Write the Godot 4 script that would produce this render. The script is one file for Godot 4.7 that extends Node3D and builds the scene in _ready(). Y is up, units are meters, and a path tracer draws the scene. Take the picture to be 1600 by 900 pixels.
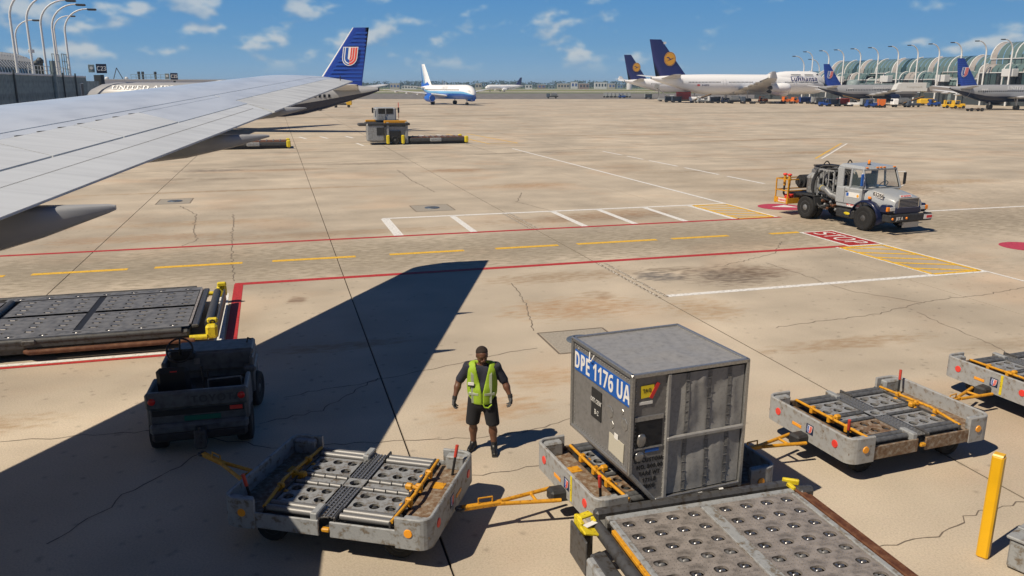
extends Node3D
# Apron seen from a cabin window: x runs along the service road, -z away from the parked airliner, y up, metres.

var M := {}
var T := {}
var taken := {}
var rng := RandomNumberGenerator.new()

class S:
	var st := SurfaceTool.new()
	func _init() -> void:
		st.begin(Mesh.PRIMITIVE_TRIANGLES)
		st.set_smooth_group(-1)
	func sm(on: bool) -> void:
		st.set_smooth_group(0 if on else -1)
	func tri(a: Vector3, b: Vector3, c: Vector3) -> void:
		st.add_vertex(a); st.add_vertex(c); st.add_vertex(b)
	func quad(a: Vector3, b: Vector3, c: Vector3, d: Vector3) -> void:
		tri(a, b, c); tri(a, c, d)
	func uvquad(a: Vector3, b: Vector3, c: Vector3, d: Vector3, k: float, k2: float) -> void:
		for v in [a, c, b, a, d, c]:
			st.set_uv(Vector2(v.x, v.z) * k); st.set_uv2(Vector2(v.x, v.z) * k2); st.add_vertex(v)
	func box(c: Vector3, s: Vector3, bev := 0.0, b := Basis()) -> S:
		var h := s * 0.5
		if bev <= 0.0:
			var p := []
			for i in 8:
				p.append(c + b * Vector3(h.x * (1 if i & 1 else -1), h.y * (1 if i & 2 else -1), h.z * (1 if i & 4 else -1)))
			quad(p[4], p[5], p[7], p[6]); quad(p[1], p[0], p[2], p[3])
			quad(p[5], p[1], p[3], p[7]); quad(p[0], p[4], p[6], p[2])
			quad(p[6], p[7], p[3], p[2]); quad(p[0], p[1], p[5], p[4])
			return self
		bev = minf(bev, minf(h.x, minf(h.y, h.z)) * 0.98)
		var f := func(sx: float, sy: float, sz: float, ax: int) -> Vector3:
			var q := Vector3(sx * (h.x - bev), sy * (h.y - bev), sz * (h.z - bev))
			if ax == 0: q.x = sx * h.x
			elif ax == 1: q.y = sy * h.y
			else: q.z = sz * h.z
			return c + b * q
		for s1 in [-1.0, 1.0]:
			_face(f.call(s1, -1.0, -s1, 0), f.call(s1, 1.0, -s1, 0), f.call(s1, 1.0, s1, 0), f.call(s1, -1.0, s1, 0), b * Vector3(s1, 0, 0))
			_face(f.call(-1.0, s1, -1.0, 1), f.call(1.0, s1, -1.0, 1), f.call(1.0, s1, 1.0, 1), f.call(-1.0, s1, 1.0, 1), b * Vector3(0, s1, 0))
			_face(f.call(-1.0, -1.0, s1, 2), f.call(1.0, -1.0, s1, 2), f.call(1.0, 1.0, s1, 2), f.call(-1.0, 1.0, s1, 2), b * Vector3(0, 0, s1))
			for s2 in [-1.0, 1.0]:
				_face(f.call(s1, s2, -1.0, 0), f.call(s1, s2, 1.0, 0), f.call(s1, s2, 1.0, 1), f.call(s1, s2, -1.0, 1), b * Vector3(s1, s2, 0))
				_face(f.call(s1, -1.0, s2, 0), f.call(s1, 1.0, s2, 0), f.call(s1, 1.0, s2, 2), f.call(s1, -1.0, s2, 2), b * Vector3(s1, 0, s2))
				_face(f.call(-1.0, s1, s2, 1), f.call(1.0, s1, s2, 1), f.call(1.0, s1, s2, 2), f.call(-1.0, s1, s2, 2), b * Vector3(0, s1, s2))
				for s3 in [-1.0, 1.0]:
					var n := b * Vector3(s1, s2, s3)
					var a0: Vector3 = f.call(s1, s2, s3, 0)
					var a1: Vector3 = f.call(s1, s2, s3, 1)
					var a2: Vector3 = f.call(s1, s2, s3, 2)
					if (a1 - a0).cross(a2 - a0).dot(n) > 0: tri(a0, a1, a2)
					else: tri(a0, a2, a1)
		return self
	func _face(a: Vector3, b: Vector3, c: Vector3, d: Vector3, n: Vector3) -> void:
		if (b - a).cross(c - a).dot(n) > 0: quad(a, b, c, d)
		else: quad(a, d, c, b)
	func tube(p0: Vector3, p1: Vector3, r0: float, r1 := -1.0, n := 10, caps := true) -> S:
		if r1 < 0: r1 = r0
		var d := (p1 - p0).normalized()
		var u := d.cross(Vector3.UP if absf(d.y) < 0.9 else Vector3.RIGHT).normalized()
		var v := d.cross(u)
		var a := []; var b := []
		for i in n:
			var t := TAU * i / n
			var w := u * cos(t) + v * sin(t)
			a.append(p0 + w * r0); b.append(p1 + w * r1)
		sm(true)
		for i in n:
			var j := (i + 1) % n
			quad(a[i], a[j], b[j], b[i])
		sm(false)
		if caps:
			for i in n:
				var j := (i + 1) % n
				tri(p0, a[j], a[i]); tri(p1, b[i], b[j])
		return self
	func pipe(pts: Array, r: float, n := 8) -> S:
		for i in pts.size() - 1:
			tube(pts[i], pts[i + 1], r, r, n, true)
			if i > 0: ball(pts[i], Vector3(r, r, r), n, 4)
		return self
	func ring(c: Vector3, ax: Vector3, R: float, r: float, n := 20, k := 6) -> S:
		var d := ax.normalized()
		var u := d.cross(Vector3.UP if absf(d.y) < 0.9 else Vector3.RIGHT).normalized()
		var v := d.cross(u)
		var rows := []
		for i in n:
			var t := TAU * i / n
			var w := u * cos(t) + v * sin(t)
			var row := PackedVector3Array()
			for q in k:
				var s := TAU * q / k
				row.append(c + w * (R + r * cos(s)) + d * r * sin(s))
			rows.append(row)
		rows.append(rows[0])
		loft(rows, true, false, true)
		return self
	func ball(c: Vector3, r: Vector3, n := 12, k := 8) -> S:
		var rows := []
		for i in k + 1:
			var p := PI * i / k
			var row := PackedVector3Array()
			for j in n:
				var t := TAU * j / n
				row.append(c + Vector3(r.x * sin(p) * cos(t), r.y * cos(p), r.z * sin(p) * sin(t)))
			rows.append(row)
		return loft(rows, true, false, true)
	# rings of equal size; closed joins the ring's last point to its first; faces turn outward when rings run along the axis that the ring goes round clockwise, else flip
	func loft(rows: Array, closed := true, caps := true, smooth := true) -> S:
		var n: int = rows[0].size()
		var c0 := Vector3.ZERO
		var vol := 0.0
		for row in rows:
			for p in row: c0 += p
		c0 /= float(n * rows.size())
		var m := n if closed else n - 1
		for i in rows.size() - 1:
			for j in m:
				var a: Vector3 = rows[i][j] - c0; var b: Vector3 = rows[i][(j + 1) % n] - c0; var c: Vector3 = rows[i + 1][(j + 1) % n] - c0; var d: Vector3 = rows[i + 1][j] - c0
				vol += a.dot(b.cross(c)) + a.dot(c.cross(d))
		var flip := vol < 0.0
		sm(smooth)
		for i in rows.size() - 1:
			for j in m:
				var a: Vector3 = rows[i][j]; var b: Vector3 = rows[i][(j + 1) % n]; var c: Vector3 = rows[i + 1][(j + 1) % n]; var d: Vector3 = rows[i + 1][j]
				if flip: quad(a, d, c, b)
				else: quad(a, b, c, d)
		sm(false)
		if caps and closed:
			for e in [0, rows.size() - 1]:
				var row: PackedVector3Array = rows[e]
				var cc := Vector3.ZERO
				for p in row: cc += p
				cc /= float(n)
				for j in n:
					if (e == 0) != flip: tri(cc, row[(j + 1) % n], row[j])
					else: tri(cc, row[j], row[(j + 1) % n])
		return self
	func lathe(prof: Array, o: Vector3, ax: Vector3, n := 16, smooth := true) -> S:
		var d := ax.normalized()
		var u := d.cross(Vector3.UP if absf(d.y) < 0.9 else Vector3.RIGHT).normalized()
		var v := d.cross(u)
		var rows := []
		for q in prof:
			var row := PackedVector3Array()
			for i in n:
				var t := TAU * i / n
				row.append(o + d * q[1] + (u * cos(t) + v * sin(t)) * q[0])
			rows.append(row)
		return loft(rows, true, true, smooth)
	# polygon in the plane of ex, ey through o, thick along ez from t0 to t1
	func prism(poly: PackedVector2Array, o: Vector3, ex: Vector3, ey: Vector3, t0: float, t1: float) -> S:
		var ez := ex.cross(ey).normalized()
		if Geometry2D.is_polygon_clockwise(poly):
			poly = poly.duplicate(); poly.reverse()
		var idx := Geometry2D.triangulate_polygon(poly)
		var n := poly.size()
		var lo := PackedVector3Array(); var hi := PackedVector3Array()
		for p in poly:
			lo.append(o + ex * p.x + ey * p.y + ez * t0); hi.append(o + ex * p.x + ey * p.y + ez * t1)
		for i in range(0, idx.size(), 3):
			var a := poly[idx[i]]; var b := poly[idx[i + 1]]; var c := poly[idx[i + 2]]
			var ccw := (b - a).cross(c - a) > 0
			var i1 := idx[i + 1] if ccw else idx[i + 2]
			var i2 := idx[i + 2] if ccw else idx[i + 1]
			tri(hi[idx[i]], hi[i1], hi[i2])
			if t1 - t0 > 0.0: tri(lo[idx[i]], lo[i2], lo[i1])
		if t1 - t0 > 0.0:
			for i in n:
				var j := (i + 1) % n
				quad(lo[i], lo[j], hi[j], hi[i])
		return self
	func mesh() -> ArrayMesh:
		st.index()
		st.generate_normals()
		return st.commit()
	func raw() -> ArrayMesh:
		st.generate_normals()
		return st.commit()

func lin(r: float, g: float, b: float) -> Color:
	return Color(r, g, b).linear_to_srgb()

func tex(key: String, freq: float, oct: int, stops: Array, size := 512, sd := 1, type := FastNoiseLite.TYPE_SIMPLEX_SMOOTH, gain := 0.5, warp := 0.0, sy := 1.0) -> Texture2D:
	if T.has(key): return T[key]
	var n := FastNoiseLite.new()
	n.noise_type = type; n.frequency = freq; n.seed = sd
	n.fractal_octaves = oct; n.fractal_gain = gain
	if warp > 0.0:
		n.domain_warp_enabled = true; n.domain_warp_amplitude = warp; n.domain_warp_frequency = freq * 2.0
	var g := Gradient.new()
	var off := PackedFloat32Array(); var col := PackedColorArray()
	for s in stops:
		off.append(s[0]); col.append(s[1])
	g.offsets = off; g.colors = col
	var t := NoiseTexture2D.new()
	t.width = size; t.height = size; t.seamless = true; t.noise = n; t.color_ramp = g
	T[key] = t
	return t

func gr(v: float) -> Color:
	return Color(v, v, v)

# linear base colour, roughness, metal, texture key and its tiles per metre
func mat(key: String, c: Array, rough := 0.6, metal := 0.0, tx: Texture2D = null, scale := 1.0, bump := 0.0) -> StandardMaterial3D:
	if M.has(key): return M[key]
	var m := StandardMaterial3D.new()
	m.resource_name = key
	m.albedo_color = lin(c[0], c[1], c[2])
	m.roughness = rough
	m.metallic = metal
	if tx:
		m.albedo_texture = tx
		m.uv1_triplanar = true
		m.uv1_scale = Vector3(scale, scale, scale)
		if bump > 0.0:
			m.heightmap_enabled = true; m.heightmap_texture = tx; m.heightmap_scale = bump
	M[key] = m
	return m

func numbered(called: String) -> String:
	if not taken.has(called):
		taken[called] = 0
		return called
	taken[called] += 1
	return "%s_%03d" % [called, taken[called]]

func thing(called: String, label: String, category: String, at := Vector3.ZERO, turn := 0.0, group := "") -> Node3D:
	var o := Node3D.new()
	o.name = numbered(called)
	add_child(o, true)
	o.position = at; o.rotation.y = turn
	o.set_meta("label", label); o.set_meta("category", category)
	if group: o.set_meta("group", group)
	return o

func part(p: Node3D, called: String, m: Mesh, mt: Material, at := Vector3.ZERO, b := Basis()) -> MeshInstance3D:
	var o := MeshInstance3D.new()
	o.name = called
	o.mesh = m
	o.material_override = mt
	p.add_child(o, true)
	o.transform = Transform3D(b, at)
	return o

func struct(called: String, m: Mesh, mt: Material, p: Node3D = null) -> MeshInstance3D:
	var o := part(p if p else self, called, m, mt)
	if p == null: o.set_meta("kind", "structure")
	return o

func copy(src: Node3D, label: String, at: Vector3, turn: float) -> Node3D:
	var c: Node3D = src.duplicate()
	c.name = numbered(String(src.name))
	add_child(c, true)
	c.position = at; c.rotation.y = turn
	c.set_meta("label", label)
	return c

func bx(c: Vector3, s: Vector3, bev := 0.0, b := Basis()) -> ArrayMesh:
	return S.new().box(c, s, bev, b).mesh()

func tb(p0: Vector3, p1: Vector3, r: float, r1 := -1.0, n := 10) -> ArrayMesh:
	return S.new().tube(p0, p1, r, r1, n).mesh()

# lettering whose face points along nrm, reading along right, of cap height h, centred at c
func text(p: Node3D, words: String, c: Vector3, right: Vector3, up: Vector3, h: float, mt: Material, font := "Droid Sans", squeeze := 1.0, bold := false, thick := 0.004, called := "lettering") -> MeshInstance3D:
	var f := SystemFont.new()
	f.font_names = PackedStringArray([font])
	if bold: f.font_weight = 700
	var t := TextMesh.new()
	t.text = words; t.font = f; t.font_size = 64; t.pixel_size = h / 46.0; t.depth = thick
	t.curve_step = 3.0
	var r := right.normalized(); var u := up.normalized()
	return part(p, called, t, mt, c, Basis(r * squeeze, u, r.cross(u)))

func basis_to(x: Vector3, y: Vector3) -> Basis:
	return Basis(x, y, x.cross(y))

func wheel_mesh(r: float, w: float, n := 20) -> ArrayMesh: # axis z, tyre only
	var s := S.new()
	var h := w * 0.5
	s.lathe([[r * 0.58, -h * 0.8], [r * 0.8, -h], [r * 0.95, -h * 0.9], [r, -h * 0.6], [r, h * 0.6], [r * 0.95, h * 0.9], [r * 0.8, h], [r * 0.58, h * 0.8]], Vector3.ZERO, Vector3(0, 0, 1), n)
	return s.mesh()

func rim_mesh(r: float, w: float) -> ArrayMesh:
	var s := S.new()
	var h := w * 0.5
	for q in [-1.0, 1.0]:
		s.lathe([[r * 0.6, h * 0.55], [r * 0.56, h * 0.82], [r * 0.45, h * 0.6], [r * 0.3, h * 0.55], [r * 0.24, h * 0.85], [0.001, h * 0.9]], Vector3.ZERO, Vector3(0, 0, q), 16)
		for i in 6:
			var t := TAU * i / 6.0
			s.tube(Vector3(cos(t) * r * 0.36, sin(t) * r * 0.36, q * h * 0.5), Vector3(cos(t) * r * 0.36, sin(t) * r * 0.36, q * h * 0.68), r * 0.045, -1, 6)
	return s.mesh()

func put_wheel(p: Node3D, at: Vector3, r: float, w: float, turn := 0.0, rim: Material = null) -> void:
	var key := "w%.3f_%.3f" % [r, w]
	if not T.has(key): T[key] = [wheel_mesh(r, w), rim_mesh(r, w)]
	var b := Basis(Vector3.UP, turn)
	var o := part(p, "wheel", T[key][0], M.tyre, at, b)
	part(o, "hub", T[key][1], rim if rim else M.hub)

# plate with a round or lozenge hole in a cell w by d, top at y 0, centred
func hole_cell(s: S, c: Vector3, w: float, d: float, rx: float, rz: float, depth: float, n := 16, pw := 1.0) -> void:
	var inn := []; var outp := []
	for i in n:
		var t := TAU * (i + 0.5) / n
		var cx := cos(t); var cz := sin(t)
		inn.append(c + Vector3(rx * signf(cx) * pow(absf(cx), pw), 0, rz * signf(cz) * pow(absf(cz), pw)))
		var k := 1.0 / maxf(absf(cx), absf(cz))
		outp.append(c + Vector3(cx * k * w * 0.5, 0, cz * k * d * 0.5))
	for i in n:
		var j := (i + 1) % n
		s.quad(inn[i], inn[j], outp[j], outp[i])
		var dn := Vector3(0, -depth, 0)
		s.quad(inn[j], inn[i], inn[i] + dn, inn[j] + dn)
		# corner fill where two outer points lie on different sides
		var a: Vector3 = outp[i] - c; var b: Vector3 = outp[j] - c
		if absf(absf(a.x) - w * 0.5) < 1e-4 and absf(absf(b.z) - d * 0.5) < 1e-4 and absf(absf(b.x) - w * 0.5) > 1e-4:
			s.tri(outp[i], outp[j], c + Vector3(a.x, 0, b.z))
		elif absf(absf(a.z) - d * 0.5) < 1e-4 and absf(absf(b.x) - w * 0.5) < 1e-4 and absf(absf(a.x) - w * 0.5) > 1e-4:
			s.tri(outp[i], outp[j], c + Vector3(b.x, 0, a.z))

func _ready() -> void:
	rng.seed = 7
	setup_view()
	materials()
	ground()
	far_field()
	concourse_near()
	terminal_far()
	our_airliner()
	other_airliners()
	loaders()
	dollies()
	container()
	tug()
	fuel_truck()
	person()
	far_vehicles()

func setup_view() -> void:
	var cam := Camera3D.new()
	cam.name = "camera"
	cam.fov = rad_to_deg(2.0 * atan(450.0 / 1262.0))
	cam.near = 0.1; cam.far = 9000.0
	cam.position = Vector3(0, 5.4, 0)
	cam.rotation = Vector3(-atan(317.0 / 1262.0), deg_to_rad(-16.0), 0)
	add_child(cam)
	cam.current = true
	var sun := DirectionalLight3D.new()
	sun.name = "sun"
	add_child(sun)
	var dirv := Vector3(0.753, -1.0, -0.268).normalized()
	sun.basis = Basis.looking_at(dirv, Vector3.UP)
	sun.light_energy = 1.6
	sun.light_color = Color(1.0, 0.945, 0.86)
	sun.light_angular_distance = 0.5
	sun.shadow_enabled = true
	var env := Environment.new()
	env.background_mode = Environment.BG_SKY
	env.tonemap_mode = Environment.TONE_MAPPER_LINEAR
	env.tonemap_exposure = 1.0
	env.sdfgi_enabled = true; env.ssao_enabled = true; env.ssil_enabled = true
	env.fog_enabled = true
	env.fog_density = 0.00022
	env.fog_light_color = Color(0.62, 0.72, 0.82)
	var sky := Sky.new()
	var pm := PanoramaSkyMaterial.new()
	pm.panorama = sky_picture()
	sky.sky_material = pm
	env.sky = sky
	env.background_energy_multiplier = 1.0
	var we := WorldEnvironment.new()
	we.name = "world"
	we.environment = env
	add_child(we)

func sky_picture() -> ImageTexture:
	var w := 4096; var h := 2048
	var im := Image.create(w, h, false, Image.FORMAT_RGB8)
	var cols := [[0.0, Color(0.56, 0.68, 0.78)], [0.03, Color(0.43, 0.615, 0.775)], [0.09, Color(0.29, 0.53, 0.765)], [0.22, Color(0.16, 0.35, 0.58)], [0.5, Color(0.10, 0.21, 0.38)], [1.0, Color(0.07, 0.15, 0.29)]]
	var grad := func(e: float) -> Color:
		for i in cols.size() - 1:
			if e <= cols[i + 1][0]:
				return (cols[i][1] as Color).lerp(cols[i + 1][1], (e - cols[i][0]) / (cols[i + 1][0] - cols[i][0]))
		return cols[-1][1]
	var n1 := FastNoiseLite.new()
	n1.seed = 11; n1.noise_type = FastNoiseLite.TYPE_SIMPLEX_SMOOTH; n1.frequency = 0.019; n1.fractal_octaves = 6; n1.fractal_gain = 0.54
	var n2 := FastNoiseLite.new()
	n2.seed = 44; n2.frequency = 0.0042; n2.fractal_octaves = 2
	for y in h:
		var e := (0.5 - (y + 0.5) / h) * 2.0
		if e < 0.0:
			im.fill_rect(Rect2i(0, y, w, 1), Color(0.40, 0.37, 0.33))
			continue
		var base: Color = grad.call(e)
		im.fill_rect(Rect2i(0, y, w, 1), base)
		if e > 0.26 or e < 0.006: continue
		var fade := smoothstep(0.006, 0.024, e) * (1.0 - smoothstep(0.15, 0.26, e))
		var vy := y * 2.4
		for x in w:
			var az := TAU * x / w
			var cx := cos(az) * 652.0; var cz := sin(az) * 652.0 # round the horizon without a seam
			var low := 0.8 * n2.get_noise_3d(cx, vy * 0.5, cz)
			var v := n1.get_noise_3d(cx, vy, cz) + low
			var d := smoothstep(0.2, 0.62, v) * fade
			if d > 0.004:
				# sunlit heads over greyer undersides: the cloud's own body seen from the side
				var up := n1.get_noise_3d(cx, vy - 22.0, cz) + low
				var lit := clampf(0.55 + (v - up) * 1.5, 0.0, 1.0)
				var cc := Color(0.56, 0.63, 0.72).lerp(Color(0.90, 0.86, 0.82), lit)
				im.set_pixel(x, y, base.lerp(cc, d * 0.62))
	return ImageTexture.create_from_image(im)

func materials() -> void:
	var grime := tex("grime", 0.012, 5, [[0.0, gr(0.62)], [0.45, gr(0.86)], [1.0, gr(1.0)]], 512, 3)
	var fine := tex("fine", 0.05, 4, [[0.0, gr(0.80)], [1.0, gr(1.0)]], 512, 4)
	var worn := tex("worn", 0.014, 6, [[0.0, Color(0.62, 0.52, 0.43)], [0.22, Color(0.74, 0.68, 0.61)], [0.4, gr(0.88)], [0.6, gr(0.96)], [0.8, gr(0.91)], [1.0, gr(1.0)]], 512, 9, FastNoiseLite.TYPE_SIMPLEX_SMOOTH, 0.66)
	var rusty := tex("rusty", 0.012, 6, [[0.0, Color(0.56, 0.40, 0.28)], [0.35, Color(0.70, 0.57, 0.45)], [0.6, Color(0.80, 0.72, 0.63)], [0.8, Color(0.90, 0.86, 0.81)], [1.0, gr(1.0)]], 512, 21, FastNoiseLite.TYPE_SIMPLEX_SMOOTH, 0.68)
	var chip := tex("chip", 0.02, 6, [[0.0, Color(0.4, 0.3, 0.2)], [0.22, Color(0.62, 0.5, 0.38)], [0.3, gr(0.9)], [1.0, gr(1.0)]], 512, 31, FastNoiseLite.TYPE_SIMPLEX_SMOOTH, 0.7)
	T["grime"] = grime
	tex("alu", 0.02, 6, [[0.0, gr(0.78)], [0.4, gr(0.92)], [1.0, gr(1.0)]], 512, 47, FastNoiseLite.TYPE_SIMPLEX_SMOOTH, 0.72)
	tex("wing_soft", 0.01, 4, [[0.0, gr(0.93)], [1.0, gr(1.0)]], 256, 42)
	mat("tyre", [0.018, 0.018, 0.018], 0.85, 0.0, grime, 1.5)
	mat("hub", [0.12, 0.12, 0.12], 0.55, 0.4, grime, 2.0)
	mat("hub_grey", [0.3, 0.31, 0.32], 0.5, 0.4, grime, 2.0)
	mat("black", [0.012, 0.012, 0.013], 0.6)
	mat("dark", [0.035, 0.036, 0.038], 0.6, 0.0, grime, 0.8)
	mat("dark_steel", [0.10, 0.10, 0.103], 0.5, 0.35, worn, 1.1)
	mat("steel", [0.27, 0.27, 0.27], 0.5, 0.4, fine, 2.0)
	mat("bright_steel", [0.42, 0.41, 0.40], 0.32, 0.85, fine, 3.0)
	mat("roller", [0.155, 0.16, 0.168], 0.5, 0.2, grime, 1.6)
	mat("dolly_grey", [0.33, 0.345, 0.355], 0.6, 0.0, worn, 0.9)
	mat("dolly_worn", [0.34, 0.345, 0.345], 0.66, 0.0, tex("edge_rust", 0.011, 6, [[0.0, Color(0.58, 0.42, 0.30)], [0.16, Color(0.74, 0.64, 0.55)], [0.3, Color(0.88, 0.85, 0.82)], [0.5, gr(0.96)], [1.0, gr(1.0)]], 512, 25, FastNoiseLite.TYPE_SIMPLEX_SMOOTH, 0.72), 1.1)
	mat("dolly_rust", [0.36, 0.345, 0.325], 0.72, 0.0, rusty, 1.3)
	mat("deck_grey", [0.33, 0.34, 0.345], 0.5, 0.1, worn, 0.9)
	mat("yellow", [0.70, 0.33, 0.015], 0.55, 0.0, chip, 1.1)
	mat("lemon", [0.78, 0.62, 0.02], 0.55, 0.0, chip, 1.4)
	mat("post_yellow", [0.84, 0.46, 0.008], 0.4, 0.0, T.wing_soft, 0.8)
	mat("orange_dot", [0.85, 0.34, 0.02], 0.4)
	mat("red_dot", [0.72, 0.05, 0.035], 0.45)
	mat("red_grip", [0.5, 0.05, 0.03], 0.5)
	mat("red_lamp", [0.55, 0.02, 0.015], 0.25)
	mat("white_paint", [0.74, 0.73, 0.70], 0.5)
	mat("white_gloss", [0.80, 0.80, 0.79], 0.28)
	mat("navy_decal", [0.012, 0.02, 0.06], 0.5)
	mat("logo_blue", [0.02, 0.09, 0.38], 0.4)
	mat("logo_red", [0.72, 0.09, 0.06], 0.4)
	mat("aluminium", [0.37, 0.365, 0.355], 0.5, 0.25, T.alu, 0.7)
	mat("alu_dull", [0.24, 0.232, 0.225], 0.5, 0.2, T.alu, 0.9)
	mat("alu_edge", [0.5, 0.5, 0.49], 0.38, 0.75, fine, 1.0)
	mat("canvas", [0.33, 0.325, 0.315], 0.8, 0.0, T.alu, 1.2)
	mat("strap", [0.22, 0.217, 0.212], 0.8, 0.0, grime, 4.0)
	mat("plate_tan", [0.36, 0.325, 0.30], 0.5, 0.15, grime, 0.8)
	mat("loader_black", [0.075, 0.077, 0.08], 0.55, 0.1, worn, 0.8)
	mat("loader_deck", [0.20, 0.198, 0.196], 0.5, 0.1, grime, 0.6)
	mat("rust_pipe", [0.20, 0.10, 0.055], 0.75, 0.0, rusty, 0.8)
	mat("truck_grey", [0.43, 0.455, 0.475], 0.32, 0.0, fine, 0.7)
	mat("truck_navy", [0.008, 0.014, 0.05], 0.3)
	mat("chrome", [0.65, 0.65, 0.65], 0.15, 1.0)
	mat("lens_clear", [0.62, 0.63, 0.62], 0.12, 0.3)
	mat("lens_amber", [0.85, 0.25, 0.015], 0.2)
	mat("window_dark", [0.012, 0.014, 0.018], 0.08)
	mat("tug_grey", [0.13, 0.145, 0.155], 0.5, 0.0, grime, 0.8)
	mat("tug_letter", [0.05, 0.06, 0.065], 0.6)
	mat("green_plate", [0.0, 0.14, 0.09], 0.55)
	mat("seat", [0.014, 0.014, 0.015], 0.7)
	mat("hiviz", [0.37, 0.57, 0.03], 0.7, 0.0, fine, 2.0)
	mat("reflect", [0.33, 0.37, 0.27], 0.5)
	mat("shirt", [0.022, 0.024, 0.038], 0.9)
	mat("shorts", [0.011, 0.011, 0.014], 0.9)
	mat("skin", [0.125, 0.055, 0.03], 0.5)
	mat("hair", [0.022, 0.013, 0.009], 0.9)
	mat("shoe", [0.010, 0.010, 0.010], 0.45)
	mat("glove", [0.10, 0.10, 0.105], 0.8, 0.0, grime, 6.0)
	mat("glove_palm", [0.025, 0.025, 0.027], 0.8)
	mat("wing_grey", [0.645, 0.69, 0.735], 0.2, 0.0, tex("wing", 0.008, 4, [[0.0, gr(0.90)], [0.5, gr(0.97)], [1.0, gr(1.0)]], 512, 41), 0.25)
	mat("wing_flap", [0.62, 0.655, 0.685], 0.4, 0.0, T.wing, 0.3)
	mat("wing_dirty", [0.60, 0.63, 0.65], 0.45, 0.0, tex("soot", 0.012, 5, [[0.0, gr(0.74)], [0.35, gr(0.88)], [0.6, gr(0.97)], [1.0, gr(1.0)]], 512, 43), 0.3)
	mat("fairing", [0.40, 0.41, 0.42], 0.4, 0.1, T.wing, 0.4)
	mat("jet_white", [0.90, 0.90, 0.90], 0.3)
	mat("jet_belly", [0.62, 0.63, 0.64], 0.35)
	mat("jet_grey", [0.33, 0.335, 0.345], 0.35)
	mat("jet_navy", [0.012, 0.018, 0.05], 0.35)
	mat("fin_blue", [0.012, 0.045, 0.30], 0.35)
	mat("fin_stripe", [0.018, 0.075, 0.40], 0.35)
	mat("crane_blue", [0.016, 0.02, 0.13], 0.35)
	mat("crane_gold", [0.85, 0.40, 0.02], 0.4)
	mat("jet_blue", [0.02, 0.13, 0.55], 0.32)
	mat("jet_sky", [0.16, 0.45, 0.75], 0.32)
	mat("engine_metal", [0.5, 0.5, 0.5], 0.3, 0.7)
	mat("teal_glass", [0.115, 0.175, 0.172], 0.12)
	mat("teal_dark", [0.03, 0.06, 0.065], 0.12)
	mat("pale_panel", [0.33, 0.305, 0.285], 0.5)
	mat("frame_white", [0.62, 0.63, 0.63], 0.5)
	mat("clad_grey", [0.30, 0.38, 0.39], 0.6, 0.0, grime, 0.15)
	mat("clad_dark", [0.05, 0.06, 0.065], 0.6)
	mat("pole_white", [0.72, 0.72, 0.71], 0.4)
	mat("lamp_head", [0.03, 0.03, 0.033], 0.5)
	mat("sign_navy", [0.008, 0.012, 0.04], 0.4)
	mat("red_paint", [0.47, 0.03, 0.028], 0.7, 0.0, tex("paint", 0.03, 5, [[0.0, Color(0.6, 0.56, 0.5)], [0.3, gr(0.86)], [0.5, gr(0.97)], [1.0, gr(1.0)]], 512, 51, FastNoiseLite.TYPE_SIMPLEX_SMOOTH, 0.7), 0.6)
	mat("stop_paint", [0.40, 0.02, 0.02], 0.7, 0.0, T.paint, 0.6)
	mat("pink_paint", [0.50, 0.05, 0.09], 0.7, 0.0, T.paint, 0.6)
	mat("line_white", [0.80, 0.79, 0.76], 0.7, 0.0, T.paint, 0.6)
	mat("line_worn", [0.60, 0.56, 0.48], 0.8, 0.0, tex("wornline", 0.03, 5, [[0.0, Color(0.35, 0.28, 0.2)], [0.42, Color(0.5, 0.42, 0.33)], [0.5, gr(0.95)], [1.0, gr(1.0)]], 512, 53), 0.8)
	mat("line_yellow", [0.82, 0.49, 0.04], 0.7, 0.0, T.paint, 0.6)
	mat("crack", [0.15, 0.122, 0.095], 0.9)
	mat("joint", [0.045, 0.04, 0.034], 0.9)
	mat("pit_metal", [0.16, 0.19, 0.23], 0.5, 0.3, grime, 1.5)
	mat("pit_slab", [0.40, 0.36, 0.30], 0.85, 0.0, fine, 0.6)
	mat("glass", [0.5, 0.6, 0.6], 0.03)
	for k in ["wing_dirty", "wing_flap"]: M[k].uv1_scale = Vector3(0.12, 0.5, 1.1) # dirt runs with the airflow
	M.glass.transparency = BaseMaterial3D.TRANSPARENCY_ALPHA
	M.glass.albedo_color = Color(0.55, 0.62, 0.62, 0.16)
	mat("paper", [0.62, 0.58, 0.47], 0.8, 0.0, fine, 4.0)
	mat("black_card", [0.02, 0.02, 0.02], 0.7)
	mat("decal_blue", [0.01, 0.10, 0.42], 0.45)
	mat("decal_yellow", [0.80, 0.62, 0.02], 0.5)
	mat("decal_red", [0.62, 0.03, 0.03], 0.5)

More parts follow.
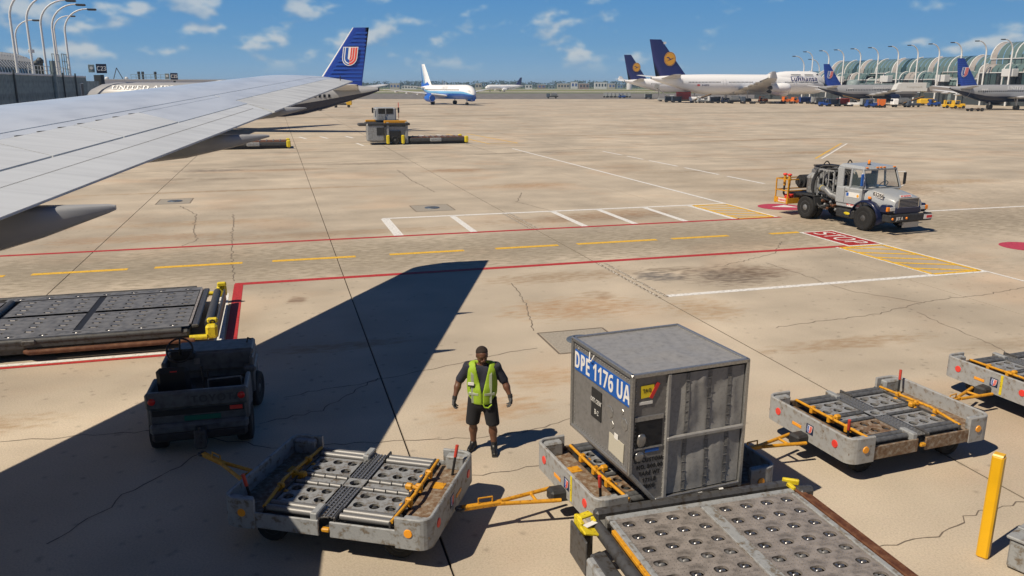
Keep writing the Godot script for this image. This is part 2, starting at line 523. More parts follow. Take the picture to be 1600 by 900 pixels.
func ground_material() -> StandardMaterial3D:
	var n := 2048
	var span := 120.0
	# streaks that the paving machine and the traffic left run along the road
	var mk := func(sd: int, fr: float, oc: int) -> PackedByteArray:
		var f := FastNoiseLite.new()
		f.seed = sd; f.frequency = fr; f.fractal_octaves = oc; f.noise_type = FastNoiseLite.TYPE_SIMPLEX_SMOOTH
		var im := f.get_seamless_image(n, n, false, false, 0.1, true)
		im.convert(Image.FORMAT_L8)
		return im.get_data()
	var broad: PackedByteArray = mk.call(1, 0.004, 4)
	var mid: PackedByteArray = mk.call(2, 0.02, 4)
	var rust: PackedByteArray = mk.call(3, 0.007, 5)
	var fs := FastNoiseLite.new()
	fs.seed = 9; fs.frequency = 0.02; fs.fractal_octaves = 5
	var stim := fs.get_seamless_image(512, n, false, false, 0.1, true)
	stim.resize(n, n, Image.INTERPOLATE_CUBIC)
	stim.convert(Image.FORMAT_L8)
	var streak: PackedByteArray = stim.get_data()
	var fp := FastNoiseLite.new()
	fp.seed = 12; fp.frequency = 0.35; fp.fractal_octaves = 2
	var spim := fp.get_seamless_image(n, n, false, false, 0.1, true)
	spim.convert(Image.FORMAT_L8)
	var speck: PackedByteArray = spim.get_data()
	var out := PackedByteArray()
	out.resize(n * n * 3)
	var k := 0
	for i in n * n:
		var b := broad[i] / 255.0 - 0.5
		var m := mid[i] / 255.0 - 0.5
		var s := streak[i] / 255.0 - 0.5
		var r := clampf((rust[i] / 255.0 - 0.55) * 4.0 + s * 1.3, 0.0, 1.0) * 0.42
		var v := 1.0 + b * 0.16 + m * 0.15 + s * 0.13
		if speck[i] > 212: v -= 0.16
		out[k] = int(clampf(v * lerpf(204.0, 200.0, r), 0, 255))
		out[k + 1] = int(clampf(v * lerpf(190.5, 172.0, r), 0, 255))
		out[k + 2] = int(clampf(v * lerpf(172.0, 146.0, r), 0, 255))
		k += 3
	# spills and wear copied from where the photograph shows them: x, z, half sizes, colour, strength
	var fl := FastNoiseLite.new()
	fl.seed = 77; fl.frequency = 0.06; fl.fractal_octaves = 5
	var spots := [[10.4, -20.9, 0.75, 0.75, 80, 78, 80, 0.75], [12.4, -20.4, 1.5, 1.3, 98, 84, 72, 0.7], [11.2, -21.6, 1.0, 0.4, 110, 96, 80, 0.5], [13.6, -20.6, 1.2, 0.9, 120, 98, 78, 0.5],
		[6.9, -18.3, 2.0, 1.1, 176, 128, 84, 0.5], [7.6, -21.6, 2.6, 0.7, 150, 122, 92, 0.5], [3.2, -12.6, 1.2, 0.6, 182, 136, 92, 0.5], [9.9, -17.3, 1.0, 1.1, 172, 130, 86, 0.4], [4.6, -13.8, 1.0, 0.6, 184, 140, 96, 0.4],
		[11.0, -52.0, 2.4, 1.3, 160, 112, 72, 0.55], [13.0, -43.0, 3.0, 1.2, 168, 126, 86, 0.45], [14.1, -32.2, 3.0, 1.0, 160, 122, 88, 0.5], [12.0, -31.4, 4.5, 0.9, 150, 116, 86, 0.5],
		[-4.6, -56.2, 2.4, 1.0, 96, 88, 82, 0.6], [6.0, -58.4, 3.6, 1.0, 104, 94, 84, 0.55], [0.5, -55.4, 3.5, 0.7, 150, 112, 78, 0.45], [-6.2, -51.5, 1.6, 0.9, 110, 96, 82, 0.45], [-3.0, -51.0, 2.0, 0.7, 118, 104, 88, 0.45],
		[2.0, -30.6, 6.0, 0.7, 158, 124, 92, 0.4], [-5.0, -31.5, 3.5, 0.9, 170, 124, 86, 0.4], [-3.5, -34.5, 4.0, 0.8, 172, 132, 92, 0.35],
		[2.0, -26.2, 60.0, 3.0, 158, 147, 128, 0.9], [-30.0, -26.2, 30.0, 3.0, 158, 147, 128, 0.5], [21.0, -24.0, 1.2, 8.0, 150, 138, 122, 0.3], [34.0, -28.0, 9.0, 8.0, 152, 139, 122, 0.4], [23.0, -46.0, 2.8, 20.0, 160, 144, 122, 0.3],
		[36.0, -38.0, 5.0, 1.3, 166, 130, 88, 0.5], [44.0, -58.0, 6.0, 1.6, 150, 112, 74, 0.5], [32.5, -36.0, 2.2, 2.6, 140, 112, 82, 0.45], [0.2, -21.0, 0.3, 0.4, 110, 84, 66, 0.6], [7.9, -19.3, 0.5, 0.5, 150, 120, 92, 0.5],
		[48.0, -73.0, 11.0, 0.7, 150, 118, 86, 0.7], [30.0, -47.0, 8.0, 0.5, 156, 132, 104, 0.6], [38.0, -85.0, 14.0, 0.8, 158, 130, 100, 0.6], [10.0, -80.0, 16.0, 0.5, 150, 136, 116, 0.6], [25.0, -98.0, 20.0, 0.8, 160, 138, 112, 0.5], [20.0, -64.0, 10.0, 0.28, 118, 108, 96, 0.7], [33.0, -55.0, 7.0, 0.22, 120, 110, 98, 0.7], [-2.0, -45.0, 9.0, 0.4, 160, 130, 98, 0.6], [5.0, -70.0, 12.0, 0.35, 130, 118, 104, 0.6], [11.5, -14.0, 2.2, 0.4, 166, 136, 104, 0.6], [1.0, -16.8, 1.8, 0.35, 170, 138, 104, 0.6], [-5.5, -14.2, 1.8, 0.5, 172, 142, 108, 0.6], [16.0, -13.0, 3.0, 0.4, 160, 140, 116, 0.5]]
	for q in spots:
		var x0 := int((q[0] - q[2] * 1.5 + 60.0) / span * n); var x1 := int((q[0] + q[2] * 1.5 + 60.0) / span * n)
		var z0 := int((q[1] - q[3] * 1.5 + 110.0) / span * n); var z1 := int((q[1] + q[3] * 1.5 + 110.0) / span * n)
		for z in range(maxi(z0, 0), mini(z1, n)):
			for x in range(maxi(x0, 0), mini(x1, n)):
				var wx := x * span / n - 60.0; var wz := z * span / n - 110.0
				var rr := pow((wx - q[0]) / q[2], 2.0) + pow((wz - q[1]) / q[3], 2.0)
				var d = smoothstep(0.0, 1.3, 1.0 - rr * 0.8 + fl.get_noise_2d(x * 1.6, z * 5.0) * 0.9) * q[7] * (0.85 + 0.4 * fl.get_noise_2d(x * 3.0 + 500.0, z * 12.0) * 2.0)
				if d <= 0.01: continue
				var p := (z * n + x) * 3
				out[p] = int(lerpf(out[p], q[4], d)); out[p + 1] = int(lerpf(out[p + 1], q[5], d)); out[p + 2] = int(lerpf(out[p + 2], q[6], d))
	var m := StandardMaterial3D.new()
	m.resource_name = "apron_concrete"
	m.albedo_texture = ImageTexture.create_from_image(Image.create_from_data(n, n, false, Image.FORMAT_RGB8, out))
	m.albedo_color = Color(0.905, 0.905, 0.895)
	m.roughness = 0.9
	m.uv1_offset = Vector3(0.5, 110.0 / 120.0, 0)
	m.detail_enabled = true
	m.detail_blend_mode = BaseMaterial3D.BLEND_MODE_MUL
	m.detail_uv_layer = BaseMaterial3D.DETAIL_UV_2
	m.detail_albedo = tex("grain", 0.06, 5, [[0.0, gr(0.80)], [0.3, gr(0.93)], [0.7, gr(1.0)], [1.0, gr(1.0)]], 1024, 61, FastNoiseLite.TYPE_SIMPLEX_SMOOTH, 0.7)
	M["apron"] = m
	return m

func sheet(pts: Array, y: float) -> ArrayMesh:
	var s := S.new()
	var poly := PackedVector2Array()
	for p in pts: poly.append(Vector2(p[0], -p[1]))
	s.prism(poly, Vector3(0, y, 0), Vector3(1, 0, 0), Vector3(0, 0, -1), 0.0, 0.0)
	return s.mesh()

func rect(p: Node3D, called: String, x0: float, x1: float, z0: float, z1: float, mt: Material, y := 0.004) -> void:
	part(p, called, sheet([[x0, z0], [x1, z0], [x1, z1], [x0, z1]], y), mt)

func stripe(p: Node3D, called: String, a: Vector2, b: Vector2, w: float, mt: Material, y := 0.004) -> void:
	var d := (b - a).normalized(); var n := Vector2(-d.y, d.x) * w * 0.5
	part(p, called, sheet([[a.x + n.x, a.y + n.y], [b.x + n.x, b.y + n.y], [b.x - n.x, b.y - n.y], [a.x - n.x, a.y - n.y]], y), mt)

func diag_z(x: float) -> float:
	return -58.9 - 0.301 * x

func ground() -> void:
	var gm := ground_material()
	var apron := Node3D.new()
	apron.name = "apron"; apron.set_meta("kind", "structure")
	add_child(apron)
	# bed under the slabs shows in the joints
	var bed := S.new()
	bed.quad(Vector3(-1500, -0.035, 60), Vector3(1500, -0.035, 60), Vector3(1500, -0.035, -430), Vector3(-1500, -0.035, -430))
	part(apron, "joint_bed", bed.mesh(), M.joint)
	var g := 0.016
	var xs := []
	for i in range(-9, 14): xs.append(1.6 + 7.75 * i)
	for i in xs.size() - 1:
		var a: float = xs[i] + g; var b: float = xs[i + 1] - g
		var s := S.new()
		var far_a := diag_z(a) + 0.03; var far_b := diag_z(b) + 0.03
		s.uvquad(Vector3(a, 0, 40), Vector3(b, 0, 40), Vector3(b, 0, far_b), Vector3(a, 0, far_a), 1.0 / 120.0, 1.0 / 2.3)
		s.quad(Vector3(a, -0.034, 40), Vector3(a, 0, 40), Vector3(a, 0, far_a), Vector3(a, -0.034, far_a))
		s.quad(Vector3(b, 0, 40), Vector3(b, -0.034, 40), Vector3(b, -0.034, far_b), Vector3(b, 0, far_b))
		part(apron, "slab", s.raw(), gm)
		# beyond the slanting joint
		var t := S.new()
		t.uvquad(Vector3(a, 0, far_a - 0.09), Vector3(b, 0, far_b - 0.09), Vector3(b, 0, -190), Vector3(a, 0, -190), 1.0 / 120.0, 1.0 / 2.3)
		part(apron, "slab", t.raw(), gm)
	var o := S.new()
	var xa: float = xs[0]; var xb: float = xs[-1]
	o.uvquad(Vector3(-1500, 0, 40), Vector3(xa - g, 0, 40), Vector3(xa - g, 0, -190), Vector3(-1500, 0, -190), 1.0 / 120.0, 1.0 / 2.3)
	o.uvquad(Vector3(xb + g, 0, 40), Vector3(700, 0, 40), Vector3(700, 0, -190), Vector3(xb + g, 0, -190), 1.0 / 120.0, 1.0 / 2.3)
	o.uvquad(Vector3(-1500, 0, -190.05), Vector3(700, 0, -190.05), Vector3(700, 0, -430), Vector3(-1500, 0, -430), 1.0 / 120.0, 1.0 / 2.3)
	part(apron, "outer_apron", o.raw(), gm)
	# cracks
	var cracks := [[[-4.5, -13.4], [-2.2, -13.2], [-0.4, -12.0], [1.3, -11.75], [2.7, -11.5], [3.6, -11.5], [4.4, -11.8]], [[-3.0, -9.95], [-2.3, -11.0], [-1.4, -12.1]], [[-2.0, -36.5], [-1.85, -32.0], [-1.67, -27.3], [-1.45, -23.6]],
		[[6.1, -21.2], [5.75, -18.7], [5.3, -16.7]], [[-0.6, -13.0], [0.4, -13.3], [1.1, -14.1], [1.54, -14.6]], [[10.7, -15.4], [13.8, -15.75], [15.9, -16.4], [17.8, -16.5], [19.4, -16.8], [22.5, -17.2]],
		[[-4.5, -39.8], [-3.55, -36.9], [-3.3, -32.7], [-2.96, -30.6], [-3.56, -29.2]], [[14.5, -21.6], [14.5, -20.7], [14.64, -17.8], [15.6, -16.3]], [[14.8, -15.6], [14.6, -14.4], [14.5, -13.2], [14.2, -12.2]],
		[[5.8, -7.1], [7.5, -7.15], [8.5, -7.46], [9.3, -7.5], [11.0, -7.7]], [[-0.2, -14.1], [1.15, -14.4], [4.4, -15.4], [5.0, -15.5]], [[2.1, -10.3], [2.9, -10.26], [3.7, -10.3]], [[7.74, -41.5], [7.4, -47.0], [7.46, -53.5]], [[13.0, -21.6], [15.6, -22.8], [17.0, -24.5]], [[20.0, -38.0], [24.0, -37.0], [28.0, -37.6]], [[11.5, -33.5], [10.8, -36.8], [12.0, -40.0]]]
	for c in cracks:
		var s := S.new()
		var pts: Array = []
		for i in c.size() - 1:
			var a := Vector2(c[i][0], c[i][1]); var b := Vector2(c[i + 1][0], c[i + 1][1])
			var k := int(a.distance_to(b) / 0.16) + 1
			for j in k:
				var q := a.lerp(b, float(j) / k)
				var nn := (b - a).orthogonal().normalized()
				pts.append(q + nn * rng.randfn(0.0, 0.03))
		pts.append(Vector2(c[-1][0], c[-1][1]))
		for i in pts.size() - 1:
			var d: Vector2 = (pts[i + 1] - pts[i]).normalized()
			var nn := Vector2(-d.y, d.x)
			var w := 0.003 + rng.randf() * 0.006 + absf(pts[i].y) * 0.0003
			var w2 := w
			s.quad(Vector3(pts[i].x - nn.x * w, 0.003, pts[i].y - nn.y * w), Vector3(pts[i].x + nn.x * w, 0.003, pts[i].y + nn.y * w), Vector3(pts[i + 1].x + nn.x * w2, 0.003, pts[i + 1].y + nn.y * w2), Vector3(pts[i + 1].x - nn.x * w2, 0.003, pts[i + 1].y - nn.y * w2))
		part(apron, "crack", s.mesh(), M.crack)
	# service road lines
	stripe(apron, "red_line", Vector2(-40, -29.35), Vector2(20.2, -29.35), 0.24, M.red_paint)
	stripe(apron, "red_line", Vector2(-1.4, -23.2), Vector2(18.7, -23.2), 0.27, M.red_paint)
	stripe(apron, "red_line", Vector2(-9.4, -29.35), Vector2(-9.9, -32.2), 0.25, M.red_paint, 0.006)
	for q in [[-14.6, -11.3], [-10.5, -7.9], [-7.2, -4.6], [-3.85, -1.3], [-0.4, 2.2], [3.3, 5.8], [6.9, 9.15], [9.85, 12.9], [13.5, 15.8]]:
		stripe(apron, "yellow_dash", Vector2(q[0], -26.1), Vector2(q[1], -26.1), 0.27, M.line_yellow)
	stripe(apron, "yellow_dash", Vector2(17.5, -26.0), Vector2(18.75, -26.0), 0.27, M.line_yellow)
	# painted bays
	stripe(apron, "white_line", Vector2(4.0, -33.55), Vector2(20.05, -33.55), 0.26, M.line_white)
	for x in [4.1, 6.95, 11.45, 13.6, 15.85, 18.1]:
		stripe(apron, "white_line", Vector2(x, -33.48), Vector2(x, -29.44), 0.36 if x < 5.0 else 0.27, M.line_white)
	for x in [9.2, 9.5]:
		stripe(apron, "white_line", Vector2(x, -33.48), Vector2(x, -29.44), 0.09, M.line_worn)
	stripe(apron, "white_line", Vector2(20.05, -29.44), Vector2(19.8, -69.0), 0.2, M.line_white, 0.007)
	for q in [[-40, -44], [-45, -49.5], [-50.5, -55], [-56, -59], [-60, -64]]:
		stripe(apron, "white_dash", Vector2(26.3, q[0]), Vector2(26.3, q[1]), 0.2, M.line_white)
	for q in [[18.28, 19.95, -33.4, -29.5], [18.3, 20.0, -23.0, -18.85]]:
		for e in [[q[0], q[2], q[1], q[2]], [q[0], q[3], q[1], q[3]], [q[0], q[2], q[0], q[3]], [q[1], q[2], q[1], q[3]]]:
			stripe(apron, "yellow_line", Vector2(e[0], e[1]), Vector2(e[2], e[3]), 0.16, M.line_yellow, 0.008)
		var nh := 5
		for i in nh:
			var z0: float = lerpf(q[2], q[3], (i + 0.0) / nh); var z1: float = lerpf(q[2], q[3], (i + 1.0) / nh)
			stripe(apron, "yellow_line", Vector2(q[0], z0), Vector2(q[1], z1), 0.17, M.line_yellow, 0.0045)
	# stop box
	rect(apron, "stop_box", 18.72, 20.22, -25.97, -23.12, M.line_white, 0.005)
	rect(apron, "stop_field", 18.84, 20.1, -25.85, -23.24, M.stop_paint, 0.009)
	text(apron, "STOP", Vector3(19.47, 0.0145, -24.55), Vector3(0, 0, 1), Vector3(1, 0, 0), 0.78, M.line_white, "Droid Sans", 0.92, false, 0.003)
	stripe(apron, "white_line", Vector2(9.6, -18.7), Vector2(20.1, -18.75), 0.22, M.line_white)
	stripe(apron, "white_line", Vector2(18.2, -23.1), Vector2(18.2, -18.8), 0.1, M.line_white, 0.0055)
	stripe(apron, "white_line", Vector2(20.12, -23.1), Vector2(20.12, -10.0), 0.1, M.line_white, 0.0055)
	for x in [9.36, 9.58]:
		stripe(apron, "white_line", Vector2(x, -22.9), Vector2(x, -18.6), 0.1, M.line_worn, 0.005)
	stripe(apron, "white_line", Vector2(23.6, -29.0), Vector2(48.0, -29.0), 0.2, M.line_white)
	# stand outline round the dark loader
	stripe(apron, "red_line", Vector2(-1.3, -23.2), Vector2(-1.25, -17.1), 0.24, M.red_paint, 0.006)
	stripe(apron, "red_line", Vector2(-14.0, -17.28), Vector2(-1.4, -17.15), 0.13, M.red_paint, 0.006)
	stripe(apron, "white_line", Vector2(-14.0, -17.45), Vector2(-1.4, -17.32), 0.13, M.line_white, 0.004)
	stripe(apron, "white_line", Vector2(-1.62, -22.2), Vector2(-1.5, -17.3), 0.22, M.line_white, 0.004)
	# stand lines near the far loaders
	for q in [[2.3, 2.9], [4.5, 5.1], [7.2, 7.7], [15.3, 15.8], [17.3, 17.8]]:
		stripe(apron, "white_dash", Vector2(q[0], -91.0), Vector2(q[1], -87.5), 0.3, M.line_white)
	stripe(apron, "white_line", Vector2(7.6, -75.9), Vector2(19.4, -75.9), 0.2, M.line_white)
	stripe(apron, "white_line", Vector2(7.6, -75.9), Vector2(7.3, -79.5), 0.25, M.line_white, 0.006)
	stripe(apron, "white_line", Vector2(-8.0, -74.6), Vector2(1.4, -74.6), 0.2, M.line_white)
	for q in [[19.3, -75.0, 18.6, -92.0], [22.2, -75.5, 21.0, -92.0]]:
		stripe(apron, "yellow_line", Vector2(q[0], q[1]), Vector2(q[2], q[3]), 0.2, M.line_yellow)
	stripe(apron, "yellow_line", Vector2(19.3, -75.2), Vector2(22.2, -75.2), 0.2, M.line_yellow, 0.006)
	stripe(apron, "yellow_line", Vector2(39.1, -53.0), Vector2(51.8, -66.5), 0.15, M.line_yellow)
	stripe(apron, "white_line", Vector2(39.5, -52.8), Vector2(52.2, -66.2), 0.15, M.line_white)
	# round painted hydrant markers
	for q in [[24.6, -21.4, 0.85], [21.9, -31.9, 1.0]]:
		var poly := []
		for i in 28: poly.append([q[0] + cos(TAU * i / 28) * q[2], q[1] + sin(TAU * i / 28) * q[2]])
		part(apron, "round_marker", sheet(poly, 0.0045), M.pink_paint)
	part(apron, "arrow_marker", sheet([[21.5, -32.0], [22.6, -31.5], [22.4, -32.35]], 0.009), M.line_white)
	# hydrant pits
	for q in [[-4.9, -41.5, 1.5, 1.9], [6.55, -36.0, 1.75, 1.9], [6.1, -15.75, 1.55, 1.5]]:
		var hw: float = q[2] * 0.5; var hd: float = q[3] * 0.5
		stripe(apron, "pit_joint", Vector2(q[0] - hw, q[1] - hd), Vector2(q[0] + hw, q[1] - hd), 0.05, M.crack, 0.0032)
		stripe(apron, "pit_joint", Vector2(q[0] - hw, q[1] + hd), Vector2(q[0] + hw, q[1] + hd), 0.05, M.crack, 0.0032)
		stripe(apron, "pit_joint", Vector2(q[0] - hw, q[1] - hd), Vector2(q[0] - hw, q[1] + hd), 0.05, M.crack, 0.0036)
		stripe(apron, "pit_joint", Vector2(q[0] + hw, q[1] - hd), Vector2(q[0] + hw, q[1] + hd), 0.05, M.crack, 0.0036)
		rect(apron, "pit_slab", q[0] - hw + 0.04, q[0] + hw - 0.04, q[1] - hd + 0.04, q[1] + hd - 0.04, M.pit_slab, 0.003)
		var lid := S.new()
		lid.lathe([[0.34, 0.0], [0.34, 0.018], [0.31, 0.03], [0.001, 0.034]], Vector3(q[0], 0.003, q[1]), Vector3.UP, 20)
		var lo := part(apron, "pit_lid", lid.mesh(), M.pit_metal)
		part(lo, "lid_handle", bx(Vector3(q[0], 0.05, q[1]), Vector3(0.22, 0.03, 0.05), 0.01), M.steel)

func far_field() -> void:
	# bands of taxiway, grass and runway beyond the apron, each a sheet on the flat field
	var gcol := tex("grass", 0.02, 5, [[0.0, Color(0.55, 0.5, 0.3)], [0.5, Color(0.75, 0.78, 0.5)], [1.0, Color(1, 1, 0.8)]], 512, 71)
	mat("grass", [0.21, 0.235, 0.115], 0.95, 0.0, gcol, 0.02)
	mat("dry_grass", [0.36, 0.34, 0.21], 0.95, 0.0, gcol, 0.015)
	mat("asphalt", [0.235, 0.215, 0.195], 0.9, 0.0, T.grime, 0.03)
	mat("taxi_concrete", [0.52, 0.48, 0.40], 0.9, 0.0, T.grime, 0.02)
	var bands := [["taxiway", -330, -560, "asphalt"], ["grass_strip", -560, -640, "grass"], ["taxiway", -640, -740, "taxi_concrete"], ["grass_strip", -740, -1000, "dry_grass"], ["runway", -1000, -1120, "taxi_concrete"], ["field", -1120, -9000, "grass"]]
	for i in bands.size():
		var b: Array = bands[i]
		var s := S.new()
		var y := 0.004 + 0.004 * i
		# bands run square to the line of sight over the field
		var cs := cos(deg_to_rad(16.0)); var sn := sin(deg_to_rad(16.0))
		var f := func(u: float, v: float) -> Vector3: return Vector3(u * cs - v * sn * 1.0, y, u * sn + v * cs)
		s.quad(f.call(-5000, b[1]), f.call(5000, b[1]), f.call(5000, b[2]), f.call(-5000, b[2]))
		var o := part(self, numbered(b[0]), s.mesh(), M[b[3]])
		o.set_meta("kind", "structure")
	# the ground on to the horizon
	var gs := S.new()
	gs.quad(Vector3(-8000, -0.05, 3000), Vector3(8000, -0.05, 3000), Vector3(8000, -0.05, -8800), Vector3(-8000, -0.05, -8800))
	var go := part(self, "terrain", gs.mesh(), M.dry_grass)
	go.set_meta("kind", "structure")

# where a pixel column of the 1600-wide photograph meets a given ground distance ahead, at height y
func fp(px: float, d: float, y := 0.0) -> Vector3:
	var th := atan(317.0 / 1262.0)
	var zc := d * cos(th) + (5.4 - y) * sin(th)
	var u := (px - 800.0) / 1262.0 * zc
	var cs := cos(deg_to_rad(16.0)); var sn := sin(deg_to_rad(16.0))
	return Vector3(u * cs + d * sn, y, u * sn - d * cs)

func lamp_pole(at: Vector3, h: float, reach: float, dirx: float, label: String, group: String, r := 0.13) -> void:
	var t := thing("apron_lamp", label, "lamp post", at, 0.0, group)
	var s := S.new()
	var pts := []
	var rad := absf(reach)
	for i in 4: pts.append(Vector3(0, (h - rad) * i / 3.0, 0))
	for i in range(1, 9):
		var a := PI * 0.5 * i / 8.0
		pts.append(Vector3(dirx * rad * (1.0 - cos(a)), h - rad + rad * sin(a) * 0.98, 0))
	for i in pts.size() - 1:
		var k0 := r * (1.0 - 0.45 * i / pts.size()); var k1 := r * (1.0 - 0.45 * (i + 1) / pts.size())
		s.tube(pts[i], pts[i + 1], k0, k1, 8, false)
	part(t, "pole", s.mesh(), M.pole_white)
	var e: Vector3 = pts[-1]
	var hd := S.new()
	hd.box(e + Vector3(dirx * 0.55, -0.06, 0), Vector3(1.2, 0.24, 0.62), 0.08)
	var l := part(t, "lamp_head", hd.mesh(), M.lamp_head)
	part(l, "lens", bx(e + Vector3(dirx * 0.55, -0.19, 0), Vector3(0.9, 0.03, 0.45)), M.hub_grey)

func concourse_near() -> void:
	# clad concourse wall that runs away along x = -27, lit by the sun from behind it
	var t := thing("concourse", "long low concourse of grey corrugated cladding with ribbed vault roof", "building", Vector3(-27, 0, -60))
	var s := S.new()
	var z := 0.0
	while z > -78.0: # corrugation
		s.quad(Vector3(0, 2.2, z), Vector3(0.0, 2.2, z - 0.16), Vector3(0, 6.5, z - 0.16), Vector3(0, 6.5, z))
		s.quad(Vector3(0, 2.2, z - 0.16), Vector3(-0.09, 2.2, z - 0.2), Vector3(-0.09, 6.5, z - 0.2), Vector3(0, 6.5, z - 0.16))
		s.quad(Vector3(-0.09, 2.2, z - 0.2), Vector3(-0.09, 2.2, z - 0.4), Vector3(-0.09, 6.5, z - 0.4), Vector3(-0.09, 6.5, z - 0.2))
		s.quad(Vector3(-0.09, 2.2, z - 0.4), Vector3(0, 2.2, z - 0.44), Vector3(0, 6.5, z - 0.44), Vector3(-0.09, 6.5, z - 0.4))
		z -= 0.44
	part(t, "cladding", s.mesh(), M.clad_grey)
	part(t, "back_wall", bx(Vector3(-6, 3.24, -39), Vector3(11.6, 6.48, 78)), M.clad_grey)
	part(t, "plinth", bx(Vector3(-0.12, 1.1, -39), Vector3(0.3, 2.2, 78.2)), M.clad_dark)
	part(t, "parapet", bx(Vector3(-0.1, 6.6, -39), Vector3(0.34, 0.22, 78.2), 0.03), M.frame_white)
	for zz in [-41.5, -58.6, -63.4, -70.6]:
		part(t, "downpipe", tb(Vector3(0.16, 0, zz), Vector3(0.16, 7.0 if zz != -58.6 else 8.4, zz), 0.1 if zz != -58.6 else 0.32), M.clad_grey if zz == -58.6 else M.clad_dark)
	var dr := part(t, "doorway", bx(Vector3(0.03, 4.5, -74.5), Vector3(0.12, 2.2, 1.7)), M.black)  # solid black slab paints the shade of an open doorway
	part(dr, "door_frame", S.new().box(Vector3(0.04, 5.65, -74.5), Vector3(0.16, 0.1, 1.9)).box(Vector3(0.04, 4.5, -73.6), Vector3(0.16, 2.2, 0.1)).mesh(), M.frame_white)
	# vault of glass between light ribs
	var prof := []
	for i in 11:
		var a := PI * i / 10.0
		prof.append(Vector2(-7.0 + cos(a) * 4.2, 6.48 + sin(a) * 3.0))
	var gl := S.new()
	for i in 10:
		gl.quad(Vector3(prof[i].x, prof[i].y, 0), Vector3(prof[i].x, prof[i].y, -66), Vector3(prof[i + 1].x, prof[i + 1].y, -66), Vector3(prof[i + 1].x, prof[i + 1].y, 0))
	var vault := part(t, "vault", gl.mesh(), M.teal_dark)
	z = -0.4
	while z > -66.0:
		var rb := S.new()
		for i in 10:
			var p0 := Vector3(prof[i].x, prof[i].y, z); var p1 := Vector3(prof[i + 1].x, prof[i + 1].y, z)
			rb.box((p0 + p1) * 0.5 + Vector3(0, 0.05, 0), Vector3(p0.distance_to(p1) + 0.08, 0.14, 0.22), 0.0, Basis(Vector3(0, 0, 1), atan2(p1.y - p0.y, p1.x - p0.x)))
		part(vault, "rib", rb.mesh(), M.frame_white)
		z -= 1.15
	# railings and plant on the roof
	var rl := S.new()
	for i in 14:
		rl.tube(Vector3(-0.5, 6.6, -50.0 - i * 1.4), Vector3(-0.5, 7.7, -50.0 - i * 1.4), 0.04, -1, 6)
	rl.tube(Vector3(-0.5, 7.7, -50), Vector3(-0.5, 7.7, -68.3), 0.04, -1, 6)
	rl.tube(Vector3(-0.5, 7.2, -50), Vector3(-0.5, 7.2, -68.3), 0.03, -1, 6)
	part(t, "railing", rl.mesh(), M.frame_white)
	for q in [[-57.2, 1.9, 0.3], [-58.9, 2.3, 0.34]]:
		part(t, "flue", S.new().lathe([[q[2], 0], [q[2], q[1] * 0.7], [q[2] * 1.3, q[1] * 0.72], [q[2] * 1.3, q[1] * 0.86], [q[2] * 0.5, q[1]]], Vector3(-1.3, 6.5, q[0]), Vector3.UP, 10).mesh(), M.clad_dark)
	var sc := S.new()
	for i in 4:
		for k in [0.0, 1.2]:
			sc.tube(Vector3(-0.9 - k, 6.5, -69.0 - i * 1.3), Vector3(-0.9 - k, 9.6, -69.0 - i * 1.3), 0.06, -1, 6)
	for y in [7.6, 8.6, 9.6]:
		for k in [0.0, 1.2]:
			sc.tube(Vector3(-0.9 - k, y, -69.0), Vector3(-0.9 - k, y, -72.9), 0.05, -1, 6)
	part(t, "roof_scaffold", sc.mesh(), M.clad_grey)
	part(t, "floodlight_box", bx(Vector3(-0.9, 9.4, -54.0), Vector3(0.5, 0.4, 0.9), 0.05), M.frame_white)
	part(t, "floodlight_mast", tb(Vector3(-0.9, 6.5, -54.0), Vector3(-0.9, 9.3, -54.0), 0.05), M.frame_white)
	# lamps stand on the roof edge and on its other side
	var words := ["beside the first rib of the vault", "before the white roof floodlight", "between floodlight and dark flues", "beside the dark roof flues", "next to the roof scaffold"]
	var zs := [-105.6, -112.1, -118.3, -123.9, -130.9]
	for i in 5:
		lamp_pole(Vector3(-27.5, 6.5, zs[i]), 9.3, 3.2, 1.0, "white swan-neck lamp post on the concourse edge " + words[i], "lamps along the clad concourse", 0.15)
	lamp_pole(Vector3(-39.2, 5.0, -152.0), 10.6, 2.8, 1.0, "white swan-neck lamp post rising behind the ribbed vault roof", "lamps behind the vault", 0.15)
	lamp_pole(Vector3(-39.2, 5.0, -178.0), 13.2, 2.8, 1.0, "white swan-neck lamp post behind the dark roof flues", "lamps behind the vault", 0.15)
	for i in 2: part(get_node("concourse"), "lamp_footing", bx(Vector3(-12.2, 2.5, -92.0 - 26.0 * i), Vector3(1.0, 5.0, 1.0)), M.clad_grey)
	# end block with gate sign
	var e := thing("gate_block", "dark grey gate block with sloping stair at the concourse end", "building", Vector3(-27, 0, -138.2))
	part(e, "wall", bx(Vector3(-1.5, 3.0, -5.0), Vector3(3.0, 6.0, 9.6), 0.02), M.clad_grey)
	part(e, "stair_wedge", S.new().prism(PackedVector2Array([Vector2(0, 0), Vector2(9, 0), Vector2(9, 4.2), Vector2(4, 4.6), Vector2(0, 7.0)]), Vector3(-0.2, 0, -10.2), Vector3(0, 0, -1), Vector3.UP, -0.6, 0.6).mesh(), M.clad_dark)
	gate_sign("C23", fp(168, 133, 0), 7.2, 1.5, "navy gate sign reading C23 on the concourse roof")
	gate_sign("C25", fp(277, 196, 0), 6.6, 1.6, "navy gate sign reading C25 on the gate lounge roof")
	# lettered wall farther on
	var p0 := fp(164, 197); var p1 := fp(430, 215)
	var r := (p1 - p0).normalized(); var L := p0.distance_to(p1)
	var n := r.cross(Vector3.UP) * -1.0
	var w := thing("gate_lounge", "low grey gate lounge with roof railing beyond the grey airliner", "building", p0, 0.0)
	var b := basis_to(r, Vector3.UP)
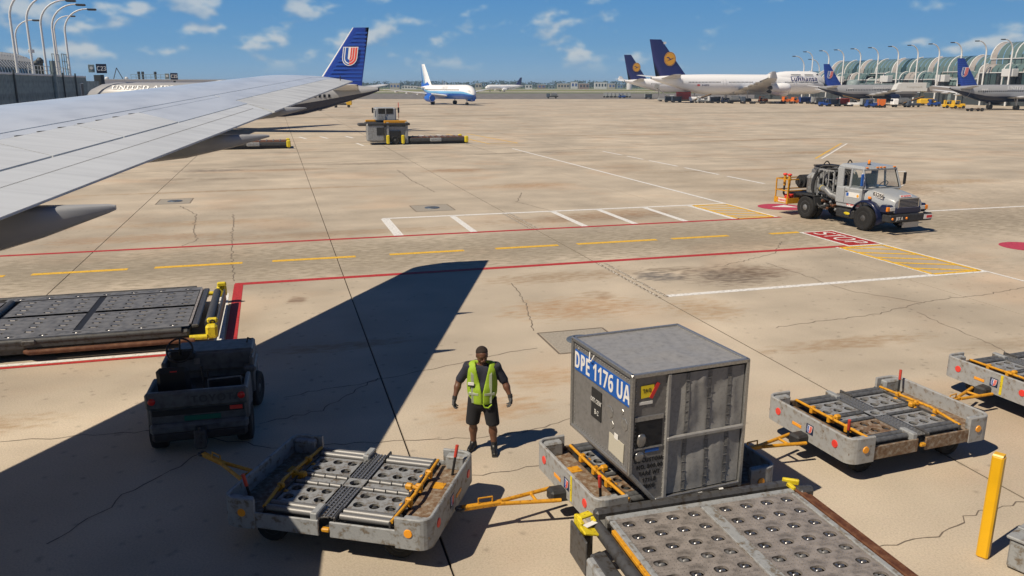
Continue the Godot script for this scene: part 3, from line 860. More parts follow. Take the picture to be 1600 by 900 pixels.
	part(w, "wall", bx(Vector3(L * 0.5, 3.3, -4.0), Vector3(L, 6.6, 8.0)), M.jet_belly, Vector3.ZERO, b)
	part(w, "coping", bx(Vector3(L * 0.5, 6.68, -4.0), Vector3(L + 0.3, 0.16, 8.3)), M.frame_white, Vector3.ZERO, b)
	var rr := S.new()
	for i in 9: rr.tube(b * Vector3(6.5 + i * 1.1, 6.7, -2), b * Vector3(6.5 + i * 1.1, 7.9, -2), 0.05, -1, 6)
	for y in [7.3, 7.9]: rr.tube(b * Vector3(6.5, y, -2), b * Vector3(15.3, y, -2), 0.05, -1, 6)
	part(w, "roof_railing", rr.mesh(), M.clad_grey)
	for q in [8.3, 9.2, 12.0]:
		part(w, "roof_flue", S.new().lathe([[0.25, 0], [0.25, 1.3], [0.36, 1.4], [0.3, 1.9]], b * Vector3(q, 6.7, -2.6), Vector3.UP, 8).mesh(), M.clad_dark)
	part(w, "roof_hoist", S.new().tube(b * Vector3(2.6, 6.7, -1), b * Vector3(3.5, 9.4, -1), 0.09).tube(b * Vector3(3.5, 9.4, -1), b * Vector3(4.7, 6.7, -1), 0.09).mesh(), M.clad_dark)
	for q in [1.2, 5.4]:
		part(w, "roof_vent", S.new().ball(b * Vector3(q, 6.95, -1.4), Vector3(0.5, 0.4, 0.5)).mesh(), M.frame_white)

func gate_sign(word: String, at: Vector3, base: float, w: float, label: String) -> void:
	var t := thing("gate_sign", label, "sign", at, 0.0, "gate number signs")
	var face := Vector3(0, 0, 0) - Vector3(at.x, 0, at.z)
	var n := face.normalized()
	var r := Vector3.UP.cross(n).normalized()
	var b := Basis(r, Vector3.UP, n)
	part(t, "post", bx(Vector3(0, (base - 0.2) * 0.5, -0.3), Vector3(0.5, base - 0.2 , 0.3)), M.clad_dark, Vector3.ZERO, b)
	part(t, "board", bx(Vector3(0, base + w * 0.5, 0), Vector3(w, w * 0.95, 0.3), 0.03), M.sign_navy, Vector3.ZERO, b)
	part(t, "light_box", bx(Vector3(-w * 0.95, base + w * 0.5, 0), Vector3(w * 0.6, w * 0.8, 0.5), 0.04), M.clad_grey, Vector3.ZERO, b)
	part(t, "white_disc", S.new().lathe([[0.16 * w, 0], [0.16 * w, 0.04]], b * Vector3(-w * 0.95, base + w * 0.55, 0.25), n, 12).mesh(), M.white_paint)
	text(t, word, b * Vector3(0, base + w * 0.5, 0.17), r, Vector3.UP, w * 0.46, M.white_paint, "Droid Sans", 0.85, true, 0.02)

func terminal_far() -> void:
	var p0 := Vector3(193, 0, -258); var p1 := Vector3(193, 0, -188)
	vault_hall("terminal", "long glass terminal with barrel-vaulted bays and pale ribs", p0, p1, 9, 13.8, 9.4)
	vault_hall("terminal_wing", "low far wing of the glass terminal behind the jumbo's nose", Vector3(193, 0, -300), Vector3(193, 0, -258.3), 5, 10.6, 7.6)
	var q0 := Vector3(192, 0, -187.6); var q1 := Vector3(192, 0, -140)
	vault_hall("terminal_end", "taller glass end hall of the vaulted terminal", q0, q1, 6, 17.0, 11.0)
	# low link with dark windows in front, from which the bridges reach out
	var zs := [-258.6, -249.6, -241.7, -233.3, -225.0, -216.1, -208.0, -199.7, -191.6, -183.2, -174.9]
	var place := ["behind the blue tail of the grey airliner by the white walkway", "rising over the grey airliner beside the white walkway", "beyond the jumbo's nose, over the terminal's low wing", "in front of the glass vault's first bay", "in front of the glass vault's second bay", "between the vault's second and third bays", "over the white boarding bridge", "between the boarding bridge and a blue fin", "behind the nearer blue fin", "where the glass vault meets the taller hall", "before the taller glass hall"]
	for i in zs.size():
		lamp_pole(Vector3(186, 0, zs[i]), 17.0, 3.0, -1.0, "white swan-neck lamp post " + place[i], "lamps along the glass terminal", 0.24)
	lamp_pole(fp(1252, 300), 15.5, 4.0, -1.0, "short white swan-neck lamp post just beyond the jumbo's cockpit", "lamps along the glass terminal", 0.24)
	lamp_pole(fp(1276, 318), 15.0, 4.0, -1.0, "white swan-neck lamp post beyond the jumbo's nose cone", "lamps along the glass terminal", 0.24)

func vault_hall(called: String, label: String, p0: Vector3, p1: Vector3, n: int, h: float, h2: float) -> void:
	var L := p0.distance_to(p1)
	var r := (p1 - p0).normalized()
	var t := thing(called, label, "terminal", p0, 0.0)
	var b := basis_to(r, Vector3.UP) # local z points to the apron
	var bw := L / n
	part(t, "core_wall", bx(Vector3(L * 0.5, h * 0.4, -9.0), Vector3(L, h * 0.8, 8.0)), M.pale_panel, Vector3.ZERO, b)
	part(t, "base_wall", bx(Vector3(L * 0.5, 1.6, 2.0), Vector3(L, 3.2, 3.0)), M.clad_dark, Vector3.ZERO, b)
	for i in n:
		var x0 := i * bw; var x1 := x0 + bw
		# lower bay: glass front under a quarter vault
		var lowh := h2 if i % 4 != 3 else h2 * 0.82
		for k in 4:
			var a0 := x0 + bw * k / 4.0 + 0.12; var a1 := x0 + bw * (k + 1) / 4.0 - 0.12
			var g := S.new()
			g.box(Vector3((a0 + a1) * 0.5, (3.3 + lowh - 2.4) * 0.5, 3.0), Vector3(a1 - a0, lowh - 2.4 - 3.3, 0.12))
			part(t, "pane", g.mesh(), M.window_dark if (i + k) % 3 == 0 else M.teal_dark, Vector3.ZERO, b)
			var v := S.new()
			for q in 5:
				var c0 := PI * 0.5 * q / 5.0; var c1 := PI * 0.5 * (q + 1) / 5.0
				v.quad(Vector3(a0, lowh - 2.3 + sin(c0) * 2.3, 0.4 + cos(c0) * 2.6), Vector3(a1, lowh - 2.3 + sin(c0) * 2.3, 0.4 + cos(c0) * 2.6), Vector3(a1, lowh - 2.3 + sin(c1) * 2.3, 0.4 + cos(c1) * 2.6), Vector3(a0, lowh - 2.3 + sin(c1) * 2.3, 0.4 + cos(c1) * 2.6))
			part(t, "vault_pane", v.mesh(), M.pale_panel if (i * 4 + k) % 7 < 2 else M.teal_glass, Vector3.ZERO, b)
			var u := S.new()
			for q in 6:
				var c0 := PI * 0.5 * q / 6.0; var c1 := PI * 0.5 * (q + 1) / 6.0
				var hh := h - 4.6
				u.quad(Vector3(a0, hh + sin(c0) * 4.6, -5.0 + cos(c0) * 4.6), Vector3(a1, hh + sin(c0) * 4.6, -5.0 + cos(c0) * 4.6), Vector3(a1, hh + sin(c1) * 4.6, -5.0 + cos(c1) * 4.6), Vector3(a0, hh + sin(c1) * 4.6, -5.0 + cos(c1) * 4.6))
			u.quad(Vector3(a0, lowh - 1, -0.4), Vector3(a1, lowh - 1, -0.4), Vector3(a1, h - 4.6, -0.4), Vector3(a0, h - 4.6, -0.4))
			part(t, "upper_pane", u.mesh(), M.pale_panel if k == 0 and i % 2 == 0 else (M.teal_dark if k == 2 and i % 3 == 1 else M.teal_glass), Vector3.ZERO, b)
		var rb := S.new()
		for q in 6:
			var c0 := PI * 0.5 * q / 6.0; var c1 := PI * 0.5 * (q + 1) / 6.0
			rb.tube(Vector3(x0, h - 4.6 + sin(c0) * 4.7, -5.0 + cos(c0) * 4.7), Vector3(x0, h - 4.6 + sin(c1) * 4.7, -5.0 + cos(c1) * 4.7), 0.2, -1, 6)
			rb.tube(Vector3(x0, lowh - 2.3 + sin(c0) * 2.4, 0.4 + cos(c0) * 2.75), Vector3(x0, lowh - 2.3 + sin(c1) * 2.4, 0.4 + cos(c1) * 2.75), 0.2, -1, 6)
		rb.tube(Vector3(x0, 0, 3.15), Vector3(x0, lowh - 2.3, 3.15), 0.22, -1, 6)
		part(t, "rib", rb.mesh(), M.frame_white, Vector3.ZERO, b)
		for y in [h - 3.0, h - 1.0]:
			pass
	var rails := S.new()
	for q in [[h2 - 2.3, 3.1], [3.3, 3.15], [h - 4.6, -0.28]]:
		rails.box(Vector3(L * 0.5, q[0], q[1]), Vector3(L, 0.22, 0.2))
	part(t, "transom", rails.mesh(), M.frame_white, Vector3.ZERO, b)
	for i in n / 3:
		part(t, "air_unit", bx(Vector3(i * bw * 3.0 + bw * 1.4, h2 * 0.78, 4.2), Vector3(3.6, 2.0, 2.0), 0.1), M.frame_white, Vector3.ZERO, b)
		part(t, "air_unit_stand", bx(Vector3(i * bw * 3.0 + bw * 1.4, h2 * 0.36, 3.9), Vector3(2.2, h2 * 0.72 - 0.4, 1.2)), M.clad_dark, Vector3.ZERO, b)

func tree_far(at: Vector3, r: float, h: float) -> void:
	var t := thing("distant_tree", "dark green tree in the far belt along the horizon", "tree", at, 0.0, "trees of the far belt")
	part(t, "trunk", tb(Vector3.ZERO, Vector3(0, h * 0.5, 0), 0.5, 0.3, 6), M.bark)
	var s := S.new()
	for i in 70:
		var v := Vector3(rng.randfn(0, 0.45), rng.randf_range(0.25, 1.0), rng.randfn(0, 0.35))
		var c := Vector3(v.x * r, v.y * h, v.z * r)
		var k := rng.randf_range(0.6, 1.5)
		var a := Vector3(rng.randfn(), rng.randfn(), rng.randfn()).normalized() * k
		var bb := a.cross(Vector3(rng.randfn(), rng.randfn(), rng.randfn())).normalized() * k
		s.tri(c - a, c + bb, c + a - bb * 0.4); s.tri(c - bb, c + a, c + bb * 0.7 - a)
	part(t, "crown", s.mesh(), M.leaf)

# ---- airliners: local +x forward, tail tip at x 0, wheels on y 0
func ring_at(sp: Dictionary, x: float, a0: float, a1: float, n: int, grow := 0.0) -> PackedVector3Array:
	var q := body_at(sp, x)
	var row := PackedVector3Array()
	for i in n:
		var a := lerpf(a0, a1, float(i) / (n - 1))
		row.append(Vector3(x, q.x + (q.y * sp.get("tall", 1.0) + grow) * sin(a), (q.y + grow) * cos(a)))
	return row

func body_at(sp: Dictionary, x: float) -> Vector2:
	var L: float = sp.L; var R: float = sp.R
	var f := x / L
	var st: Array = [[0.0, 0.10, 0.60], [0.03, 0.24, 0.52], [0.09, 0.46, 0.40], [0.17, 0.72, 0.22], [0.25, 0.92, 0.06], [0.31, 1.0, 0.0], [0.87, 1.0, 0.0], [0.92, 0.93, -0.04], [0.955, 0.76, -0.14], [0.98, 0.52, -0.26], [0.993, 0.3, -0.34], [1.0, 0.04, -0.38]]
	for i in st.size() - 1:
		if f <= st[i + 1][0]:
			var k: float = (f - st[i][0]) / (st[i + 1][0] - st[i][0])
			return Vector2(sp.yc + R * lerpf(st[i][2], st[i + 1][2], k), R * lerpf(st[i][1], st[i + 1][1], k))
	return Vector2(sp.yc, R * 0.04)

func body_part(t: Node3D, called: String, sp: Dictionary, a0: float, a1: float, m: Material, x0 := 0.0, x1 := -1.0, grow := 0.0) -> MeshInstance3D:
	var L: float = sp.L
	if x1 < 0: x1 = L
	var rows := []
	var full := absf(a1 - a0) > TAU - 0.01
	for f in [0.0, 0.015, 0.03, 0.06, 0.09, 0.13, 0.17, 0.21, 0.25, 0.28, 0.31, 0.45, 0.6, 0.75, 0.87, 0.9, 0.92, 0.94, 0.955, 0.97, 0.98, 0.988, 0.993, 0.997, 1.0]:
		var x: float = f * L
		if x < x0 or x > x1: continue
		rows.append(ring_at(sp, x, a0, a1, 28 if full else 16, grow))
	var s := S.new()
	s.loft(rows, false, false, true)
	return part(t, called, s.mesh(), m)

# thin tapered surface from a root to a tip section: le, chord at each end; up is its thickness direction
func panel(le0: Vector3, c0: float, le1: Vector3, c1: float, up: Vector3, th := 0.11) -> ArrayMesh:
	var s := S.new()
	var rows := []
	for k in 2:
		var le := le0 if k == 0 else le1
		var c := c0 if k == 0 else c1
		var row := PackedVector3Array()
		for q in [[0.0, 0.0], [0.06, 0.6], [0.3, 1.0], [0.65, 0.7], [1.0, 0.04], [0.65, -0.5], [0.3, -0.7], [0.06, -0.5]]:
			row.append(le + Vector3(-q[0] * c, 0, 0) + up * (q[1] * c * th * 0.5))
		rows.append(row)
	s.loft(rows, true, true, true)
	return s.mesh()

func tulip(p: Node3D, c: Vector3, right: Vector3, up: Vector3, h: float, called := "emblem", back: Material = null) -> void:
	# a U of blue and red bands with white between
	var n := right.cross(up).normalized()
	var mk := func(s0: float, s1: float, side: float) -> PackedVector2Array:
		var o := PackedVector2Array(); var inn := PackedVector2Array()
		for i in 9:
			var a := PI * 0.5 * i / 8.0
			o.append(Vector2(side * s1 * 0.42 * cos(a), -0.08 - s1 * 0.42 * sin(a)))
			inn.append(Vector2(side * s0 * 0.42 * cos(a), -0.08 - s0 * 0.42 * sin(a)))
		var poly := PackedVector2Array([Vector2(side * s1 * 0.42, 0.5)])
		poly.append_array(o)
		inn.reverse()
		poly.append_array(inn)
		poly.append(Vector2(side * s0 * 0.42, 0.5))
		var res := PackedVector2Array()
		for q in poly: res.append(Vector2(q.x + q.y * 0.16, q.y) * h)
		return res
	var base: MeshInstance3D
	var whole := PackedVector2Array()
	for i in 17:
		var a := PI * i / 16.0
		whole.append(Vector2(0.47 * cos(a) + (-0.08 - 0.47 * sin(a)) * 0.16, -0.08 - 0.47 * sin(a)) * h)
	whole.append(Vector2(-0.47 + 0.54 * 0.16, 0.54) * h); whole.append(Vector2(0.47 + 0.54 * 0.16, 0.54) * h)
	var e := h * 0.006 + 0.002
	if back:
		var bb := h * 0.68
		part(p, "decal_field", S.new().prism(PackedVector2Array([Vector2(-bb, -bb), Vector2(bb, -bb), Vector2(bb, bb), Vector2(-bb, bb)]), c, right, up, 0.0, e).mesh(), back)
		c += n * e
	base = part(p, called, S.new().prism(whole, c, right, up, 0.0, e).mesh(), M.white_gloss)
	for q in [[0.86, 1.0, -1.0, "logo_blue"], [0.30, 0.70, -1.0, "logo_blue"], [0.04, 0.26, 1.0, "logo_red"], [0.36, 0.62, 1.0, "logo_red"], [0.72, 1.0, 1.0, "logo_red"]]:
		part(base, "emblem_band", S.new().prism(mk.call(q[0], q[1], q[2]), c, right, up, e * 1.2, e * 2.0).mesh(), M[q[3]])

func crane(p: Node3D, c: Vector3, right: Vector3, up: Vector3, r: float) -> void:
	var disc := PackedVector2Array(); var big := PackedVector2Array(); var inner := PackedVector2Array()
	for i in 32:
		var a := TAU * i / 32
		big.append(Vector2(cos(a), sin(a)) * r)
		disc.append(Vector2(cos(a), sin(a)) * r * 0.93); inner.append(Vector2(cos(a), sin(a)) * r * 0.88)
	var o := part(p, "emblem", S.new().prism(big, c, right, up, 0.0, 0.03).mesh(), M.crane_gold)
	part(o, "emblem_ring", S.new().prism(disc, c, right, up, 0.03, 0.045).mesh(), M.crane_blue)
	part(o, "emblem_disc", S.new().prism(inner, c, right, up, 0.045, 0.06).mesh(), M.crane_gold)
	var bird := PackedVector2Array([Vector2(-0.62, -0.36), Vector2(-0.1, -0.1), Vector2(-0.22, 0.08), Vector2(-0.64, 0.16), Vector2(-0.5, 0.26), Vector2(-0.16, 0.24), Vector2(0.0, 0.02), Vector2(0.2, 0.03), Vector2(0.72, 0.2), Vector2(0.3, -0.04), Vector2(0.08, -0.14)])
	var k := PackedVector2Array()
	for q in bird: k.append(q * r)
	part(o, "emblem_bird", S.new().prism(k, c, right, up, 0.06, 0.08).mesh(), M.crane_blue)

func windows(t: Node3D, sp: Dictionary, y: float, x0: float, x1: float, step: float, w := 0.24, h := 0.36, skip := []) -> void:
	for side in [-1.0, 1.0]:
		var s := S.new()
		var x := x0
		while x < x1:
			var q := body_at(sp, x)
			var dy: float = (y - q.x) / (q.y * sp.get("tall", 1.0))
			var gap := false
			for k in skip:
				if x > k[0] and x < k[1]: gap = true
			if absf(dy) < 0.9 and not gap:
				var z: float = side * (q.y * sqrt(1.0 - dy * dy) + 0.012)
				s.box(Vector3(x, y, z), Vector3(w, h, 0.03))
			x += step
		var o := part(t, "window_row", s.mesh(), M.window_dark)
		o.set_meta("kind", "stuff")

func engine(t: Node3D, at: Vector3, r: float, len: float, m: Material, pylon := 0.9) -> void:
	var s := S.new()
	s.lathe([[r * 0.5, -len * 0.62], [r * 0.62, -len * 0.55], [r * 0.9, -len * 0.3], [r, 0.0], [r * 1.02, len * 0.22], [r * 0.95, len * 0.36], [r * 0.86, len * 0.4], [r * 0.8, len * 0.36]], at, Vector3(1, 0, 0), 20)
	var e := part(t, "engine", s.mesh(), m)
	part(e, "intake_lip", S.new().ring(at + Vector3(len * 0.38, 0, 0), Vector3(1, 0, 0), r * 0.88, r * 0.07).mesh(), M.engine_metal)
	part(e, "fan", S.new().lathe([[0.001, len * 0.34], [r * 0.2, len * 0.26], [r * 0.82, len * 0.24], [r * 0.82, len * 0.2]], at, Vector3(1, 0, 0), 16).mesh(), M.dark)
	part(e, "exhaust", S.new().lathe([[r * 0.46, -len * 0.5], [r * 0.36, -len * 0.75], [0.001, -len * 0.9]], at, Vector3(1, 0, 0), 12).mesh(), M.dark_steel)
	part(e, "pylon", bx(at + Vector3(-len * 0.25, r * 0.95, 0), Vector3(len * 0.8, pylon, 0.22), 0.05), m)

func gear(t: Node3D, at: Vector3, r: float, top: float, n := 2, rows := 1) -> void:
	var s := S.new()
	s.tube(Vector3(at.x, r, at.z), Vector3(at.x, top, at.z), 0.13, 0.17, 8)
	s.tube(Vector3(at.x, r + 0.5, at.z), Vector3(at.x - 0.9, top, at.z), 0.06, -1, 6)
	var g := part(t, "landing_gear", s.mesh(), M.engine_metal)
	var key := "aw%.2f" % r
	if not T.has(key): T[key] = [wheel_mesh(r, r * 0.7, 14), rim_mesh(r, r * 0.7)]
	for k in rows:
		for i in n:
			var z := at.z + (i - (n - 1) * 0.5) * r * 1.05
			part(g, "wheel", T[key][0], M.tyre, Vector3(at.x + (k - (rows - 1) * 0.5) * r * 2.3, r, z))

func airliner(called: String, label: String, nose_at: Vector3, turn: float, sp: Dictionary) -> Node3D:
	# nose_at: where the tail tip stands over the ground
	var t := thing(called, label, "airplane", nose_at, turn, sp.get("group", ""))
	var L: float = sp.L; var R: float = sp.R; var yc: float = sp.yc
	var split: float = sp.get("split", -0.45)
	body_part(t, "fuselage", sp, split, PI - split, M[sp.top])
	body_part(t, "belly", sp, PI - split, TAU + split, M[sp.bottom])
	if sp.has("band"):
		for side in 2:
			var a0: float = split - 0.012; var a1: float = split + sp.bandw
			if side == 1:
				a0 = PI - split - sp.bandw; a1 = PI - split + 0.012
			body_part(t, "colour_band", sp, a0, a1, M[sp.band], 0.03 * L, L, 0.012)
	part(t, "tail_exhaust", S.new().lathe([[R * 0.11, 0.0], [R * 0.09, -0.06], [0.001, -0.05]], Vector3(0, yc + R * 0.6, 0), Vector3(1, 0, 0), 10).mesh(), M.dark)
	# fin
	var fb: float = body_at(sp, sp.fx).x + body_at(sp, sp.fx).y * 0.8
	var fl := Vector3(sp.fx + sp.fc, fb, 0)
	var ft := Vector3(sp.fx + sp.fc - sp.fsweep, sp.ftop, 0)
	var fin := part(t, "fin", panel(fl, sp.fc, ft, sp.ftc, Vector3(0, 0, 1), 0.09), M[sp.fin])
	part(fin, "leading_edge", panel(fl + Vector3(0.06, 0, 0), sp.fc * 0.07, ft + Vector3(0.06, 0, 0), sp.ftc * 0.1, Vector3(0, 0, 1), 0.5), M.jet_white if sp.get("edge", false) else M[sp.fin])
	# tailplanes
	for sd in [-1.0, 1.0]:
		var hb := body_at(sp, sp.hx)
		var tp := part(t, "tailplane", panel(Vector3(sp.hx + sp.hc, hb.x + hb.y * 0.25, sd * hb.y * 0.6), sp.hc, Vector3(sp.hx + sp.hc - sp.hspan * 0.62, hb.x + hb.y * 0.25 + sp.hspan * 0.1, sd * sp.hspan), sp.hc * 0.38, Vector3.UP, 0.09), M[sp.get("wing", "jet_belly")])
		part(tp, "elevator_gap", bx(Vector3(sp.hx + 0.9, hb.x + hb.y * 0.25 + sp.hspan * 0.045 + 0.1, sd * sp.hspan * 0.5), Vector3(0.05, 0.03, sp.hspan * 0.5)), M.dark)
	# wings
	var wy: float = yc - R * 0.55
	for sd in [-1.0, 1.0]:
		var rl := Vector3(sp.wx, wy, sd * R * 0.7)
		var tl := Vector3(sp.wx - sp.wsweep, wy + sp.wdih, sd * sp.span)
		var w := part(t, "wing", panel(rl, sp.wc, tl, sp.wtc, Vector3.UP, 0.12), M[sp.get("wing", "jet_belly")])
		for f in [0.35, 0.55, 0.75]:
			var q := rl.lerp(tl, f); var c: float = lerpf(sp.wc, sp.wtc, f)
			part(w, "flap_fairing", S.new().lathe([[0.05, -1.9], [0.22, -1.0], [0.26, 0.0], [0.05, 1.4]], q + Vector3(-c * 0.95, -0.25, 0), Vector3(1, 0, 0), 8).mesh(), M.jet_belly)
		if sp.has("winglet"):
			part(w, "winglet", panel(tl, sp.wtc, tl + Vector3(-sp.winglet * 0.7, sp.winglet, sd * sp.winglet * 0.3), sp.wtc * 0.35, Vector3(0, 0, 1), 0.1), M[sp.get("wing", "jet_belly")])
		for f in sp.eng:
			var q := rl.lerp(tl, f)
			engine(t, Vector3(q.x + sp.elen * 0.35, wy + sp.wdih * f - sp.er * 1.15, q.z), sp.er, sp.elen, M[sp.engmat])
	# gear
	for sd in [-1.0, 1.0]:
		gear(t, Vector3(sp.gx, 0, sd * sp.gz), sp.gr, wy, 2, sp.get("grow", 1))
		if sp.has("gx2"): gear(t, Vector3(sp.gx2, 0, sd * sp.gz * 0.4), sp.gr, wy, 2, 2)
	gear(t, Vector3(L * 0.88, 0, 0), sp.gr * 0.72, yc - R * 0.7, 2)
	# cockpit glass
	for sd in [-1.0, 1.0]:
		var cg := S.new()
		for k in 3:
			var xa: float = L * (0.958 + 0.0085 * k); var xb: float = L * (0.9655 + 0.0085 * k)
			var qa := body_at(sp, xa); var qb := body_at(sp, xb)
			var e: float = sp.get("cock", 0.5)
			var a0: float = e + 0.03 * k; var a1: float = e + 0.36 + 0.03 * k
			var v := func(q: Vector2, x: float, a: float) -> Vector3: return Vector3(x, q.x + (q.y + 0.02) * sin(a), sd * (q.y + 0.02) * cos(a))
			cg.quad(v.call(qa, xa, a0), v.call(qb, xb, a0), v.call(qb, xb, a1), v.call(qa, xa, a1))
		part(t, "cockpit_window", cg.mesh(), M.window_dark)
	return t

func door_outline(t: Node3D, sp: Dictionary, x: float, y0: float, y1: float, w: float, m: Material) -> void:
	for side in [-1.0, 1.0]:
		var s := S.new()
		var q := body_at(sp, x)
		for e in [[x - w * 0.5, y0, y1], [x + w * 0.5, y0, y1]]:
			for k in 4:
				var ya: float = lerpf(y0, y1, k / 4.0); var yb: float = lerpf(y0, y1, (k + 1) / 4.0)
				var za: float = sqrt(maxf(q.y * q.y - pow(ya - q.x, 2.0), 0.0)) + 0.015; var zb: float = sqrt(maxf(q.y * q.y - pow(yb - q.x, 2.0), 0.0)) + 0.015
				s.tube(Vector3(e[0], ya, side * za), Vector3(e[0], yb, side * zb), 0.03, -1, 5)
		part(t, "door_outline", s.mesh(), m)

func other_airliners() -> void:
	var narrow := {"L": 37.0, "R": 1.98, "yc": 3.75, "top": "jet_grey", "bottom": "jet_navy", "split": -0.35, "fin": "fin_blue", "fx": 2.0, "fc": 5.5, "fsweep": 4.8, "ftop": 11.75, "ftc": 1.85, "edge": true,
		"hx": 2.2, "hc": 3.4, "hspan": 6.2, "wx": 23.5, "wc": 6.6, "wsweep": 8.5, "wtc": 1.6, "span": 17.0, "wdih": 1.7, "eng": [0.33], "er": 1.05, "elen": 4.4, "engmat": "jet_navy", "gx": 17.2, "gz": 3.6, "gr": 0.55, "wing": "jet_belly"}
	# next stand: fin shows above our wing
	var a_tail := fp(592, 96.0, 4.0); var a_nose := fp(140, 100.5, 4.0)
	a_tail.y = 0.0; a_nose.y = 0.0
	narrow.gx = 20.6
	var a := airliner("grey_airliner", "grey and navy airliner on the next stand, beyond the pale swept wing", a_tail, atan2(-(a_nose - a_tail).z, (a_nose - a_tail).x), narrow)
	fin_marks(a, narrow, [1.0, -1.0], 1.9)
	windows(a, narrow, 4.2, 5.5, 32.0, 0.53)
	text(a, "UNITED AIRLINES", Vector3(26.6, 5.12, -1.5), Vector3(-1, 0, 0), Vector3(0, 1, 0.75), 0.52, M.white_gloss, "Droid Serif", 1.75, false, 0.02)
	part(a, "antenna", S.new().prism(PackedVector2Array([Vector2(0, 0), Vector2(0.5, 0), Vector2(0.2, 0.55), Vector2(0.05, 0.55)]), Vector3(14.0, 5.7, 0), Vector3(1, 0, 0), Vector3.UP, -0.03, 0.03).mesh(), M.clad_dark)
	part(a, "satellite_dome", S.new().ball(Vector3(19.0, 5.74, 0), Vector3(0.9, 0.22, 0.4)).mesh(), M.jet_white)
	# two at the glass terminal
	var n2 := narrow.duplicate()
	n2.L = 33.4; n2.R = 1.9; n2.yc = 3.6; n2.ftop = 11.1; n2.wx = 21.0; n2.gx = 15.2; n2.fc = 5.6; n2.edge = false
	var b := airliner("grey_airliner", "grey and navy airliner docked at the white covered walkway", Vector3(146.5, 0, -200), 0.0, n2)
	fin_marks(b, n2, [1.0, -1.0], 1.9)
	windows(b, n2, 4.05, 8.0, 29.0, 0.53)
	text(b, "UNITED AIRLINES", Vector3(20.5, 4.65, 1.86), Vector3(1, 0, 0), Vector3.UP, 0.5, M.white_gloss, "Droid Serif", 1.2, true, 0.02)
	text(b, "N384UA", Vector3(9.2, 4.5, 1.84), Vector3(1, 0, 0), Vector3.UP, 0.3, M.white_gloss, "Droid Sans", 1.1, true, 0.02)
	var c := airliner("grey_airliner", "grey and navy airliner standing before the taller glass hall", Vector3(143.2, 0, -149.5), 0.0, n2)
	fin_marks(c, n2, [1.0, -1.0], 1.9)
	windows(c, n2, 4.05, 6.5, 29.0, 0.53)
	text(c, "UNITED", Vector3(16.4, 4.75, 1.84), Vector3(1, 0, 0), Vector3.UP, 0.75, M.white_gloss, "Droid Serif", 1.2, true, 0.02)
	text(c, "N366UA", Vector3(7.7, 4.5, 1.84), Vector3(1, 0, 0), Vector3.UP, 0.3, M.white_gloss, "Droid Sans", 1.1, true, 0.02)
	door_outline(c, n2, 4.9, 2.6, 4.6, 0.9, M.jet_belly)
	for q in [b, c]: q.set_meta("group", "grey airliners at the glass terminal")
	# white and blue jet taxiing
	var tx := narrow.duplicate()
	tx.merge({"L": 33.0, "R": 1.95, "yc": 3.55, "top": "jet_white", "bottom": "jet_blue", "split": -0.2, "band": "jet_sky", "bandw": 0.3, "fin": "jet_white", "edge": false, "engmat": "jet_blue", "ftop": 11.5, "wx": 20.5, "gx": 15.0, "wing": "jet_belly", "fc": 5.4, "cock": 0.42}, true)
	var tail := Vector3(43.2, 0, -250.8); var nose := Vector3(51.7, 0, -220.3)
	var dv := nose - tail
	var d := airliner("taxiing_airliner", "white airliner with sky-blue belly and engines taxiing on the apron", tail, atan2(-dv.z, dv.x), tx)
	windows(d, tx, 4.1, 6.0, 28.0, 0.53)
	text(d, "UNITED", Vector3(19.0, 4.75, 1.72), Vector3(1, 0, 0), Vector3(0, 1, -0.6), 0.7, M.jet_belly, "Droid Sans", 1.1, false, 0.02)
	for sd in [-1.0, 1.0]:
		for k in 4: # long petal strokes on the fin
			var x0: float = 1.5 + k * 1.1
			part(d.get_node("fin"), "fin_stroke", S.new().prism(PackedVector2Array([Vector2(x0, 5.2), Vector2(x0 + 0.62, 5.2), Vector2(x0 * 0.45 + 0.35, 10.6), Vector2(x0 * 0.45 + 0.2, 11.2)]), Vector3(0, 0, sd * 0.3), Vector3(1, 0, 0), Vector3.UP, -0.012, 0.012).mesh(), M.logo_blue if k % 2 == 0 else M.jet_sky)
		part(d.get_node("fin"), "fin_root", S.new().prism(PackedVector2Array([Vector2(0.9, 5.0), Vector2(7.0, 5.0), Vector2(5.2, 6.3), Vector2(3.0, 5.7), Vector2(0.9, 6.2)]), Vector3(0, 0, sd * 0.33), Vector3(1, 0, 0), Vector3.UP, -0.012, 0.012).mesh(), M.jet_blue)
	# jumbo and the one behind it
	var jb := {"L": 69.0, "R": 3.25, "yc": 5.6, "top": "jet_white", "bottom": "jet_white", "split": -0.75, "fin": "crane_blue", "fx": 1.6, "fc": 11.6, "fsweep": 10.2, "ftop": 19.2, "ftc": 4.1,
		"hx": 3.2, "hc": 7.4, "hspan": 11.0, "wx": 46.0, "wc": 14.5, "wsweep": 22.5, "wtc": 3.6, "span": 31.0, "wdih": 3.6, "eng": [0.36, 0.68], "er": 1.45, "elen": 6.2, "engmat": "jet_white", "gx": 33.0, "gz": 5.5, "gr": 0.62, "grow": 2, "gx2": 30.0, "winglet": 1.8, "cock": 0.75}
	var j := airliner("jumbo_jet", "large white airliner with upper-deck hump and dark blue fin", Vector3(114.3, 0, -240.0), 0.1, jb)
	var hump := S.new()
	var rows := []
	for q in [[42.0, 0.05], [46.0, 0.45], [50.0, 0.85], [54.0, 1.0], [62.0, 1.0], [64.5, 0.86], [66.2, 0.6], [67.6, 0.2]]:
		var row := PackedVector3Array()
		for i in 16:
			var ang := PI * i / 15.0
			row.append(Vector3(q[0], 6.9 + sin(ang) * (1.5 + 1.6 * q[1]) - (1.3 if q[0] > 66 else 0.4 if q[0] > 64 else 0.0) * (1.0 - q[1]), cos(ang) * (1.6 + 0.95 * q[1])))
		rows.append(row)
	hump.loft(rows, false, false, true)
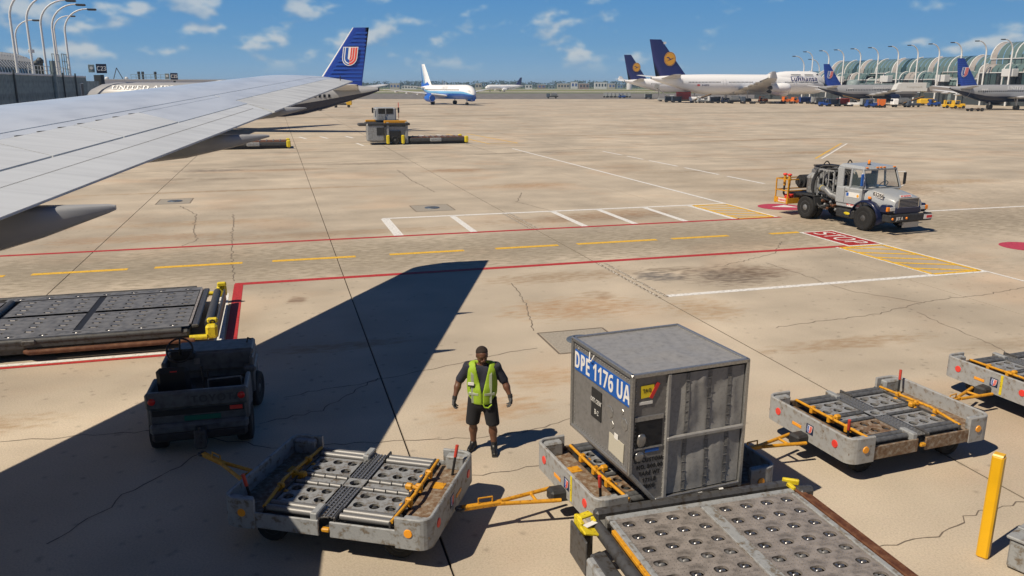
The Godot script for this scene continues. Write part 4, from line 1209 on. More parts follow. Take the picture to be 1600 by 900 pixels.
	part(j, "upper_deck", hump.mesh(), M.jet_white)
	part(j, "upper_window_row", S.new().box(Vector3(63.9, 8.9, 1.97), Vector3(0.8, 0.35, 0.1)).box(Vector3(63.9, 8.9, -1.97), Vector3(0.8, 0.35, 0.1)).box(Vector3(54.5, 8.75, 2.33), Vector3(4.0, 0.26, 0.1)).box(Vector3(60.0, 8.75, 2.33), Vector3(3.6, 0.26, 0.1)).mesh(), M.window_dark)
	windows(j, jb, 6.3, 12.5, 64.0, 0.51, 0.24, 0.34, [[24.0, 27.0], [36.5, 47.0], [53.0, 55.0]])
	for sd in [-1.0, 1.0]:
		crane(j.get_node("fin"), Vector3(6.3, 13.4, sd * 0.46), Vector3(sd, 0, 0), Vector3.UP, 2.15)
		part(j.get_node("fin"), "small_flag", S.new().box(Vector3(4.3, 18.2, sd * 0.28), Vector3(0.9, 0.7, 0.03)).mesh(), M.white_gloss)
		for x in [10.8, 25.5, 53.8, 63.6]: door_outline(j, jb, x, 5.6, 7.4, 1.1, M.jet_belly)
	text(j, "Lufthansa", Vector3(57.6, 7.4, 2.98), Vector3(1, 0, 0), Vector3(0, 1, -0.46), 1.55, M.crane_blue, "Droid Sans", 1.08, true, 0.03)
	text(j, "D-ABTD", Vector3(18.2, 5.35, 3.27), Vector3(1, 0, 0), Vector3.UP, 0.5, M.crane_blue, "Droid Sans", 1.1, true, 0.03)
	part(j, "flag_patch", S.new().box(Vector3(15.6, 5.4, 3.25), Vector3(1.0, 0.5, 0.06)).mesh(), M.decal_red)
	var k2 := jb.duplicate()
	k2.merge({"L": 62.0, "R": 2.8, "yc": 5.3, "fc": 8.6, "fsweep": 7.8, "ftop": 16.9, "ftc": 3.1, "hspan": 9.6, "hc": 5.6, "wx": 40.0, "gx": 29.0, "gx2": 27.0, "eng": [0.36, 0.66], "er": 1.2}, true)
	var k := airliner("white_airliner", "white airliner with dark blue fin half hidden behind the jumbo", Vector3(133.0, 0, -303.0), 0.1, k2)
	for sd in [-1.0, 1.0]: crane(k.get_node("fin"), Vector3(4.9, 12.2, sd * 0.42), Vector3(sd, 0, 0), Vector3.UP, 1.75)
	windows(k, k2, 5.9, 11.0, 56.0, 0.53)
	# far one on the field
	var fr := narrow.duplicate()
	fr.merge({"top": "jet_white", "bottom": "jet_white", "fin": "crane_blue", "edge": false, "engmat": "jet_white"}, true)
	airliner("distant_airliner", "small white airliner with dark fin crossing the far field", fp(817, 720), PI + 0.25, fr)
	var f2 := fr.duplicate()
	f2.fin = "jet_white"
	airliner("distant_airliner", "white airliner just above the far field beyond the taxiing jet", fp(690, 1150), 0.5, f2)

func fin_marks(t: Node3D, sp: Dictionary, sides: Array, h: float) -> void:
	var fin: Node3D = t.get_node("fin")
	var fb: float = body_at(sp, sp.fx).x + body_at(sp, sp.fx).y * 0.8
	for sd in sides:
		# darker and lighter blue bars of the fin's paint
		var n := 13
		for i in n:
			var y0: float = lerpf(fb + 0.6, sp.ftop - 0.3, (i + 0.1) / n); var y1: float = y0 + (sp.ftop - fb) / n * 0.42
			var f0: float = (y0 - fb) / (sp.ftop - fb); var f1: float = (y1 - fb) / (sp.ftop - fb)
			var le0: float = sp.fx + sp.fc - sp.fsweep * f0 - 0.75; var le1: float = sp.fx + sp.fc - sp.fsweep * f1 - 0.75
			var te0: float = sp.fx + sp.fc - sp.fsweep * f0 - lerpf(sp.fc, sp.ftc, f0) + 0.12; var te1: float = sp.fx + sp.fc - sp.fsweep * f1 - lerpf(sp.fc, sp.ftc, f1) + 0.12
			var s := S.new()
			for q in 5:
				var a := q / 5.0; var bq := (q + 1) / 5.0
				var zz := func(u: float, f: float) -> float: # follow the section's thickness
					var c: float = lerpf(sp.fc, sp.ftc, f)
					var th: float = 1.0 if u > 0.6 else lerpf(0.04, 0.95, u / 0.6)
					return sd * (c * 0.09 * 0.5 * th + 0.012)
				s.quad(Vector3(lerpf(te0, le0, a), y0, zz.call(a, f0)), Vector3(lerpf(te0, le0, bq), y0, zz.call(bq, f0)), Vector3(lerpf(te1, le1, bq), y1, zz.call(bq, f1)), Vector3(lerpf(te1, le1, a), y1, zz.call(a, f1)))
			part(fin, "fin_stripe", s.mesh(), M.fin_stripe)
		tulip(fin, Vector3(sp.fx + sp.fc * 0.5 - sp.fsweep * 0.52 + 0.9, lerpf(fb, sp.ftop, 0.52), sd * 0.24), Vector3(sd, 0, 0), Vector3.UP, h)

# ---- the airliner whose cabin we look out of
func w_le(o: float) -> float: return -14.36 + 0.62 * o + 3.0 * pow(maxf(0.0, o - 22.4), 2.0)
func w_te(o: float) -> float: return -5.53 + 0.3325 * o if o > 8.0 else -2.87 - (8.0 - o) * 0.02
func w_pt(c: float, o: float, lift := 0.0) -> Vector3:
	var le := w_le(o); var te := w_te(o)
	var ch := te - le
	var t := 0.1
	var th := 5.0 * t * (0.2969 * sqrt(maxf(c, 0.0)) - 0.126 * c - 0.3516 * c * c + 0.2843 * c * c * c - 0.1036 * c * c * c * c) * 1.15 * ch
	return Vector3(le + c * ch, (3.45 + 0.092 * o) * (1.0 - c) + (3.31 + 0.0951 * o) * c + th + lift, -o)
func w_low(c: float, o: float) -> Vector3:
	var p := w_pt(c, o)
	var ch := w_te(o) - w_le(o)
	var base := (3.45 + 0.092 * o) * (1.0 - c) + (3.31 + 0.0951 * o) * c
	p.y = base - (p.y - base) * 0.62 - 0.012 * ch * c * (1.0 - c)
	return p

func w_patch(p: Node3D, called: String, c0: float, c1: float, o0: float, o1: float, m: Material, skew0 := 0.0, skew1 := 0.0, lift := 0.022, nc := 8, no := 14) -> MeshInstance3D:
	var g := []
	for i in nc + 1:
		var row := []
		var c := lerpf(c0, c1, float(i) / nc)
		for j in no + 1:
			var k := float(j) / no
			var o := lerpf(o0 - (c - c0) * skew0, o1 - (c - c0) * skew1, k)
			row.append(w_pt(c, o, lift))
		g.append(row)
	var s := S.new()
	s.sm(true)
	for i in nc:
		for j in no: s.quad(g[i][j], g[i + 1][j], g[i + 1][j + 1], g[i][j + 1])
	s.sm(false)
	var d := Vector3(0, -lift - 0.01, 0)
	for i in nc:
		s.quad(g[i][0] + d, g[i + 1][0] + d, g[i + 1][0], g[i][0])
		s.quad(g[i + 1][no] + d, g[i][no] + d, g[i][no], g[i + 1][no])
	for j in no:
		s.quad(g[0][j + 1] + d, g[0][j] + d, g[0][j], g[0][j + 1])
		s.quad(g[nc][j] + d, g[nc][j + 1] + d, g[nc][j + 1], g[nc][j])
	return part(p, called, s.mesh(), m)

func canoe(p: Node3D, tip: Vector3, len: float, w: float, deep: float) -> void:
	var rows := []
	for q in [[0.0, 0.1, 0.07, 0.0], [0.02, 0.2, 0.13, 0.01], [0.2, 0.62, 0.46, 0.0], [0.45, 0.95, 0.82, -0.02], [0.7, 1.0, 1.0, -0.04], [0.88, 0.7, 0.85, -0.02], [1.0, 0.08, 0.3, 0.0]]:
		var row := PackedVector3Array()
		var x: float = tip.x - q[0] * len
		var top: float = tip.y + 0.03 + q[3] + q[0] * 0.1
		for i in 14:
			var a := TAU * i / 14.0
			var yy := signf(sin(a)) * pow(absf(sin(a)), 0.5)
			row.append(Vector3(x, top - deep * q[2] * (0.5 - 0.5 * yy) , tip.z + w * q[1] * signf(cos(a)) * pow(absf(cos(a)), 0.5)))
		rows.append(row)
	var s := S.new()
	s.loft(rows, true, true, true)
	part(p, "flap_track_fairing", s.mesh(), M.fairing)

func our_airliner() -> void:
	var t := thing("parked_airliner", "pale grey swept wing of a parked airliner, with flaps and fairings", "airplane", Vector3.ZERO)
	# fuselage runs behind the viewpoint
	var rows := []
	for q in [[-33.0, 0.05, -0.9], [-32.4, 0.4, -0.75], [-31.0, 0.72, -0.45], [-28.5, 0.93, -0.15], [-25.5, 1.0, 0.0], [8.0, 1.0, 0.0], [14.0, 0.86, 0.35], [19.0, 0.6, 0.95], [23.0, 0.3, 1.45], [24.5, 0.1, 1.65]]:
		var row := PackedVector3Array()
		for i in 32:
			var a := TAU * i / 32
			row.append(Vector3(q[0], 4.75 + q[2] + 2.6 * q[1] * sin(a), 3.0 + 2.5 * q[1] * cos(a)))
		rows.append(row)
	part(t, "fuselage", S.new().loft(rows, true, true, true).mesh(), M.jet_grey)
	var fin := part(t, "fin", S.new().prism(PackedVector2Array([Vector2(13.5, 7.0), Vector2(22.5, 6.6), Vector2(23.6, 15.6), Vector2(20.6, 15.6)]), Vector3(0, 0, 3.0), Vector3(1, 0, 0), Vector3.UP, -0.2, 0.2).mesh(), M.fin_blue)
	fin.set_meta("label", "blue tail fin")
	# wing: dark body, light lower skin, plates with gaps between them on top
	var wing := Node3D.new()
	wing.name = "wing"
	t.add_child(wing, true)
	var os := []
	for i in 21: os.append(1.2 + i * 0.99)
	for o in [21.5, 22.0, 22.4, 22.6, 22.75, 22.9]: os.append(o)
	var cs := [0.0, 0.004, 0.015, 0.04, 0.09, 0.18, 0.3, 0.45, 0.6, 0.75, 0.9, 1.0]
	var up := []; var lo := []
	for o in os:
		var a := PackedVector3Array(); var b := PackedVector3Array()
		for c in cs:
			a.append(w_pt(c, o, -0.07 * smoothstep(0.0, 0.05, c) * (1.0 - smoothstep(0.97, 1.0, c)) if o < 22.5 else 0.0)); b.append(w_low(c, o))
		up.append(a); lo.append(b)
	var su := S.new()
	var sl := S.new()
	su.sm(true); sl.sm(true)
	for i in os.size() - 1:
		for j in cs.size() - 1:
			su.quad(up[i][j], up[i][j + 1], up[i + 1][j + 1], up[i + 1][j])
			sl.quad(lo[i][j + 1], lo[i][j], lo[i + 1][j], lo[i + 1][j + 1])
	sl.sm(false)
	for j in cs.size() - 1: # tip
		sl.quad(up[-1][j], up[-1][j + 1], lo[-1][j + 1], lo[-1][j])
	for i in os.size() - 1: # thin trailing face
		sl.quad(up[i][-1], lo[i][-1], lo[i + 1][-1], up[i + 1][-1])
	part(wing, "wing_body", su.mesh(), M.fairing)
	part(wing, "lower_skin", sl.mesh(), M.fairing)
	w_patch(wing, "main_skin", 0.0002, 0.598, 1.2, 21.2, M.wing_grey, 0.0, 0.0, 0.022, 26, 20)
	w_patch(wing, "tip_skin", 0.0002, 0.60, 21.205, 22.89, M.wing_grey, 0.0, 0.0, 0.022, 22, 10)
	w_patch(wing, "spar_strip", 0.6045, 0.648, 1.2, 17.62, M.wing_grey, 0.0, 2.6, 0.02, 3, 16)
	for q in [[4.2, 8.6], [8.62, 11.68], [11.71, 13.22], [13.25, 14.76]]:
		w_patch(wing, "spoiler", 0.6525, 0.832, q[0] + 0.1, q[1] + 0.1, M.wing_flap, 2.6, 2.6, 0.026, 5, 8)
	w_patch(wing, "fixed_panel", 0.6525, 0.832, 14.89, 17.55, M.wing_grey, 2.6, 2.6, 0.02, 5, 8)
	w_patch(wing, "flap", 0.838, 0.999, 1.2, 17.02, M.wing_flap, 0.0, 3.4, 0.018, 6, 24)
	w_patch(wing, "outer_panel", 0.6045, 0.752, 17.66, 22.88, M.wing_grey, 2.6, 0.0, 0.02, 5, 14)
	w_patch(wing, "aileron", 0.758, 0.999, 17.25, 22.88, M.wing_dirty, 2.6, 0.0, 0.02, 6, 14)
	# hinge tabs before the spoilers
	var key := bx(Vector3.ZERO, Vector3(0.03, 0.012, 0.16), 0.004)
	for i in 8:
		var o := 11.9 + i * 0.4
		part(wing, "hinge_tab", key, M.dark_steel, w_pt(0.65, o, 0.024), Basis(Vector3.UP, -0.45))
	# rivet rows along the flap
	var rv := S.new()
	for i in 260:
		var o := 8.6 + i * 0.014 * 2.2
		if o < 17.0: rv.box(w_pt(0.905, o, 0.02), Vector3(0.012, 0.005, 0.012))
	var ro := part(wing, "rivet_row", rv.mesh(), M.dark_steel)
	ro.set_meta("kind", "stuff")
	var wick := S.new()
	wick.tube(w_pt(0.9, 22.5, 0.03), w_pt(0.9, 22.5, 0.16), 0.012, -1, 6)
	part(wing, "static_wick", wick.mesh(), M.dark)
	canoe(t, Vector3(-1.74, 4.1, -9.62), 3.6, 0.27, 0.72)
	canoe(t, Vector3(-0.12, 4.54, -14.65), 3.0, 0.22, 0.46)
	canoe(t, Vector3(0.62, 4.92, -17.25), 1.5, 0.12, 0.26)
	engine(t, Vector3(-9.5, 2.15, -5.0), 1.25, 4.8, M.jet_grey, 1.2)
	var half := Basis(Vector3.UP, PI)
	(t.get_node("engine") as Node3D).transform = Transform3D(half, Vector3(-9.5, 2.15, -5.0) - half * Vector3(-9.5, 2.15, -5.0))
	for z in [-1.7, 7.7]: gear(t, Vector3(-6.0, 0, z), 0.55, 3.8, 2, 2)
	gear(t, Vector3(-28.0, 0, 3.0), 0.45, 3.0, 2)

# ---- container dollies: local x along the tow line, deck about 0.5 m up
func round_wall(s: S, x_out: float, zw: float, ret: float, y0: float, y1: float, th: float, rc: float, sgn: float) -> void:
	# an end wall that turns round both corners into short side walls
	var cl := PackedVector2Array()
	cl.append(Vector2(x_out - ret, -zw))
	for i in 7:
		var a := PI * 0.5 * i / 6.0
		cl.append(Vector2(x_out - rc + rc * sin(a), -zw + rc - rc * cos(a)))
	for i in 7:
		var a := PI * 0.5 * i / 6.0
		cl.append(Vector2(x_out - rc + rc * cos(a), zw - rc + rc * sin(a)))
	cl.append(Vector2(x_out - ret, zw))
	var rows := []
	for i in cl.size():
		var d: Vector2 = (cl[mini(i + 1, cl.size() - 1)] - cl[maxi(i - 1, 0)]).normalized()
		var n := Vector2(d.y, -d.x)
		var o := cl[i]; var inn := cl[i] - n * th
		rows.append(PackedVector3Array([Vector3(o.x * sgn, y0, o.y), Vector3(o.x * sgn, y1 - 0.012, o.y), Vector3((o.x * 0.75 + inn.x * 0.25) * sgn, y1, o.y * 0.75 + inn.y * 0.25), Vector3((o.x * 0.25 + inn.x * 0.75) * sgn, y1, o.y * 0.25 + inn.y * 0.75), Vector3(inn.x * sgn, y1 - 0.012, inn.y), Vector3(inn.x * sgn, y0, inn.y)]))
	s.loft(rows, true, true, false)

func dolly(label: String, at: Vector3, turn: float, opt := {}) -> Node3D:
	var t := thing("container_dolly", label, "dolly", at, turn, "container dollies hitched in a train")
	var Y := 0.53
	for sg in [-1.0, 1.0]:
		var w := S.new()
		round_wall(w, 1.3, 0.93, 0.42, 0.30, 0.68, 0.045, 0.16, sg)
		var pan := part(t, "end_wall", w.mesh(), M.dolly_worn if opt.get("rusty", false) else M.dolly_grey)
		part(pan, "pan_floor", bx(Vector3(sg * 1.06, 0.44, 0), Vector3(0.42, 0.03, 1.74)), M.dolly_rust)
		for zz in [-1.0, 1.0]:
			part(pan, "corner_box", bx(Vector3(sg * 1.1, 0.545, zz * 0.83), Vector3(0.3, 0.2, 0.13), 0.02), M.dolly_grey)
			part(t, "reflector", S.new().lathe([[0.052, 0], [0.048, 0.012], [0.001, 0.013]], Vector3(sg * 1.04, 0.5, zz * 0.93), Vector3(0, 0, zz), 14, false).mesh(), M.orange_dot)
			part(t, "red_reflector", S.new().lathe([[0.058, 0], [0.054, 0.01], [0.001, 0.011]], Vector3(sg * 1.3, 0.5, zz * 0.62), Vector3(sg, 0, 0), 14, false).mesh(), M.red_dot)
		part(t, "name_strip", bx(Vector3(sg * 1.303, 0.46, -0.18), Vector3(0.008, 0.045, 0.2)), M.orange_dot)
		tulip(t, Vector3(sg * 1.3015, 0.50, 0.1), Vector3(0, 0, -sg), Vector3.UP, 0.11, "emblem", M.navy_decal)
		if opt.get("tape", false): part(t, "yellow_tape", bx(Vector3(sg * 1.304, 0.5, 0.24), Vector3(0.006, 0.34, 0.045)), M.lemon)
		# lock bar between deck and pan, with clamps
		var bar := part(t, "lock_bar", S.new().tube(Vector3(sg * 0.84, Y + 0.035, -0.78), Vector3(sg * 0.87, Y + 0.06, 0.2), 0.022, -1, 8).tube(Vector3(sg * 0.87, Y + 0.06, 0.2), Vector3(sg * 0.8, Y + 0.02, 0.82), 0.022, -1, 8).mesh(), M.yellow)
		for zz in [-0.4, -0.02, 0.34]:
			part(bar, "clamp", S.new().box(Vector3(sg * 0.84, Y + 0.02, zz), Vector3(0.09, 0.12, 0.06), 0.015).box(Vector3(sg * 0.78, Y - 0.01, zz + 0.04), Vector3(0.1, 0.05, 0.06), 0.012).mesh(), M.yellow)
		part(bar, "lock_pawl", S.new().box(Vector3(sg * 0.72, Y + 0.04, -0.0), Vector3(0.1, 0.08, 0.08), 0.02).tube(Vector3(sg * 0.84, Y + 0.03, 0), Vector3(sg * 0.7, Y + 0.05, 0.0), 0.025).mesh(), M.yellow)
		part(t, "pan_decal", bx(Vector3(sg * 1.0, 0.459, -0.3), Vector3(0.16, 0.006, 0.16)), M.yellow)
		var lv := part(t, "lever", tb(Vector3(sg * 1.08, 0.44, 0.62 * -sg), Vector3(sg * 1.12, 0.72, 0.66 * -sg), 0.017), M.black)
		part(lv, "grip", tb(Vector3(sg * 1.117, 0.70, 0.657 * -sg), Vector3(sg * 1.14, 0.86, 0.68 * -sg), 0.022), M.red_grip)
	part(t, "under_frame", S.new().box(Vector3(0, 0.36, 0), Vector3(2.3, 0.1, 0.5), 0.02).box(Vector3(0, 0.37, 0), Vector3(1.72, 0.06, 1.7)).mesh(), M.dark)
	# deck plates with caster holes
	if not T.has("dolly_plate"):
		var s := S.new()
		for i in 3:
			for j in 2:
				hole_cell(s, Vector3((i - 1) * 0.205, 0, (j - 0.5) * 0.215), 0.205, 0.215, 0.068, 0.066, 0.03)
		s.quad(Vector3(-0.3075, -0.04, 0.215), Vector3(0.3075, -0.04, 0.215), Vector3(0.3075, 0, 0.215), Vector3(-0.3075, 0, 0.215))
		s.quad(Vector3(0.3075, -0.04, -0.215), Vector3(-0.3075, -0.04, -0.215), Vector3(-0.3075, 0, -0.215), Vector3(0.3075, 0, -0.215))
		T["dolly_plate"] = s.mesh()
		var c := S.new()
		c.tube(Vector3(-0.016, -0.045, 0), Vector3(0.016, -0.045, 0), 0.04, -1, 14)
		c.box(Vector3(0, -0.06, 0.0), Vector3(0.07, 0.05, 0.03))
		T["caster"] = c.mesh()
		T["short_roller"] = tb(Vector3(-0.07, 0, 0), Vector3(0.07, 0, 0), 0.03, -1, 12)
		T["long_roller"] = S.new().tube(Vector3(-0.31, 0, 0), Vector3(0.31, 0, 0), 0.042, -1, 14).tube(Vector3(-0.33, 0, 0), Vector3(0.33, 0, 0), 0.014).mesh()
		var gt := S.new() # open expanded-metal walkway
		for i in 6: gt.box(Vector3(-0.115 + i * 0.046, 0, 0), Vector3(0.012, 0.024, 0.72))
		for i in 24: gt.box(Vector3(0, -0.004, -0.35 + i * 0.0304), Vector3(0.24, 0.016, 0.012), 0.0, Basis(Vector3.UP, 0.35 if i % 2 else -0.35))
		T["grating"] = gt.mesh()
	for sx in [-1.0, 1.0]:
		for sz in [-1.0, 1.0]:
			var pl := part(t, "deck_plate", T.dolly_plate, M.deck_grey if sx * sz > 0 else M.dolly_rust if opt.get("rusty", false) and sz > 0 else M.deck_grey, Vector3(sx * 0.46, Y, sz * 0.385))
			for i in 3:
				for j in 2:
					part(pl, "caster", T.caster, M.hub, Vector3((i - 1) * 0.205, 0, (j - 0.5) * 0.215), Basis(Vector3.UP, rng.randf() * TAU))
			for i in 4:
				part(t, "short_roller", T.short_roller, M.steel if opt.get("bright", false) else M.roller, Vector3(sx * (0.22 + i * 0.155), Y - 0.012, sz * 0.1))
			for k in 2:
				part(t, "edge_roller", T.long_roller, M.steel if opt.get("bright", false) else M.roller, Vector3(sx * 0.47, Y - 0.006, sz * (0.68 + 0.105 * k)))
			part(t, "side_skirt", bx(Vector3(sx * 0.49, 0.41, sz * 0.9), Vector3(0.84, 0.2, 0.03), 0.008), M.dolly_rust if opt.get("rusty", false) else M.dolly_grey)
			part(t, "roller_end", bx(Vector3(sx * 0.13, Y, sz * 0.77), Vector3(0.09, 0.12, 0.26) if sx < 0 else Vector3(0.03, 0.08, 0.26), 0.012), M.dark_steel if sx > 0 else M.dolly_grey)
			part(t, "deck_edge", bx(Vector3(sx * 0.785, Y - 0.01, sz * 0.42), Vector3(0.022, 0.07, 0.84)), M.dark_steel)
			put_wheel(t, Vector3(sx * 0.82, 0.2, sz * 0.62), 0.2, 0.13)
			part(t, "wheel_bracket", bx(Vector3(sx * 0.82, 0.29, sz * 0.52), Vector3(0.16, 0.14, 0.05)), M.dark)
		part(t, "roller_rail", bx(Vector3(sx * 0.46, Y - 0.025, 0), Vector3(0.62, 0.03, 0.10)), M.deck_grey)
	for sz in [-1.0, 1.0]:
		part(t, "grating", T.grating, M.alu_edge, Vector3(0, Y - 0.006, sz * 0.48))
		part(t, "slot_latch", bx(Vector3(0.02, 0.4, sz * 0.9), Vector3(0.1, 0.05, 0.06), 0.012), M.yellow)
	var hub := S.new()
	hole_cell(hub, Vector3(0, Y + 0.004, 0), 0.25, 0.22, 0.075, 0.07, 0.04)
	part(t, "hub_plate", hub.mesh(), M.deck_grey)
	return t

func tow_bar(t: Node3D, from: Vector3, to: Vector3) -> void:
	var s := S.new()
	var d := (to - from).normalized()
	var n := d.cross(Vector3.UP).normalized()
	var L := from.distance_to(to)
	var apex := from + d * L * 0.62
	s.tube(from + n * 0.17, apex + n * 0.03, 0.026); s.tube(from - n * 0.17, apex - n * 0.03, 0.026)
	s.tube(from + d * L * 0.25 - n * 0.12, from + d * L * 0.25 + n * 0.12, 0.02)
	s.box((apex + to) * 0.5, Vector3(0.07, 0.06, L * 0.42), 0.01, Basis.looking_at(d, Vector3.UP))
	s.pipe([apex + d * 0.1 + Vector3(0, 0.03, 0), apex + d * 0.1 + Vector3(0, 0.1, 0), apex + d * 0.28 + Vector3(0, 0.1, 0), apex + d * 0.28 + Vector3(0, 0.03, 0)], 0.01, 6)
	var o := part(t, "tow_bar", s.mesh(), M.yellow)
	part(o, "tow_eye", S.new().ring(to + d * 0.05, Vector3.UP, 0.05, 0.018).mesh(), M.dark_steel)
	part(o, "drawbar_pivot", bx(from - d * 0.1, Vector3(0.2, 0.16, 0.4), 0.03, Basis.looking_at(d, Vector3.UP)), M.dark)

func dollies() -> void:
	var yl := deg_to_rad(-29.0)
	var a := dolly("empty grey dolly half in shadow, hitched behind the dark tractor", Vector3(0.66, 0, -9.47), yl, {"bright": true})
	tow_bar(a, Vector3(-1.4, 0.33, -0.12), Vector3(-2.55, 0.36, -0.6))
	var b := dolly("rusty dolly carrying the grey canvas-sided container", Vector3(4.52, 0, -8.98), deg_to_rad(5.0), {"rusty": true, "tape": true})
	tow_bar(b, Vector3(-1.4, 0.33, 0.0), Vector3(-2.62, 0.36, -0.03))
	var c := dolly("empty grey dolly with rusted corner standing alone in full sun", Vector3(8.52, 0, -9.55), deg_to_rad(4.0), {"rusty": true})
	tow_bar(c, Vector3(-1.42, 0.33, 0.0), Vector3(-2.5, 0.36, 0.1))
	var d := dolly("last dolly of the train, with a yellow tape mark beside its emblem", Vector3(12.72, 0, -10.35), deg_to_rad(4.0), {"tape": true, "rusty": true})
	tow_bar(d, Vector3(-1.42, 0.33, 0.0), Vector3(-2.55, 0.36, 0.25))

func container() -> void:
	var t := thing("cargo_container", "dented aluminium cargo container with grey canvas doors and blue code plate", "container", Vector3(0, 0, 0))
	# solved from its corners: near bottom corner at origin of the local frame, u along the canvas side, v away
	var cs := cos(deg_to_rad(16.0)); var sn := sin(deg_to_rad(16.0))
	var o := Vector3(1.361 * cs + 8.57 * sn, 0.59, 1.361 * sn - 8.57 * cs)
	var yaw := -0.374 + deg_to_rad(16.0)
	var u := Vector3(cos(yaw), 0, sin(yaw)); var v := Vector3(sin(yaw), 0, -cos(yaw))
	t.position = o
	t.basis = Basis(u, Vector3.UP, -v)
	# local: x along canvas side 0..1.562, z 0 near .. -1.534 away, y 0..1.626
	var W := 1.562; var D := 1.534; var H := 1.626; var B := 0.368; var K := 0.43
	var prof := PackedVector2Array([Vector2(B, 0.02), Vector2(W, 0.02), Vector2(W, H - 0.02), Vector2(0.0, H - 0.02), Vector2(0.0, K)])
	var shell := S.new()
	shell.quad(Vector3(0.01, K, -D), Vector3(0.01, K, 0), Vector3(0.01, H - 0.02, 0), Vector3(0.01, H - 0.02, -D))
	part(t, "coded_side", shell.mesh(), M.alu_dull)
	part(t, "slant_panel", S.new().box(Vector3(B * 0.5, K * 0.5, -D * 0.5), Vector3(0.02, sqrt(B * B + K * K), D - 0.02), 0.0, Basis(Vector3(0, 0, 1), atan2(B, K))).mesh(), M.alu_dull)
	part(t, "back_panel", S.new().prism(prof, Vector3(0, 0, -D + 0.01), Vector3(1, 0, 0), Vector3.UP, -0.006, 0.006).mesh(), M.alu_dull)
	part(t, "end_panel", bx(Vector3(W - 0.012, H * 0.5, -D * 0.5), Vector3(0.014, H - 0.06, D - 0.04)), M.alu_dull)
	part(t, "base", bx(Vector3((B + W) * 0.5, 0.02, -D * 0.5), Vector3(W - B, 0.05, D), 0.008), M.dark_steel)
	# dented roof skin
	var rs := S.new()
	var n := FastNoiseLite.new(); n.seed = 4; n.frequency = 1.1
	var g := []
	for i in 17:
		var row := []
		for j in 17:
			var e := minf(minf(i, 16 - i), minf(j, 16 - j)) / 4.0
			row.append(Vector3(W * i / 16.0, H + 0.004 + n.get_noise_2d(i * 0.22, j * 0.22) * 0.022 * minf(e, 1.0), -D * j / 16.0))
		g.append(row)
	rs.sm(true)
	for i in 16:
		for j in 16: rs.quad(g[i][j], g[i + 1][j], g[i + 1][j + 1], g[i][j + 1])
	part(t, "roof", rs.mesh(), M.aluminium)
	# frame edges
	var fr := S.new()
	for e in [[Vector3(0, H, 0), Vector3(W, H, 0)], [Vector3(0, H, -D), Vector3(W, H, -D)], [Vector3(0, H, 0), Vector3(0, H, -D)], [Vector3(W, H, 0), Vector3(W, H, -D)], [Vector3(0, K, 0), Vector3(0, H, 0)], [Vector3(0, K, -D), Vector3(0, H, -D)], [Vector3(W, 0, 0), Vector3(W, H, 0)], [Vector3(W, 0, -D), Vector3(W, H, -D)], [Vector3(B, 0.0, 0), Vector3(0, K, 0)], [Vector3(0, K, 0), Vector3(0, K, -D)], [Vector3(B, 0.03, 0), Vector3(W, 0.03, 0)], [Vector3(B, 0.03, 0), Vector3(B, 0.03, -D)]]:
		var p0: Vector3 = e[0]; var p1: Vector3 = e[1]
		var dd := (p1 - p0).normalized()
		fr.box((p0 + p1) * 0.5, Vector3(0.05, 0.05, p0.distance_to(p1) + 0.03), 0.008, Basis.looking_at(dd, Vector3.UP if absf(dd.y) < 0.9 else Vector3.RIGHT))
	part(t, "edge_frame", fr.mesh(), M.alu_edge)
	# solid strip beside the canvas
	var sx := 0.46
	part(t, "door_post_panel", S.new().prism(PackedVector2Array([Vector2(0.02, K), Vector2(B, 0.04), Vector2(sx, 0.04), Vector2(sx, H - 0.02), Vector2(0.02, H - 0.02)]), Vector3(0, 0, -0.012), Vector3(1, 0, 0), Vector3.UP, -0.006, 0.006).mesh(), M.alu_dull)
	part(t, "door_post", bx(Vector3(sx + 0.02, H * 0.5, 0.004), Vector3(0.05, H - 0.06, 0.04), 0.008), M.aluminium)
	part(t, "middle_rail", bx(Vector3((sx + W) * 0.5, 0.79, 0.012), Vector3(W - sx - 0.03, 0.055, 0.045), 0.012), M.aluminium)
	# canvas doors hang in folds
	var nf := FastNoiseLite.new(); nf.seed = 15; nf.frequency = 1.0; nf.fractal_octaves = 2; nf.fractal_gain = 0.3
	for k in 2:
		var y0 := 0.07 if k == 0 else 0.815; var y1 := 0.77 if k == 0 else H - 0.05
		var cv := S.new()
		cv.sm(true)
		var grid := []
		for i in 41:
			var row := []
			for j in 25:
				var x := lerpf(sx + 0.05, W - 0.035, i / 40.0); var y := lerpf(y0, y1, j / 24.0)
				var fx := i / 40.0; var fy := j / 24.0
				var edge := minf(minf(fx, 1.0 - fx) * 8.0, minf(fy, 1.0 - fy) * 7.0)
				var d := nf.get_noise_2d(x * 5.0 + k * 7.0 + fy * 0.5, y * 0.5) * 0.014 + nf.get_noise_2d(x * 1.6 - y * 1.2, y * 1.4 + 9.0) * 0.012 + sin(x * 52.0 + k * 2.0) * 0.003 * smoothstep(0.55, 1.0, fy)
				row.append(Vector3(x, y, -0.006 + d * minf(edge, 1.0)))
			grid.append(row)
		for i in 40:
			for j in 24: cv.quad(grid[i][j], grid[i + 1][j], grid[i + 1][j + 1], grid[i][j + 1])
		var cp := part(t, "canvas_door", cv.mesh(), M.canvas)
